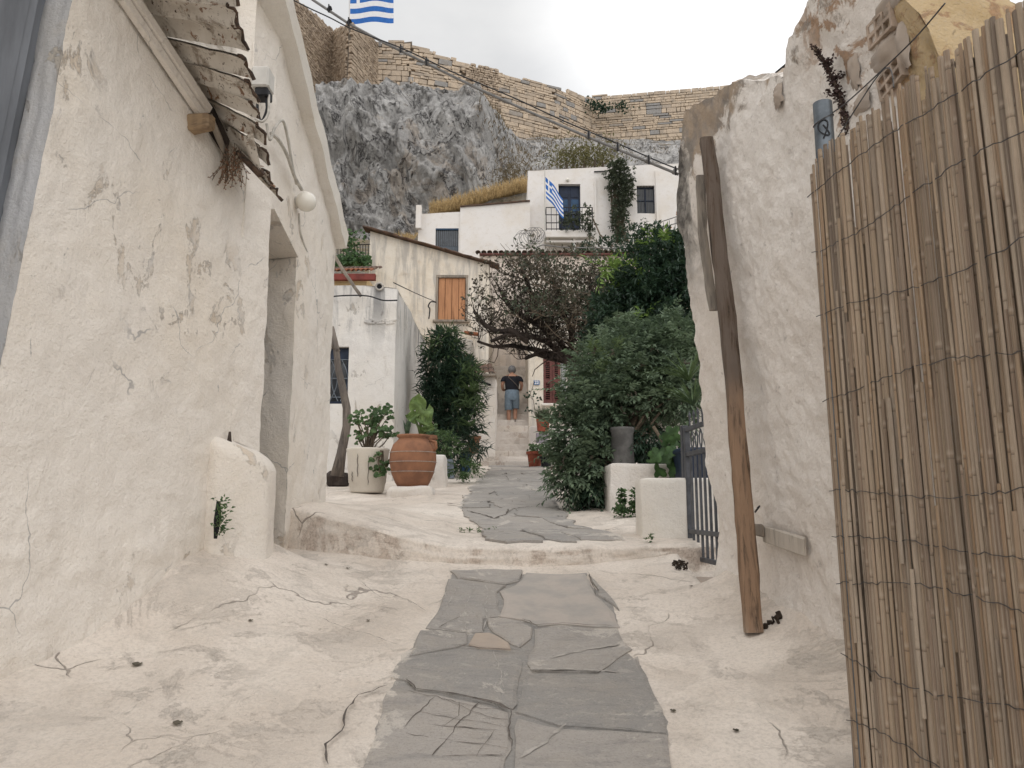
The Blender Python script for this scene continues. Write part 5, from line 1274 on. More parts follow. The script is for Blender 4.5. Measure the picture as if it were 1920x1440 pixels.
# ------------------------------------------------------------ cliff
LIP = [at(px, py, Y) for px, py, Y in ((300, 210, 82), (560, 225, 82), (600, 228, 82), (690, 226, 82), (760, 222, 82), (800, 232, 83), (830, 248, 84), (860, 256, 86), (900, 266, 90), (940, 266, 94), (1000, 258, 97), (1130, 260, 103), (1310, 260, 103), (1900, 255, 103))]
LX = [(p.x, p.z-1.0) for p in LIP]; LY = [(p.x, p.y) for p in LIP]
def cl_top(x): return interp(x, LX)
def cl_yt(x): return interp(x, LY)
def cl_yb(x): return interp(x, [(-60, 62), (-20, 62), (-7, 61), (-2, 58), (4, 56), (60, 56)])
mb = MB()
def cliff(u, v):
    x = lerp(-62, 62, u) if False else interp(u, [(0, -62), (.12, -28), (.80, 14), (1, 62)])
    b0, t0 = cl_yb(x), cl_yt(x); zb0 = terr(x, b0)-3.0; zt0 = cl_top(x)+1.0
    steep = ss(2.5, -4, x)                       # bluff on the left, stony slope on the right
    s = v
    ry = lerp(s, .05+.30*s+.65*s**5, steep)         # bluff: rises fast near its foot
    rz = lerp(s**1.05, 1-(1-s)**1.35, steep)
    y = lerp(b0, t0, ry); z = lerp(zb0, zt0, rz)
    p = Vector((x*1.0+.35*z*.5, y*.5, z*.55)); q = Vector((x, y*.6, z*.5))
    wq = q+Vector((mn.noise(q*.35), mn.noise(q*.35+Vector((9, 0, 0))), mn.noise(q*.35+Vector((0, 9, 0)))))*1.6
    d0 = mn.voronoi(Vector((wq.x*.22+.06*z, wq.y*.2, wq.z*.30)))[0]; k = 3.0*(.55-d0[0]*d0[0])-.2
    d1 = mn.voronoi(Vector((wq.x*.55+.12*z, wq.y*.4, wq.z*.75)))[0]; k += 1.5*(.5-d1[0]*1.1)
    d2 = mn.voronoi(Vector((wq.x*1.5+.2*z, wq.y*.8, wq.z*1.6)))[0]; k += .6*(.5-d2[0])
    k += 1.0*(mn.ridged_multi_fractal(p*.3, .9, 2.1, 6, 1.0, 2.0)-1.1)
    amp = lerp(.45, 1.0, steep)*ss(0, .06, v)*lerp(1, .35, ss(.9, 1, v))
    bul = 2.2*math.sin(math.pi*min(1, s*1.1))*steep*math.exp(-((x+12)/9)**2)
    return (x+.5*k*amp*mn.noise(q*.3), y-(k*amp+bul), z+.35*k*amp)
mb.grid(cliff, 420, 250); 
def shelf(u, v):
    a = Vector(cliff(u, 1)); yb2 = 108 if a.x > -8 else 100
    return (a.x, lerp(a.y, yb2, v), lerp(a.z, interp(a.x, [(-60, 51), (-26, 50), (-17, 50), (-6, 49), (-2, 48.4), (3, 48.6), (12, 51.5), (60, 50)])+1.5, ss(0, .6, v))+.4*fr((a.x*.5, v*4, 2), 1, 4)*ss(0, .2, v))
mb.grid(shelf, 200, 16); mb.build('cliff', M['rock'], smooth=False, kind='structure')

# ------------------------------------------------------------ citadel wall on the cliff
cw = thing('citadel_wall', 'ancient tan stone fortification wall crowning the rock', 'wall', (0, 92, 42))
def wpt(px, Y): return Vector(((px-960)/FPX*Y*1.02, Y, 0))
def zat(py, Y): return at(960, py, Y).z
SEG = [  # (px0, Y0, px1, Y1, ytop0, ytop1, ybot0, ybot1, kind)
 (440, 74, 602, 91, -60, 63, 160, 195, 'rubble'),
 (602, 91, 637, 84.5, 63, 46, 195, 178, 'mixed'),
 (637, 84.5, 690, 91, 47, 84, 178, 182, 'mixed'),
 (690, 91, 760, 91.5, 84, 76, 184, 190, 'ashlar'),
 (760, 91.5, 862, 93, 86, 121, 190, 214, 'ashlar'),
 (862, 93, 936, 95, 121, 136, 216, 250, 'rubble'),
 (936, 95, 1046, 99, 143, 163, 248, 258, 'ashlar'),
 (1046, 99, 1122, 104, 166, 189, 258, 252, 'ashlar'),
 (1122, 104, 1375, 101, 183, 167, 252, 250, 'ashlar'),
 (1375, 101, 1700, 96, 167, 150, 250, 245, 'ashlar'),
]
rg = random.Random(77)
BLK = []
for q in range(8):
    mb = MB(); mb.box((0, 0, 0), (1, 1, 1), bev=.06, jit=.035); BLK.append(rawmesh(mb, 'ashlar_block', M['ashlar']))
core = MB(); rub = MB(); nblk = 0; cand = []; copm = []
for (p0, Y0, p1, Y1, a0, a1, b0, b1, kd) in SEG:
    A, B = wpt(p0, Y0), wpt(p1, Y1); L_ = (B-A).length; d = (B-A).normalized(); nrm_ = Vector((d.y, -d.x, 0))
    if nrm_.y > 0: nrm_ = -nrm_
    T0, T1, Z0, Z1 = zat(a0, Y0), zat(a1, Y1), zat(b0, Y0)-2.0, zat(b1, Y1)-2.0
    back = -nrm_*(1.8 if kd != 'mixed' else .35)
    f0 = lambda u, v: A.lerp(B, u)+Vector((0, 0, lerp(lerp(Z0, Z1, u), lerp(T0, T1, u)-.12, v)))
    core.grid(f0, 6, 4); core.grid(lambda u, v: f0(u, 1)+back*v, 6, 2); core.grid(lambda u, v: f0(u, v)+back, 6, 1)
    core.grid(lambda u, v: f0(0, v)+back*u, 1, 2); core.grid(lambda u, v: f0(1, v)+back*u, 1, 2)
    rot = frame_y(d)
    zlow = min(Z0, Z1); ztop = max(T0, T1); z = zlow; row = 0
    while z < ztop:
        h = rg.choice((.28, .38, .45, .55, .75)) if kd == 'ashlar' else rg.uniform(.24, .42)
        s = -rg.random()*.6
        while s < L_:
            quoin = kd == 'mixed' and (s < 1.6 if p0 == 637 else s > L_-2.2)
            w = rg.choice((.5, .7, .9, 1.2, 1.6, 2.0))*rg.uniform(.8, 1.2) if kd == 'ashlar' else (1.5 if quoin else rg.uniform(.28, .75))
            hh = h*rg.uniform(.85, 1.0)
            u = (s+w/2)/L_; tz = lerp(T0, T1, min(1, max(0, u))); bz_ = lerp(Z0, Z1, min(1, max(0, u)))
            if 0 < u < 1 and z+hh*.5 < tz+.10 and z+hh > bz_+.6:
                c_ = A+d*(s+w/2)+nrm_*(rg.uniform(.02, .10)+.12)+Vector((0, 0, z+h/2))
                sl = math.atan2(T1-T0, L_)*.55 if kd == 'ashlar' else 0
                if kd == 'ashlar': cand.append((c_, (w-.05, .42, hh-.035), rot @ Matrix.Rotation(-sl*.6+rg.uniform(-.012, .012), 3, 'Y')))
                else: rub.box(c_, (w*.94, .40, hh*.92), rot @ rotm(0, rg.uniform(-.12, .12), 0), bev=.05 if not quoin else .03, jit=.045 if not quoin else .015)
            s += w
        z += h; row += 1
core.build('wall_core', M['mortar'], cw)
rub.build('rubble_masonry', M['rubble'], cw, kind='stuff')
cand.sort(key=lambda c: -c[1][0]*c[1][2]/c[0].y**2*(1 if c[0].x < 29 else .2))
rest = MB()
for i, (c_, s_, r_) in enumerate(cand):
    if i < 300:
        Mx = (r_ @ Matrix.Diagonal(Vector(s_))).to_4x4(); Mx.translation = c_; inst('ashlar_block', rg.choice(BLK), cw, Mx)
    else: rest.box(c_, s_, r_, bev=.03, jit=.02)
if rest.v: rest.build('small_ashlar', M['ashlar'], cw, kind='stuff')
# capers growing in the wall
rg = random.Random(8)
for i, (px, py, n, lab) in enumerate(((1110, 198, 60, 'dark caper bush in the citadel wall, leftmost of the three'), (1128, 205, 110, 'dark caper bush in the citadel wall, middle and largest of the three'), (1165, 203, 80, 'dark caper bush in the citadel wall, rightmost of the three'))):
    c_ = at(px, py, 102.0); t_ = thing('caper_bush', lab, 'bush', c_, 'caper bushes growing in the citadel wall')
    leaves('foliage', [(c_+Vector((rg.gauss(0, .7), -rg.random()*.6, rg.gauss(0, .45))), rv(rg), rv(rg), .42, .34) for _ in range(n)], M['leaf_dark'], t_, kind='stuff')
# scrub and dry grass on the slope
def clump(name, label, cat, cs, n, L_, W_, mat, seed, spread, group=None):
    rg = random.Random(seed); t_ = thing(name, label, cat, cs[0], group); it = []
    for c_ in cs:
        for _ in range(n): it.append((c_+Vector((rg.gauss(0, spread[0]), rg.gauss(0, spread[1]), rg.gauss(0, spread[2]))), rv(rg)+Vector((0, 0, .5)), rv(rg), L_*rg.uniform(.6, 1.3), W_))
    leaves('foliage', it, mat, t_, kind='stuff')
    mb = MB()
    for c_ in cs: mb.tube([c_-Vector((0, 0, spread[2]*2.5)), c_], [.10, .05], 5)
    mb.build('stem', M['stem'], t_); return t_
clump('scrub_bush', 'olive green scrub bush on the slope above the balcony house', 'bush', [at(px, py, 50) for px, py in ((1075, 290), (1095, 296), (1115, 292), (1062, 300), (1130, 300))], 260, .32, .10, leafmat('olive_scrub', (.11, .105, .045), (.17, .155, .07), .8), 3, (.8, .8, .45))
clump('dry_shrub', 'brown twiggy shrub against the rock beside the white house', 'shrub', [at(px, py, 48) for px, py in ((950, 330), (965, 320), (975, 340), (940, 345))], 240, .36, .05, leafmat('brown_twigs', (.13, .10, .065), (.19, .15, .09), .9), 4, (.55, .5, .75))
rg = random.Random(6); it = []
for _ in range(6500):
    px = rg.uniform(800, 992); yy = rg.uniform(45.2, 50)
    f = (px-800)/192; base = Vector(((px-960)/FPX*46, yy, 0)); base.z = lerp(at(900, 396, 46).z, at(900, 345, 46).z, f)+.25*(yy-46)-.5*rg.random()
    it.append((base, Vector((rg.uniform(-.4, .4), rg.uniform(-.4, .4), 1)), Vector((rg.uniform(-1, 1), -1, .2)), rg.uniform(.35, .95), .045))
leaves('dry_grass', it, M['grass_dry'], kind='stuff')
it = []
for _ in range(1500):
    px = rg.uniform(700, 800); Y = rg.uniform(50, 58); it.append((Vector(((px-960)/FPX*Y, Y, terr((px-960)/FPX*Y, Y)-.1)), Vector((rg.uniform(-.4, .4), rg.uniform(-.4, .4), 1)), Vector((rg.uniform(-1, 1), -1, .2)), rg.uniform(.3, .7), .06))
leaves('dry_tufts', it, M['grass_dry'], kind='stuff')
it = []; rg = random.Random(66)
for _ in range(3400):
    u_ = rg.uniform(.50, .93); v_ = rg.uniform(.45, .99); q_ = Vector(cliff(u_, v_))
    if q_.x < -3: continue
    if mn.noise(q_*.35) < -.05: continue
    it.append((q_+Vector((0, -.1, .05)), Vector((rg.uniform(-.7, .7), rg.uniform(-.9, .2), 1)), rv(rg), rg.uniform(.3, .8), .10))
leaves('dry_scrub', it, leafmat('slope_scrub', (.13, .10, .065), (.20, .155, .10), .9), kind='stuff')
# a knoll that carries the dry grass behind the wing
mb = MB(); mb.grid(lambda u, v: (lerp(at(745, 400, 46).x, at(1000, 400, 46).x, u), lerp(44.9, 53, v), lerp(at(900, 404, 46).z, at(900, 352, 46).z, ss(.1, 1, u))+.25*(lerp(44.9, 53, v)-46)-3.2*ss(.12, 0, v)-2.5*(1-ss(0, .25, u))-.35+.2*fr((u*6, v*3, 1), 1, 3)), 40, 14); mb.build('knoll', M['scrub'], smooth=True, kind='structure')

# ------------------------------------------------------------ flags
def flag(name, label, corner, right, down, wv, pole0, pole1, pr, seed=0, droop=0.0):
    t_ = thing(name, label, 'flag', pole0); mb = MB(); nx, ny = 54, 36
    N = Vector(right).cross(Vector(down)).normalized()
    def f(u, v): return Vector(corner)+Vector(right)*u+Vector(down)*v+N*wv*math.sin(u*7+v*1.5+seed)*u+Vector(down).normalized()*(wv*.6*math.sin(u*6.0+.7+seed)*(.3+u)+droop*u*u)
    vs = [f(i/nx, j/ny) for j in range(ny+1) for i in range(nx+1)]
    for j in range(ny):
        for i in range(nx):
            s = j*9//ny; blue = s % 2 == 0
            if j < ny*5/9 and i < nx*.37:
                u, v = (i+.5)/(nx*.37), (j+.5)/(ny*5/9); blue = not (abs(u-.5) < .1 or abs(v-.5) < .1)
            mb.f.append((j*(nx+1)+i, j*(nx+1)+i+1, (j+1)*(nx+1)+i+1, (j+1)*(nx+1)+i)); mb.mi.append(0 if blue else 1)
    mb.v = [tuple(v) for v in vs]; mb.build('cloth', [M['flagblue'], M['flagwhite']], t_, smooth=True)
    mb = MB(); mb.tube([pole0, pole1], pr, 8); mb.build('flagpole', M['boxgrey'], t_)
    return t_
fy = 88.0
flag('large_flag', 'large blue and white striped flag flying above the citadel tower', at(656.5, -42, fy), at(737, -46, fy)-at(656.5, -42, fy), at(656.5, 45, fy)-at(656.5, -42, fy), .22, at(655, 66, fy), at(655, -80, fy), .05, .6)
flag('balcony_flag', 'small blue and white striped flag drooping from the balcony pole', at(1022.5, 331, 38.7), at(1055, 366, 38.7)-at(1022.5, 331, 38.7), at(1024, 371, 38.7)-at(1022.5, 331, 38.7), .10, at(1021.5, 440, 38.7), at(1021.5, 318, 38.7), .03, 1.7, .1)

# ------------------------------------------------------------ overhead cables
cpx = [(520, -48), (590, 2), (655, 45), (720, 80), (800, 119), (900, 168), (1000, 213), (1100, 256), (1190, 293), (1272, 327)]
main = thing('overhead_cable', 'thick grey cable with clamps strung across the street', 'cable', at(1272, 327, 5.1))
mb = MB(); P = [at(px, py, interp(px, [(520, 5.5), (1272, 5.1)])) for px, py in cpx]
fine = []
for i in range(len(P)-1):
    for k in range(5): fine.append(P[i].lerp(P[i+1], k/5))
fine.append(P[-1]); mb.tube(fine, .0105, 8); mb.build('cable_sheath', M['greycable'], main, smooth=True)
for i, px in enumerate((618, 655, 752, 800, 1103, 1157, 1215, 1265)):
    py = interp(px, cpx); c_ = at(px, py, interp(px, [(520, 5.5), (1272, 5.1)]))
    mb = MB(); mb.box(c_+Vector((0, -.004, .012)), (.026, .04, .042), rotm(0, .43, 0), bev=.005); cl_ = mb.build('clamp', M['greycable'] if i > 1 else M['iron'], main)
    mb = MB(); mb.tube([c_+Vector((0, -.03, .035)), c_+Vector((0, -.03, -.03))], .006, 6); mb.build('bolt', M['iron'], cl_)
cable('thin_cable', 'thin black cable running along the thick overhead cable', [at(px, py, 5.3) for px, py in ((530, -10), (575, 13), (618, 33), (655, 52), (700, 70), (752, 90), (800, 112), (860, 140), (960, 182), (1060, 228), (1160, 270), (1240, 305), (1285, 322))], .0052, M['blackcable'], n=5)
cable('roof_cable', 'dark cable rising over the top of the ruined wall', [at(1455, 137, 4.3), at(1478, 118, 4.2), at(1502, 97, 4.1), at(1540, 60, 4.0)], .010, M['blackcable'])
cable('pipe_rail', 'thin metal pipe frame above the dead tree', [at(1007, 640, 18), at(1007, 520, 18), at(1007, 463, 18), at(1060, 464, 18), at(1180, 466, 18), at(1212, 466, 17)], .016, M['greycable'], 'pipe', sub=3)
for px, nm in ((1175, 'pale upright pipe of the trellis above the shrub'),):
    cable('trellis_pipe', nm, [at(px, 560, 15), at(px, 462, 15)], .02, M['greycable'], 'pipe')
# barbed wire coil on the wing terrace
for i, (px, py, r, lab) in enumerate(((985, 449, .42, 'coil of barbed wire above the tiles, at the lower end'), (1003, 442, .38, 'coil of barbed wire above the tiles, next to the balcony'))):
    t_ = thing('wire_coil', lab, 'wire', at(px, py+6, 38), 'barbed wire coils below the balcony'); mb = MB(); pts = []
    for k in range(110): an_ = k*.36; pts.append(at(px-9+18*k/110, py, 38)+Vector((math.cos(an_)*r*(.9+.1*math.sin(k)), .25*math.sin(an_*.5), math.sin(an_)*r)))
    mb.tube(pts, .013, 4); mb.build('wire', M['greycable'], t_)
# stair railing right of the hill house
sr = thing('hill_stair_railing', 'thin metal stair railing at the end of the hill house', 'railing', at(1260, 430, 36))
for dy in (0, 12, 24): mb = MB(); mb.tube([at(1215, 424+dy, 36), at(1300, 396+dy, 36)], .025, 5); mb.build('rail', M['greycable'], sr)
for k in range(7): mb = MB(); mb.tube([at(1222+11*k, 424-3.6*k, 36), at(1222+11*k, 456-3.6*k, 36)], .02, 4); mb.build('baluster', M['greycable'], sr)
for px, py, lab in ((1273, 403, 'orange dry flower head against the ruined wall top'), (1253, 432, 'small bright orange flower above the shrub')):
    c_ = at(px, py, 12); rg = random.Random(px); t_ = thing('orange_flower', lab, 'flower', c_, 'orange flowers over the shrub'); leaves('petal', [(c_+rv(rg)*.035, rv(rg), rv(rg), .05, .03) for _ in range(40)], simple('orange_petal_%d' % px, (.45, .19, .04), .8, .2, 10, .001), t_, kind='stuff')

# ------------------------------------------------------------ plants
ZLIM = [99]
def woody(mb, p, d, ln, r, rg, depth, up=.25, tips=None, kink=.35, kids=(3, 5)):
    if p.z > ZLIM[0] and rg.random() < .93: return
    pts = [p]; n = 4; q = p; dd = d.normalized()
    for k in range(n):
        dd = (dd+rv(rg)*kink+Vector((0, 0, up*.35))).normalized(); q = q+dd*ln/n; pts.append(q)
    mb.tube(pts, [r*(1-.16*k) for k in range(n+1)], 6 if r > .02 else 4 if r > .006 else 3, cap=False)
    if depth == 0:
        if tips is not None: tips.append((q, dd))
        return
    for _ in range(rg.randint(*kids)):
        k = rg.randint(1, n); nd = (dd*.55+rv(rg)*.85+Vector((0, 0, up))).normalized()
        woody(mb, pts[k], nd, ln*rg.uniform(.45, .72), r*.50, rg, depth-1, up, tips, kink, kids)
# dead tree over the stairs
rg = random.Random(14)
dt = thing('dead_tree', 'dark leafless tree spreading gnarled branches over the stairs', 'tree', Vector((1.35, 16, 2.1)))
TY = 16.0; ZLIM[0] = at(1000, 495, 16).z
mb = MB(); mb.tube([(1.45, 16.1, 2.1), (1.5, 16, 3.0), (1.42, 16, 3.7), at(1090, 700, TY), at(1072, 680, TY), at(1060, 668, TY)], [.15, .13, .13, .14, .16, .12], 10); mb.build('trunk', M['deadbark'], dt, smooth=True)
limbs = [
 [(1066, 676), (1030, 662), (1000, 655), (960, 648), (925, 650), (895, 640)], [(1062, 672), (1025, 640), (990, 628), (950, 628), (920, 640)], [(990, 640), (960, 620), (930, 622), (905, 606), (890, 585)],
 [(1066, 670), (1040, 620), (1005, 570), (985, 520)], [(1072, 668), (1070, 620), (1050, 570), (1035, 520)], [(1076, 668), (1100, 620), (1110, 570), (1105, 515)], [(1062, 678), (1030, 672), (1005, 664), (985, 672)], [(1078, 680), (1105, 670), (1125, 650)],
 [(1050, 640), (1010, 610), (960, 580), (935, 540)], [(1080, 660), (1120, 610), (1140, 560)]]
tips = []
for li, lb in enumerate(limbs):
    pts = [at(px, py, TY+(.25*math.sin(li*2.3+k*.6))) for k, (px, py) in enumerate(lb)]
    mb = MB(); r0 = .075 if li < 3 else .06
    mb.tube(pts, [r0*(1-.13*k) for k in range(len(pts))], 8); mb.build('limb', M['deadbark'], dt, smooth=True)
twig = MB()
for li, lb in enumerate(limbs):
    for _ in range(15):
        k = rg.randint(1, len(lb)-1); a = at(*lb[k-1], TY); b = at(*lb[k], TY); p = a.lerp(b, rg.random())
        d = Vector((rg.uniform(-.9, .55), rg.uniform(-.8, .8), rg.uniform(-.25, 1.0)))
        woody(twig, p, d, rg.uniform(.55, .95), .018, rg, 3, .30, tips, .42, (2, 4))
twig.build('twigs', M['deadbark'], dt, kind='stuff')
it = []
for p, d in tips:
    if p.z > 4.9 and rg.random() < .45:
        for _ in range(rg.randint(1, 4)): it.append((p+rv(rg)*.05, rv(rg), rv(rg), rg.uniform(.05, .10), rg.uniform(.035, .06)))
leaves('dry_leaf', it, M['leaf_dry'], dt, kind='stuff')
# dusty vine tangle on the trellis above the dead tree
vt = thing('trellis_vine', 'dusty half dry vine tangle on the trellis above the dead tree', 'vine', at(1110, 620, 15.2))
mb = MB(); tips = []; ZLIM[0] = at(1000, 480, 15.2).z
for _ in range(52):
    p = at(rg.uniform(985, 1185), rg.uniform(505, 620), 15.2+rg.uniform(-.5, .5)); woody(mb, p, Vector((rg.uniform(-.6, .6), rg.uniform(-.4, .4), rg.uniform(-.2, .9))), rg.uniform(.5, 1.0), .014, rg, 2, .2, tips, .5)
mb.build('stem', M['stem'], vt, kind='stuff')
it = [(p+rv(rg)*.07, rv(rg), rv(rg), rg.uniform(.05, .11), rg.uniform(.035, .07)) for p, d in tips for _ in range(4) if p.z > 5.2]
h_ = len(it)//2; leaves('dry_leaf', it[:h_], M['leaf_dry'], vt, kind='stuff'); leaves('foliage', it[h_:], M['leaf_vine'], vt, kind='stuff')

def ell(px, py, Y, rx, ry, rz): return (at(px, py, Y), Vector((rx, ry, rz)))
# dark evergreen behind
rg = random.Random(41)
tr = thing('evergreen_tree', 'dark glossy evergreen tree rising behind the climbing shrub', 'tree', Vector((2.0, 11.5, 1.6)))
E = [ell(1195, 555, 11.3, .55, .6, .5), ell(1150, 610, 11.2, .4, .5, .4), ell(1225, 530, 11.5, .66, .7, .66), ell(1260, 600, 11.2, .55, .7, .7), ell(1190, 600, 11.6, .60, .6, .5), ell(1235, 480, 11.5, .42, .5, .30), ell(1285, 520, 11.2, .35, .5, .6), ell(1165, 640, 11.3, .5, .5, .35)]
leaves('crown', sprigs(E, 2000, .115, .045, rg, 8, .20, .3, False, .35, (.35, 1.08)), M['leaf_dark'], tr, kind='stuff')
leaves('fresh_shoots', sprigs([ell(1225, 462, 11.3, .22, .2, .10), ell(1245, 458, 11.3, .18, .2, .10), ell(1170, 512, 11, .2, .2, .12), ell(1130, 505, 11, .14, .2, .1), ell(1205, 600, 10.6, .14, .1, .1)], 60, .13, .035, rg, 8, .2, .6), M['leaf_new'], tr, kind='stuff')
mb = MB()
for e in E: mb.tube([Vector((2.0, 11.5, 1.6)), Vector((2.0, 11.5, 3.0)).lerp(e[0], .4)+rv(rg)*.1, e[0]], [.09, .06, .02], 6)
mb.build('trunk', M['bark'], tr, smooth=True)
# climbing shrub
rg = random.Random(42)
sb = thing('climbing_shrub', 'big grey green leafy shrub tumbling over the whitewashed planter', 'shrub', Vector((1.2, 8.6, 1.6)))
E = [ell(1215, 670, 9.2, .58, .6, .34), ell(1150, 700, 9.0, .50, .6, .36), ell(1255, 690, 9.0, .38, .5, .36), ell(1120, 760, 8.8, .45, .55, .38), ell(1200, 745, 8.9, .55, .55, .30), ell(1085, 815, 8.7, .34, .5, .36), ell(1110, 870, 8.6, .30, .4, .30), ell(1075, 880, 8.6, .20, .4, .30), ell(1262, 640, 9.3, .36, .5, .3), ell(1180, 640, 9.4, .35, .5, .25), ell(1275, 730, 8.6, .2, .4, .3)]
its = sprigs(E, 300, .085, .034, rg, 11, .26, .5, True, .35, (.85, 1.14))+sprigs(E, 3300, .082, .034, rg, 9, .16, .25, True, .30, (.45, 1.06))
leaves('crown', its, M['leaf_shrub'], sb, kind='stuff')
leaves('dry_leaf', sprigs(E, 70, .07, .03, rg, 5, .12, -.2, False, .5, (.9, 1.06)), M['leaf_dry'], sb, kind='stuff')
mb = MB(); rt_ = Vector((1.15, 8.5, 1.95))
for e in E:
    for _ in range(3): mb.tube([rt_+rv(rg)*.06, rt_.lerp(e[0], .5)+rv(rg)*.15, e[0]+rv(rg)*.15], [.022, .014, .006], 5)
mb.build('stem', M['stem'], sb)
leaves('fresh_shoots', sprigs([ell(1140, 665, 8.7, .20, .2, .10), ell(1150, 700, 8.5, .2, .1, .1)], 26, .085, .03, rg, 9, .16, .4), leafmat('pale_shoot', (.09, .13, .06), (.13, .18, .08)), sb, kind='stuff')
# dark understorey leaves hanging in the planter's shade
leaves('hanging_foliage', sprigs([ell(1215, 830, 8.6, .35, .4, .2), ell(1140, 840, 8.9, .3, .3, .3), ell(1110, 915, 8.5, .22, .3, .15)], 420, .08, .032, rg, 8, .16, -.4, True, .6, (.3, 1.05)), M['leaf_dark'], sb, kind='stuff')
# narrow-leaved plant, fig, and sprouts
def strap_plant(name, label, cat, base, n, ln, w, mat, seed, spread=1.0, rise=.6, tilt=None):
    rg = random.Random(seed); t_ = thing(name, label, cat, base)
    for k in range(n):
        an_ = rg.random()*6.283; d = Vector((math.cos(an_)*spread, math.sin(an_)*spread, rise+rg.random()*.8)).normalized()
        if tilt: d = (d+Vector(tilt)).normalized()
        L2 = ln*rg.uniform(.6, 1.1); s = d.cross(Vector((0, 0, 1))).normalized(); mb = MB()
        def f(u, v):
            p = Vector(base)+d*L2*v-Vector((0, 0, .45*L2*v*v*(1-abs(d.z)*.6)))
            ww = w*math.sin(math.pi*min(1, .12+.88*v)**.7)*(1-v*.55); return p+s*(u-.5)*ww+Vector((0, 0, abs(u-.5)*ww*.5))
        mb.grid(f, 2, 7); mb.build('leaf', mat, t_, smooth=True)
    return t_
for qpx, qpy, sd_, lab in ((1300, 762, 3, 'spiky narrow leaved plant above the grey gate'), (1292, 715, 4, 'upper tuft of narrow leaves beside the ruined wall edge')):
    strap_plant('spiky_plant', lab, 'plant', at(qpx, qpy, 7.4), 46, .55, .022, M['leaf_ole'], sd_, .9, .5, (-.3, 0, .1))
rg = random.Random(51); c_ = at(1255, 850, 8.0); fg = thing('fig_plant', 'dark broad leaved fig hanging beside the gate', 'plant', c_)
for k in range(30):
    p = at(rg.uniform(1228, 1290), rg.uniform(815, 895), 8.0+rg.uniform(-.25, .25)); sz2 = rg.uniform(.06, .12); N = Vector((rg.uniform(-.9, .9), -1, rg.uniform(-.3, 1.0))).normalized(); D = Vector((rg.uniform(-1, 1), rg.uniform(-.5, .5), -1)); D = (D-N*D.dot(N)).normalized(); S = D.cross(N)
    mb = MB(); ring = []
    for i in range(20):
        a_ = 2*math.pi*i/20; rr = sz2*(.62+.38*abs(math.cos(2.5*a_))); ring.append(p+D*(rr*math.cos(a_))+S*(rr*math.sin(a_))*.9-N*.03*math.cos(2*a_))
    mb.add([p]+ring, [(0, i+1, (i+1) % 20+1) for i in range(20)]); mb.build('leaf', M['leaf_ivy'], fg, smooth=True)
mb = MB(); mb.tube([at(1225, 800, 8.2), at(1250, 840, 8.1), at(1262, 890, 8.0)], [.02, .015, .01], 6); mb.build('stem', M['stem'], fg)
def upright_weed(name, label, px, py0, py1, Y, seed, n=90, w=.05):
    rg = random.Random(seed); a, b = at(px, py0, Y), at(px+rg.uniform(-4, 4), py1, Y); t_ = thing(name, label, 'plant', a, 'weeds at the planter foot'); mb = MB(); mb.tube([a, a.lerp(b, .5)+rv(rg)*.02, b], [.008, .006, .003], 5); mb.build('stem', M['greenstem'], t_)
    leaves('foliage', [(a.lerp(b, rg.random())+rv(rg)*w*.5, Vector((rg.uniform(-1, 1), rg.uniform(-1, .2), rg.uniform(-.1, .6))), Vector((0, -.5, 1))+rv(rg)*.3, .05, .045) for _ in range(n)], M['leaf_ger'], t_, kind='stuff')
upright_weed('weed', 'taller weed stem growing at the planter foot', 1167, 962, 920, 7.6, 1); upright_weed('weed', 'weed stem squeezed between planter and low white wall', 1188, 955, 918, 7.5, 2, 70)
small_plant('green weeds spreading at the foot of the whitewashed planter', [at(x, 962, 7.55) for x in (1150, 1158, 1166, 1176, 1190)], .045, .035, M['leaf_ger'], 61, 26, 'weed_patch', .07)
small_plant('small weed in the crack where the step meets the low wall', [at(1214, y_, 6.05) for y_ in (1010, 1020, 1030)], .03, .02, M['leaf_ger'], 62, 12, 'crack_weed', .05)
small_plant('mossy green tuft growing in the crack of the upper path', [hit(x, 998, g_up) for x in (865, 880, 895, 910, 930)], .03, .012, M['leaf_ger'], 63, 16, 'crack_moss', .03)
rg = random.Random(64); mb = MB()
for i in range(40): q = hit(rg.uniform(1262, 1288), rg.uniform(1055, 1070), g_low); mb.box(q+Vector((0, 0, .012)), (.03, .012, .006), rotm(rg.random(), rg.random(), rg.random()*6))
mb.build('dead_leaf_litter', M['soil'], kind='stuff')

# oleander and companions on the left
rg = random.Random(71)
ol = thing('oleander', 'tall dark oleander bush beside the low house', 'bush', Vector((-1.5, 15, 2.1)))
OY = 14.6
E = [ell(835, 690, OY, .36, .5, .42), ell(845, 760, OY, .46, .5, .55), ell(855, 830, OY-.2, .42, .5, .45), ell(832, 650, OY, .20, .3, .22), ell(868, 720, OY, .22, .4, .35), ell(822, 740, OY, .22, .4, .5)]
leaves('crown', sprigs(E, 850, .20, .034, rg, 9, .26, .5, False, .30, (.35, 1.08)), M['leaf_dark'], ol, kind='stuff')
leaves('fresh_shoots', sprigs([ell(834, 648, OY-.2, .24, .2, .2), ell(876, 720, OY-.3, .14, .2, .28), ell(880, 770, OY-.4, .12, .2, .25)], 100, .22, .032, rg, 9, .25, .8, False, .2), M['leaf_ole'], ol, kind='stuff')
mb = MB()
for k in range(9): a = Vector((-1.25+rg.uniform(-.2, .2), 14.8+rg.uniform(-.2, .2), 2.0)); mb.tube([a, a+Vector((rg.uniform(-.1, .1), 0, .9)), at(rg.uniform(815, 880), rg.uniform(660, 740), OY)], [.025, .02, .008], 5)
mb.build('stem', M['stem'], ol)
strap_plant('palm_shrub', 'spiky dark green yucca leaning out of the oleander', 'plant', at(884, 735, 14.0), 40, .55, .035, M['leaf_ole'], 72, .9, .3)
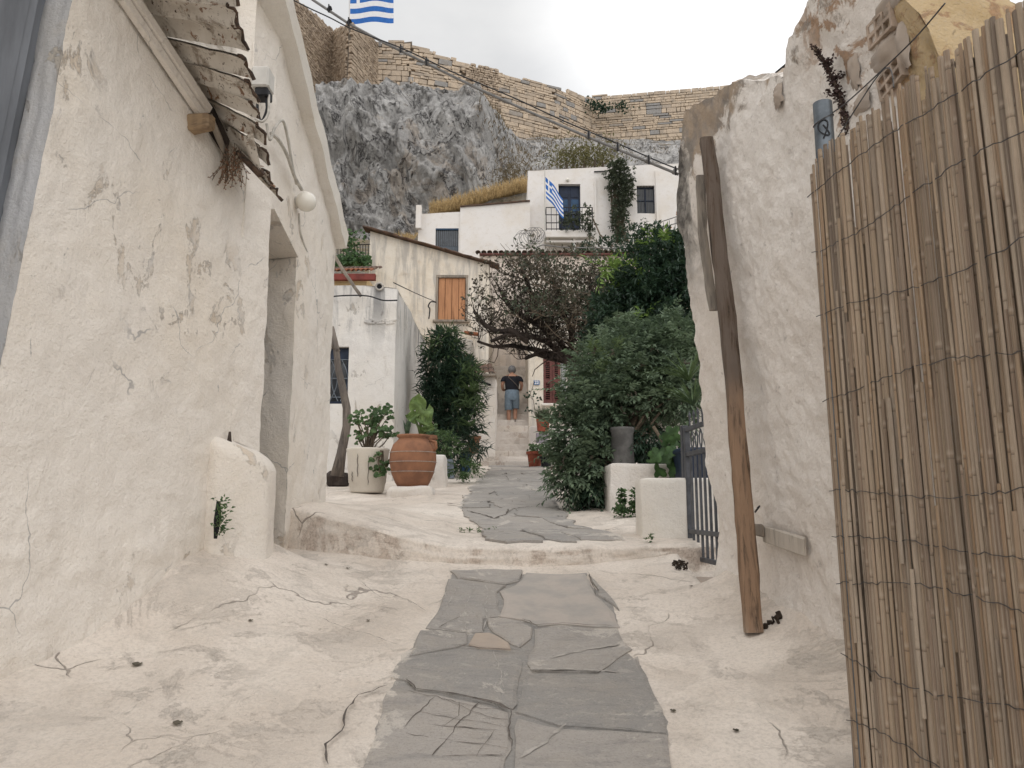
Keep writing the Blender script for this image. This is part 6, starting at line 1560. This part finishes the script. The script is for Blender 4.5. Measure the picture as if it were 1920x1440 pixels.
strap_plant('yucca', 'lower spiky yucca beside the stair annex', 'plant', at(882, 800, 13.8), 34, .45, .035, M['leaf_ole'], 73, .9, .3)
strap_plant('lily_leaves', 'arching strap leaves at the oleander foot', 'plant', at(862, 850, 12.8), 26, .40, .03, M['leaf_ole'], 74, 1.0, .2)
leaves('ground_fern', sprigs([ell(832, 835, 12.6, .22, .2, .16), ell(872, 880, 12.9, .25, .2, .08)], 130, .07, .03, random.Random(75), 8, .14, .4), M['leaf_ger'], None, kind='stuff')

# ------------------------------------------------------------ pots on the left
def on_up(px, py): return hit(px, py, g_up)
# white tub
p = on_up(688, 924); print('TUB', p); wtb = thing('white_tub', 'cracked white painted tub with geraniums', 'planter', p)
mb = MB(); mb.lathe([(.22, 0), (.245, .03), (.262, .14), (.27, .145), (.30, .58), (.315, .62), (.31, .64), (.275, .64), (.265, .58)], p, 32, .02, 2); mb.build('tub_body', M['whitetub'], wtb, smooth=True)
for an_, z0, z1 in ((-1.9, .22, .55), (-1.35, .10, .52), (-2.25, .15, .30)):
    mb = MB(); pts = [p+Vector((math.cos(an_+.02*math.sin(k*2))*(.272+.055*(lerp(z0, z1, k/8))), math.sin(an_)*(.272+.055*(lerp(z0, z1, k/8))), lerp(z0, z1, k/8))) for k in range(9)]; mb.tube(pts, [.002]+[.006]*7+[.002], 4); mb.build('split', M['crack'], wtb)
mb = MB(); mb.lathe([(.28, .57), (.2, .59), (.02, .60)], p, 20); mb.build('soil', M['soil'], wtb); wtb.scale = (.95, .95, .95)
KT = .84
def geranium(label, base, w, h, n, seed, mat=M['leaf_ger'], lean=(0, 0, 0)):
    rg = random.Random(seed); t_ = thing('geranium', label, 'plant', base); mb = MB(); it = []
    for k in range(n):
        d = Vector((rg.uniform(-w, w), rg.uniform(-w, w)*.7, rg.uniform(.25, 1)*h))+Vector(lean)*rg.random(); q = Vector(base)+d
        mb.tube([Vector(base)+Vector((d.x*.2, d.y*.2, 0)), Vector(base)+d*.5+rv(rg)*.05, q], [.011, .009, .005], 5)
        for _ in range(9):
            c0_ = q+rv(rg)*.075; s_ = rg.uniform(.022, .042); N = Vector((rg.uniform(-.6, .6), -.7, rg.uniform(.1, 1))).normalized(); A = N.orthogonal().normalized(); B = N.cross(A)
            it.append([c0_+A*math.cos(a_*math.pi/4)*s_+B*math.sin(a_*math.pi/4)*s_+N*(.3*s_*(a_ % 2)) for a_ in range(8)]+[c0_-N*.01])
    mb.build('stem', M['stem'], t_); lf = MB()
    for r_ in it: lf.add(r_, [(8, i, (i+1) % 8) for i in range(8)])
    lf.build('foliage', mat, t_, kind='stuff'); return t_
geranium('woody geranium growing in the white tub', p+Vector((0, 0, .56)), .28, .52, 24, 81, lean=(.12, 0, .12))
geranium('trailing geranium hanging over the white tub edge', p+Vector((.22, -.2, .57)), .11, -.32, 7, 82)
# plinth, jar
pj = on_up(768, 930); soft_box(pj.x-.29, pj.x+.29, pj.y-.05, pj.y+.55, pj.z-.1, pj.z+.13, .07, 9, 14, .04).build('plinth', M['rough'], smooth=True, label='lumpy whitewashed plinth under the terracotta jar', category='plinth')
pj = pj+Vector((0, .27, .125))
jar = thing('terracotta_jar', 'big bulging terracotta jar with thin white bands', 'jar', pj)
mb = MB(); mb.lathe([(.20, 0), (.235, .06), (.285, .18), (.318, .34), (.312, .46), (.27, .57), (.205, .635), (.195, .655), (.225, .675), (.225, .70), (.18, .70), (.17, .64)], pj, 40, .008); mb.build('jar_body', M['terracotta'], jar, smooth=True)
for z, r_ in ((.20, .296), (.33, .3185), (.46, .314)):
    mb = MB(); mb.tube([pj+Vector((math.cos(a_*.157)*r_, math.sin(a_*.157)*r_, z)) for a_ in range(41)], .004, 5, False); mb.build('band', M['vein'], jar)
for sx in (1, ):
    mb = MB(); mb.tube([pj+Vector((.23*sx, -.08, .62)), pj+Vector((.315*sx, -.09, .60)), pj+Vector((.325*sx, -.09, .52)), pj+Vector((.29*sx, -.08, .48))], .018, 8); mb.build('handle', M['terracotta'], jar, smooth=True)
mb = MB(); mb.lathe([(.18, .66), (.1, .67), (.01, .67)], pj, 16); mb.build('soil', M['soil'], jar)
strap_plant('agave', 'dark agave with stiff leaves in the terracotta jar', 'plant', pj+Vector((-.08, -.05, .68)), 9, .34, .065, M['leaf_agave'], 83, .35, 1.0)
# elephant ear with three large leaves
eb = pj+Vector((.10, .02, .68)); ee = thing('elephant_ear', 'pale green elephant ear plant in the terracotta jar', 'plant', eb)
for tip_px, tip_py, ang, sz2, ny in ((783, 760, .15, .19, -1), (797, 778, 2.9, .22, -1), (776, 783, -1.3, .14, -1), (801, 800, 1.9, .13, -1)):
    c_ = at(tip_px, tip_py, pj.y-.02); mb = MB(); mb.tube([eb, eb.lerp(c_, .5)+Vector((.015, 0, 0)), c_], [.022, .018, .012], 7); mb.build('stalk', M['greenstem'], ee, smooth=True)
    mb = MB(); D = Vector((math.sin(ang), -.15, math.cos(ang))).normalized(); N = Vector((.25*math.cos(ang), -1, .2)).normalized(); S = D.cross(N).normalized()
    def lf(u, v):
        w = sz2*(.62*math.sin(math.pi*min(1, v*.80+.2)**.85)); s = (u-.5)*2
        back = -.30*sz2*abs(s)*(1-v)**2
        return c_+D*(sz2*(v*1.15-.25)+back)+S*s*w+N*(.16*sz2*abs(s)+.03*math.sin(v*9+s*3)-.10*sz2*v*v)
    mb.grid(lf, 10, 12); mb.build('leaf', M['leaf_big'], ee, smooth=True)
# white block, pot on it, blue-grey can, blue drum, small pot, stone
pbk = on_up(818, 915); soft_box(pbk.x-.13, pbk.x+.13, pbk.y, pbk.y+.45, pbk.z-.1, pbk.z+.50, .045, 11, 14, .03).build('plaster_block', M['rough'], smooth=True, label='short whitewashed pillar block right of the terracotta jar', category='block')
def pot(name, label, base, r0, r1, h, mat, cat='pot', rim=.02):
    t_ = thing(name, label, cat, base); mb = MB(); mb.lathe([(r0, 0), (r1-.01, h*.82), (r1+rim, h*.83), (r1+rim, h), (r1-.01, h), (r1-.02, h*.86)], base, 24); mb.build('pot_body', mat, t_, smooth=False)
    mb = MB(); mb.lathe([(r1-.015, h*.9), (.02, h*.92)], base, 16); mb.build('soil', M['soil'], t_); return t_
pot('terracotta_pot', 'terracotta pot with rim behind the big jar', at(798, 856, 12.2), .13, .17, .33, M['terracotta'])
geranium('small leafy plant in the terracotta pot behind the jar', at(800, 818, 12.2), .12, .12, 6, 84)
mb = MB(); q = on_up(843, 897)
mb.grid(lambda u, v: q+Vector((.085*lerp(1, .75, v)*math.copysign(abs(math.cos(2*math.pi*u))**.4, math.cos(2*math.pi*u)), .085*lerp(1, .75, v)*math.copysign(abs(math.sin(2*math.pi*u))**.4, math.sin(2*math.pi*u)), .34*v)), 20, 3, True); mb.add([q+Vector((-.06, -.06, .34)), q+Vector((.06, -.06, .34)), q+Vector((.06, .06, .34)), q+Vector((-.06, .06, .34))], [(0, 1, 2, 3)])
mb.build('oil_can', M['bluegrey'], label='square blue grey can on the ground before the oleander', category='can')
q = on_up(872, 885); mb = MB(); mb.lathe([(.12, 0), (.125, .03), (.12, .06), (.12, .20), (.128, .21), (.12, .22), (.12, .42), (.128, .43), (.11, .43)], q, 22); mb.build('blue_drum', M['blue'], smooth=True, label='small blue plastic drum half hidden by the yucca', category='drum')
pot('orange_pot', 'orange terracotta pot under the yucca by the annex', at(888, 850, 16.2), .10, .14, .36, M['terracotta'])
q = on_up(896, 861); mb = MB(); mb.grid(lambda u, v: q+Vector((.20*math.sin(math.pi*v)*math.cos(2*math.pi*u), .14*math.sin(math.pi*v)*math.sin(2*math.pi*u), .12-.12*math.cos(math.pi*v)))*(1+.15*mn.noise(Vector((math.cos(6.28*u), math.sin(6.28*u), v*2)))), 18, 10, True) if False else mb.ball(q+Vector((0, 0, .10)), .17, 16, 10, (1.2, .9, .7)); mb.build('field_stone', M['slab_tan'], smooth=True, label='rounded brown stone at the annex corner', category='stone')
# old trunk standing by the window
tk = thing('bare_trunk', 'bare grey crooked trunk standing before the blue window', 'trunk', on_up(640, 905))
TYk = 11.4
mb = MB(); mb.tube([at(632, 893, TYk), at(640, 850, TYk), at(650, 800, TYk), at(650, 765, TYk), at(642, 725, TYk), at(634, 690, TYk), at(630, 650, TYk), at(622, 613, TYk)], [.10, .07, .062, .06, .055, .05, .045, .036], 10); mb.build('stem', M['bark'], tk, smooth=True)
mb = MB(); mb.tube([at(633, 660, TYk), at(622, 640, TYk), at(612, 632, TYk)], [.05, .04, .03], 8); mb.build('branch_stub', M['bark'], tk, smooth=True)
q = on_up(630, 912); mb = MB(); mb.box(q+Vector((0, .1, .10)), (.36, .3, .22), rotm(.1, .05, .3), bev=.05, jit=.03); mb.build('rotten_stump', M['deadbark'], label='dark rotten stump under the bare grey trunk', category='stump')

# ------------------------------------------------------------ pots by the stairs
pot('red_pot', 'tapered red brown plastic pot at the foot of the stairs', on_up(1003, 876)+Vector((0, .1, 0)), .14, .19, .38, M['redpot'])
geranium('sparse plant in the red brown pot by the stairs', on_up(1004, 876)+Vector((0, .1, .36)), .14, .16, 7, 91)
q = on_up(1024, 876); pot('black_pot', 'small black pot beside the red brown pot', q+Vector((0, .1, 0)), .11, .14, .26, M['dark'])
geranium('leafy plant in the small black pot', q+Vector((0, .1, .26)), .16, .22, 10, 92)
ly_ = 19.95; zl_ = at(1016, 832, ly_).z
soft_box(.55, 1.35, 19.75, 20.5, 2.2, zl_, .04, 5, 10, .02).build('side_ledge', M['rough'], smooth=True, label='whitewashed ledge under the lilac box beside the stairs', category='ledge')
q = at(1016, 822, ly_); mb = MB(); mb.box(q, (.30, .26, .27), bev=.012); lb_ = mb.build('lilac_box', M['lilac'], label='lilac grey box standing on the ledge beside the stairs', category='box')
q = at(1018, 797, ly_); rp = thing('red_planter', 'rectangular red planter on top of the lilac box', 'planter', q-Vector((0, 0, .16)))
mb = MB(); mb.grid(lambda u, v: q+Vector((lerp(.145, .175, v)*math.copysign(abs(math.cos(6.2832*u))**.25, math.cos(6.2832*u)), .13*math.copysign(abs(math.sin(6.2832*u))**.25, math.sin(6.2832*u)), lerp(-.17, .15, v))), 24, 3, True); mb.build('planter_body', M['redpot'], rp)
mb = MB(); mb.box(q+Vector((0, 0, .13)), (.28, .2, .02)); mb.build('soil', M['soil'], rp)
rg = random.Random(93); it = [(q+Vector((rg.uniform(-.15, .15), rg.uniform(-.1, .1), .12)), Vector((rg.uniform(-.6, .6), rg.uniform(-.6, .3), 1)), rv(rg), rg.uniform(.2, .42), .018) for _ in range(260)]
lv = thing('lavender', 'wispy grey green plant in the red planter', 'plant', q+Vector((0, 0, .13))); leaves('foliage', it, M['leaf_vine'], lv, kind='stuff')
rg = random.Random(94)
vs_ = thing('wall_twig', 'thin climbing twig with few leaves on the numbered house corner', 'plant', at(1000, 780, 20.3)); mb = MB(); P = [at(1004, 775, 20.2), at(1000, 750, 20.2), at(994, 740, 20.2), at(1002, 715, 20.3)]; mb.tube(P, .01, 4); mb.tube([P[1], at(990, 742, 20.2), at(988, 768, 20.15)], .008, 4); mb.build('stem', M['stem'], vs_)
leaves('foliage', [(at(px+rg.gauss(0, 3), py+rg.gauss(0, 4), 20.1), rv(rg), Vector((0, -1, .3)), .08, .06) for px, py in ((990, 743), (1000, 742), (990, 770), (1008, 750)) for _ in range(9)], M['leaf_dark'], vs_, kind='stuff')
strap_plant('window_plant', 'green potted grass before the maroon shutters', 'plant', at(1048, 752, 21.3), 30, .55, .03, M['leaf_ger'], 95, .35, 1.2)
# vine on the hill house
rg = random.Random(96); vh = thing('house_vine', 'dusty green vine climbing the wall between balcony and window', 'vine', at(1160, 450, 39.6)); mb = MB()
for k in range(9): mb.tube([at(1165+rg.uniform(-14, 14), 455, 39.5), at(1160+rg.uniform(-12, 12), 410, 39.6), at(1158+rg.uniform(-14, 14), 360, 39.6), at(1160+rg.uniform(-16, 16), 320, 39.6)], [.07, .06, .05, .02], 5)
mb.build('stem', M['stem'], vh)
E = [ell(1160, 325, 39.3, .75, .35, .55), ell(1162, 350, 39.4, .62, .3, .7), ell(1158, 310, 39.3, .3, .3, .35), ell(1175, 365, 39.3, .42, .3, .6), ell(1160, 410, 39.4, .40, .3, 1.2)]
leaves('foliage', sprigs(E, 480, .17, .11, rg, 7, .22, .2, False, .3, (.3, 1.1)), M['leaf_vine'], vh, kind='stuff')
bv = thing('balcony_vine', 'climbing plant over the balcony railing', 'vine', at(1075, 430, 38.6)); E = [ell(1075, 405, 38.7, .55, .2, .45), ell(1100, 410, 38.7, .3, .2, .7), ell(1110, 430, 38.6, .25, .2, .5), ell(1068, 420, 38.7, .5, .2, .3)]
leaves('foliage', sprigs(E, 120, .15, .09, rg, 7, .22, .1, False, .3, (.3, 1.1)), M['leaf_vine'], bv, kind='stuff')
mb = MB(); mb.tube([at(1112, 410, 38.7), at(1125, 440, 38.2), at(1150, 462, 37.5)], .04, 5); mb.build('stem', M['stem'], bv)
hs = thing('terrace_shrub', 'loose dark shrubs on the terrace below the hill house window', 'shrub', at(1200, 450, 33)); E = [ell(1195, 435, 33, .8, .6, .45), ell(1230, 450, 32, .9, .6, .5), ell(1130, 465, 32, 1.0, .6, .35), ell(1270, 455, 31, .8, .6, .5), ell(1090, 480, 31, .7, .5, .4)]
leaves('foliage', sprigs(E, 330, .15, .08, rg, 7, .3, .2, False, .3, (.2, 1.15)), M['leaf_dark'], hs, kind='stuff'); mb = MB()
for e in E: mb.tube([e[0]-Vector((0, 0, 1.6)), e[0]], [.05, .02], 5)
mb.build('stem', M['stem'], hs)

# ------------------------------------------------------------ person climbing the stairs
PX, PYY = at(960, 780, 22.1).x, 22.02
zs_ = [z for y, z in STEPS if y <= PYY+.12][-1]; zb2 = [z for y, z in STEPS if y <= PYY-.2][-1]
pe = thing('person', 'person in black top and pale denim shorts climbing the stairs', 'person', Vector((PX, PYY, zb2)))
O = Vector((PX, PYY, zb2))
def skin_mesh(name, J, E_, mat, parent, sub=2):
    me = bpy.data.meshes.new(name); me.from_pydata([tuple(O+Vector(j[0])-ORI[parent.name]) for j in J], E_, [])
    o = bpy.data.objects.new(name, me); COL.objects.link(o); o.parent = parent; ORI[o.name] = ORI[parent.name]
    m = o.modifiers.new('skin', 'SKIN'); m.use_smooth_shade = True
    for i, j in enumerate(J): me.skin_vertices[0].data[i].radius = j[1] if hasattr(j[1], '__len__') else (j[1], j[1]); me.skin_vertices[0].data[i].use_root = (i == 0)
    s = o.modifiers.new('sub', 'SUBSURF'); s.levels = sub; s.render_levels = sub; me.materials.append(mat); return o
J = [((0, 0, .84), .13), ((0, .03, 1.0), .125), ((0, .07, 1.18), .135), ((0, .10, 1.30), .10), ((0, .14, 1.37), .05), ((0, .18, 1.43), .055), ((0, .21, 1.50), .082), ((0, .21, 1.56), .06),
     ((-.17, .09, 1.28), .055), ((-.25, .05, 1.10), .045), ((-.235, .14, .97), .036), ((-.16, .24, .98), .03), ((-.12, .28, .98), .025),
     ((.17, .09, 1.28), .055), ((.25, .05, 1.10), .045), ((.235, .14, .97), .036), ((.16, .24, .98), .03), ((.12, .28, .98), .025),
     ((-.09, .0, .76), .095), ((-.085, .06, .46), .06), ((-.08, .02, .26), .055), ((-.08, -.02, .08), .036), ((-.08, .10, .035), .034),
     ((.09, .02, .76), .095), ((.085, .14, .50), .06), ((.08, .03, .30), .055), ((.08, -.07, .17), .036), ((.08, -.03, .07), .034)]
Ed = [(0, 1), (1, 2), (2, 3), (3, 4), (4, 5), (5, 6), (6, 7), (3, 8), (8, 9), (9, 10), (10, 11), (11, 12), (3, 13), (13, 14), (14, 15), (15, 16), (16, 17), (0, 18), (18, 19), (19, 20), (20, 21), (21, 22), (0, 23), (23, 24), (24, 25), (25, 26), (26, 27)]
skin_mesh('body', J, Ed, M['skin'], pe)
def loft(name, rings, mat, parent=pe, n=18):
    mb = MB(); vs = []
    for (x, y, z, rx, ry) in rings:
        for k in range(n): a_ = 2*math.pi*k/n; w = 1+.03*mn.noise(Vector((math.cos(a_)*2, math.sin(a_)*2, z*9))); vs.append(O+Vector((x+rx*w*math.cos(a_), y+ry*w*math.sin(a_), z)))
    m = len(rings); mb.add(vs, [(j*n+i, j*n+(i+1) % n, (j+1)*n+(i+1) % n, (j+1)*n+i) for j in range(m-1) for i in range(n)]); return mb.build(name, mat, parent, smooth=True)
loft('shirt', [(0, .02, .90, .175, .15), (0, .03, 1.0, .172, .148), (0, .06, 1.12, .182, .15), (0, .08, 1.22, .20, .145), (0, .095, 1.29, .215, .115), (0, .11, 1.335, .15, .085), (0, .13, 1.37, .075, .065)], M['blackshirt'])
for s in (-1, 1): loft('sleeve', [(s*.225, .06, 1.17, .066, .068), (s*.215, .07, 1.22, .07, .07), (s*.19, .085, 1.29, .062, .062), (s*.15, .09, 1.32, .045, .045)], M['blackshirt'], n=12)
loft('shorts', [(0, .02, .68, .185, .145), (0, .0, .78, .19, .155), (0, .01, .88, .178, .15), (0, .02, .94, .172, .147)], M['denim'])
loft('shorts_leg', [(-.088, .055, .44, .098, .10), (-.09, .03, .56, .10, .11), (-.09, .01, .72, .10, .135)], M['denim'], n=14)
loft('shorts_leg', [(.088, .115, .48, .098, .10), (.09, .08, .58, .10, .11), (.09, .02, .72, .10, .135)], M['denim'], n=14)
mb = MB(); mb.grid(lambda u, v: O+Vector((0, .20, 1.505))+Vector((.105*math.sin(math.pi*(v*.78+.0))*math.cos(6.2832*u), .112*math.sin(math.pi*(v*.78))*math.sin(6.2832*u)-.012, .112*math.cos(math.pi*v*.78)))*(1+.10*mn.noise(Vector((math.cos(6.28*u)*3, math.sin(6.28*u)*3, v*6)))), 22, 12, True); mb.build('hair', M['hair'], pe, smooth=True)
mb = MB(); mb.tube([O+Vector((.17, -.085, .98)), O+Vector((.10, -.105, 1.08)), O+Vector((0, -.09, 1.18)), O+Vector((-.09, -.05, 1.27)), O+Vector((-.10, .03, 1.345)), O+Vector((-.08, .12, 1.35))], .011, 5); mb.build('bag_strap', M['strap'], pe, smooth=True)
for sx, yy, zz, pitch in ((-.08, .02, .045, 0.0), (.08, -.075, .10, -1.05)):
    mb = MB(); Rm = rotm(pitch, 0, 0); c_ = O+Vector((sx, yy, zz))
    mb.grid(lambda u, v: c_+Rm @ Vector((.045*(1-.25*abs(2*v-1)**2)*math.cos(6.2832*u)*(1 if 0 < v < 1 else .5), lerp(-.10, .15, v), .05*math.sin(6.2832*u)*(1.2-.7*v)*(1 if 0 < v < 1 else .4))), 12, 8, True); mb.build('shoe', M['shoe'], pe, smooth=True)
pe.scale = (1.14, 1.14, 1.14)
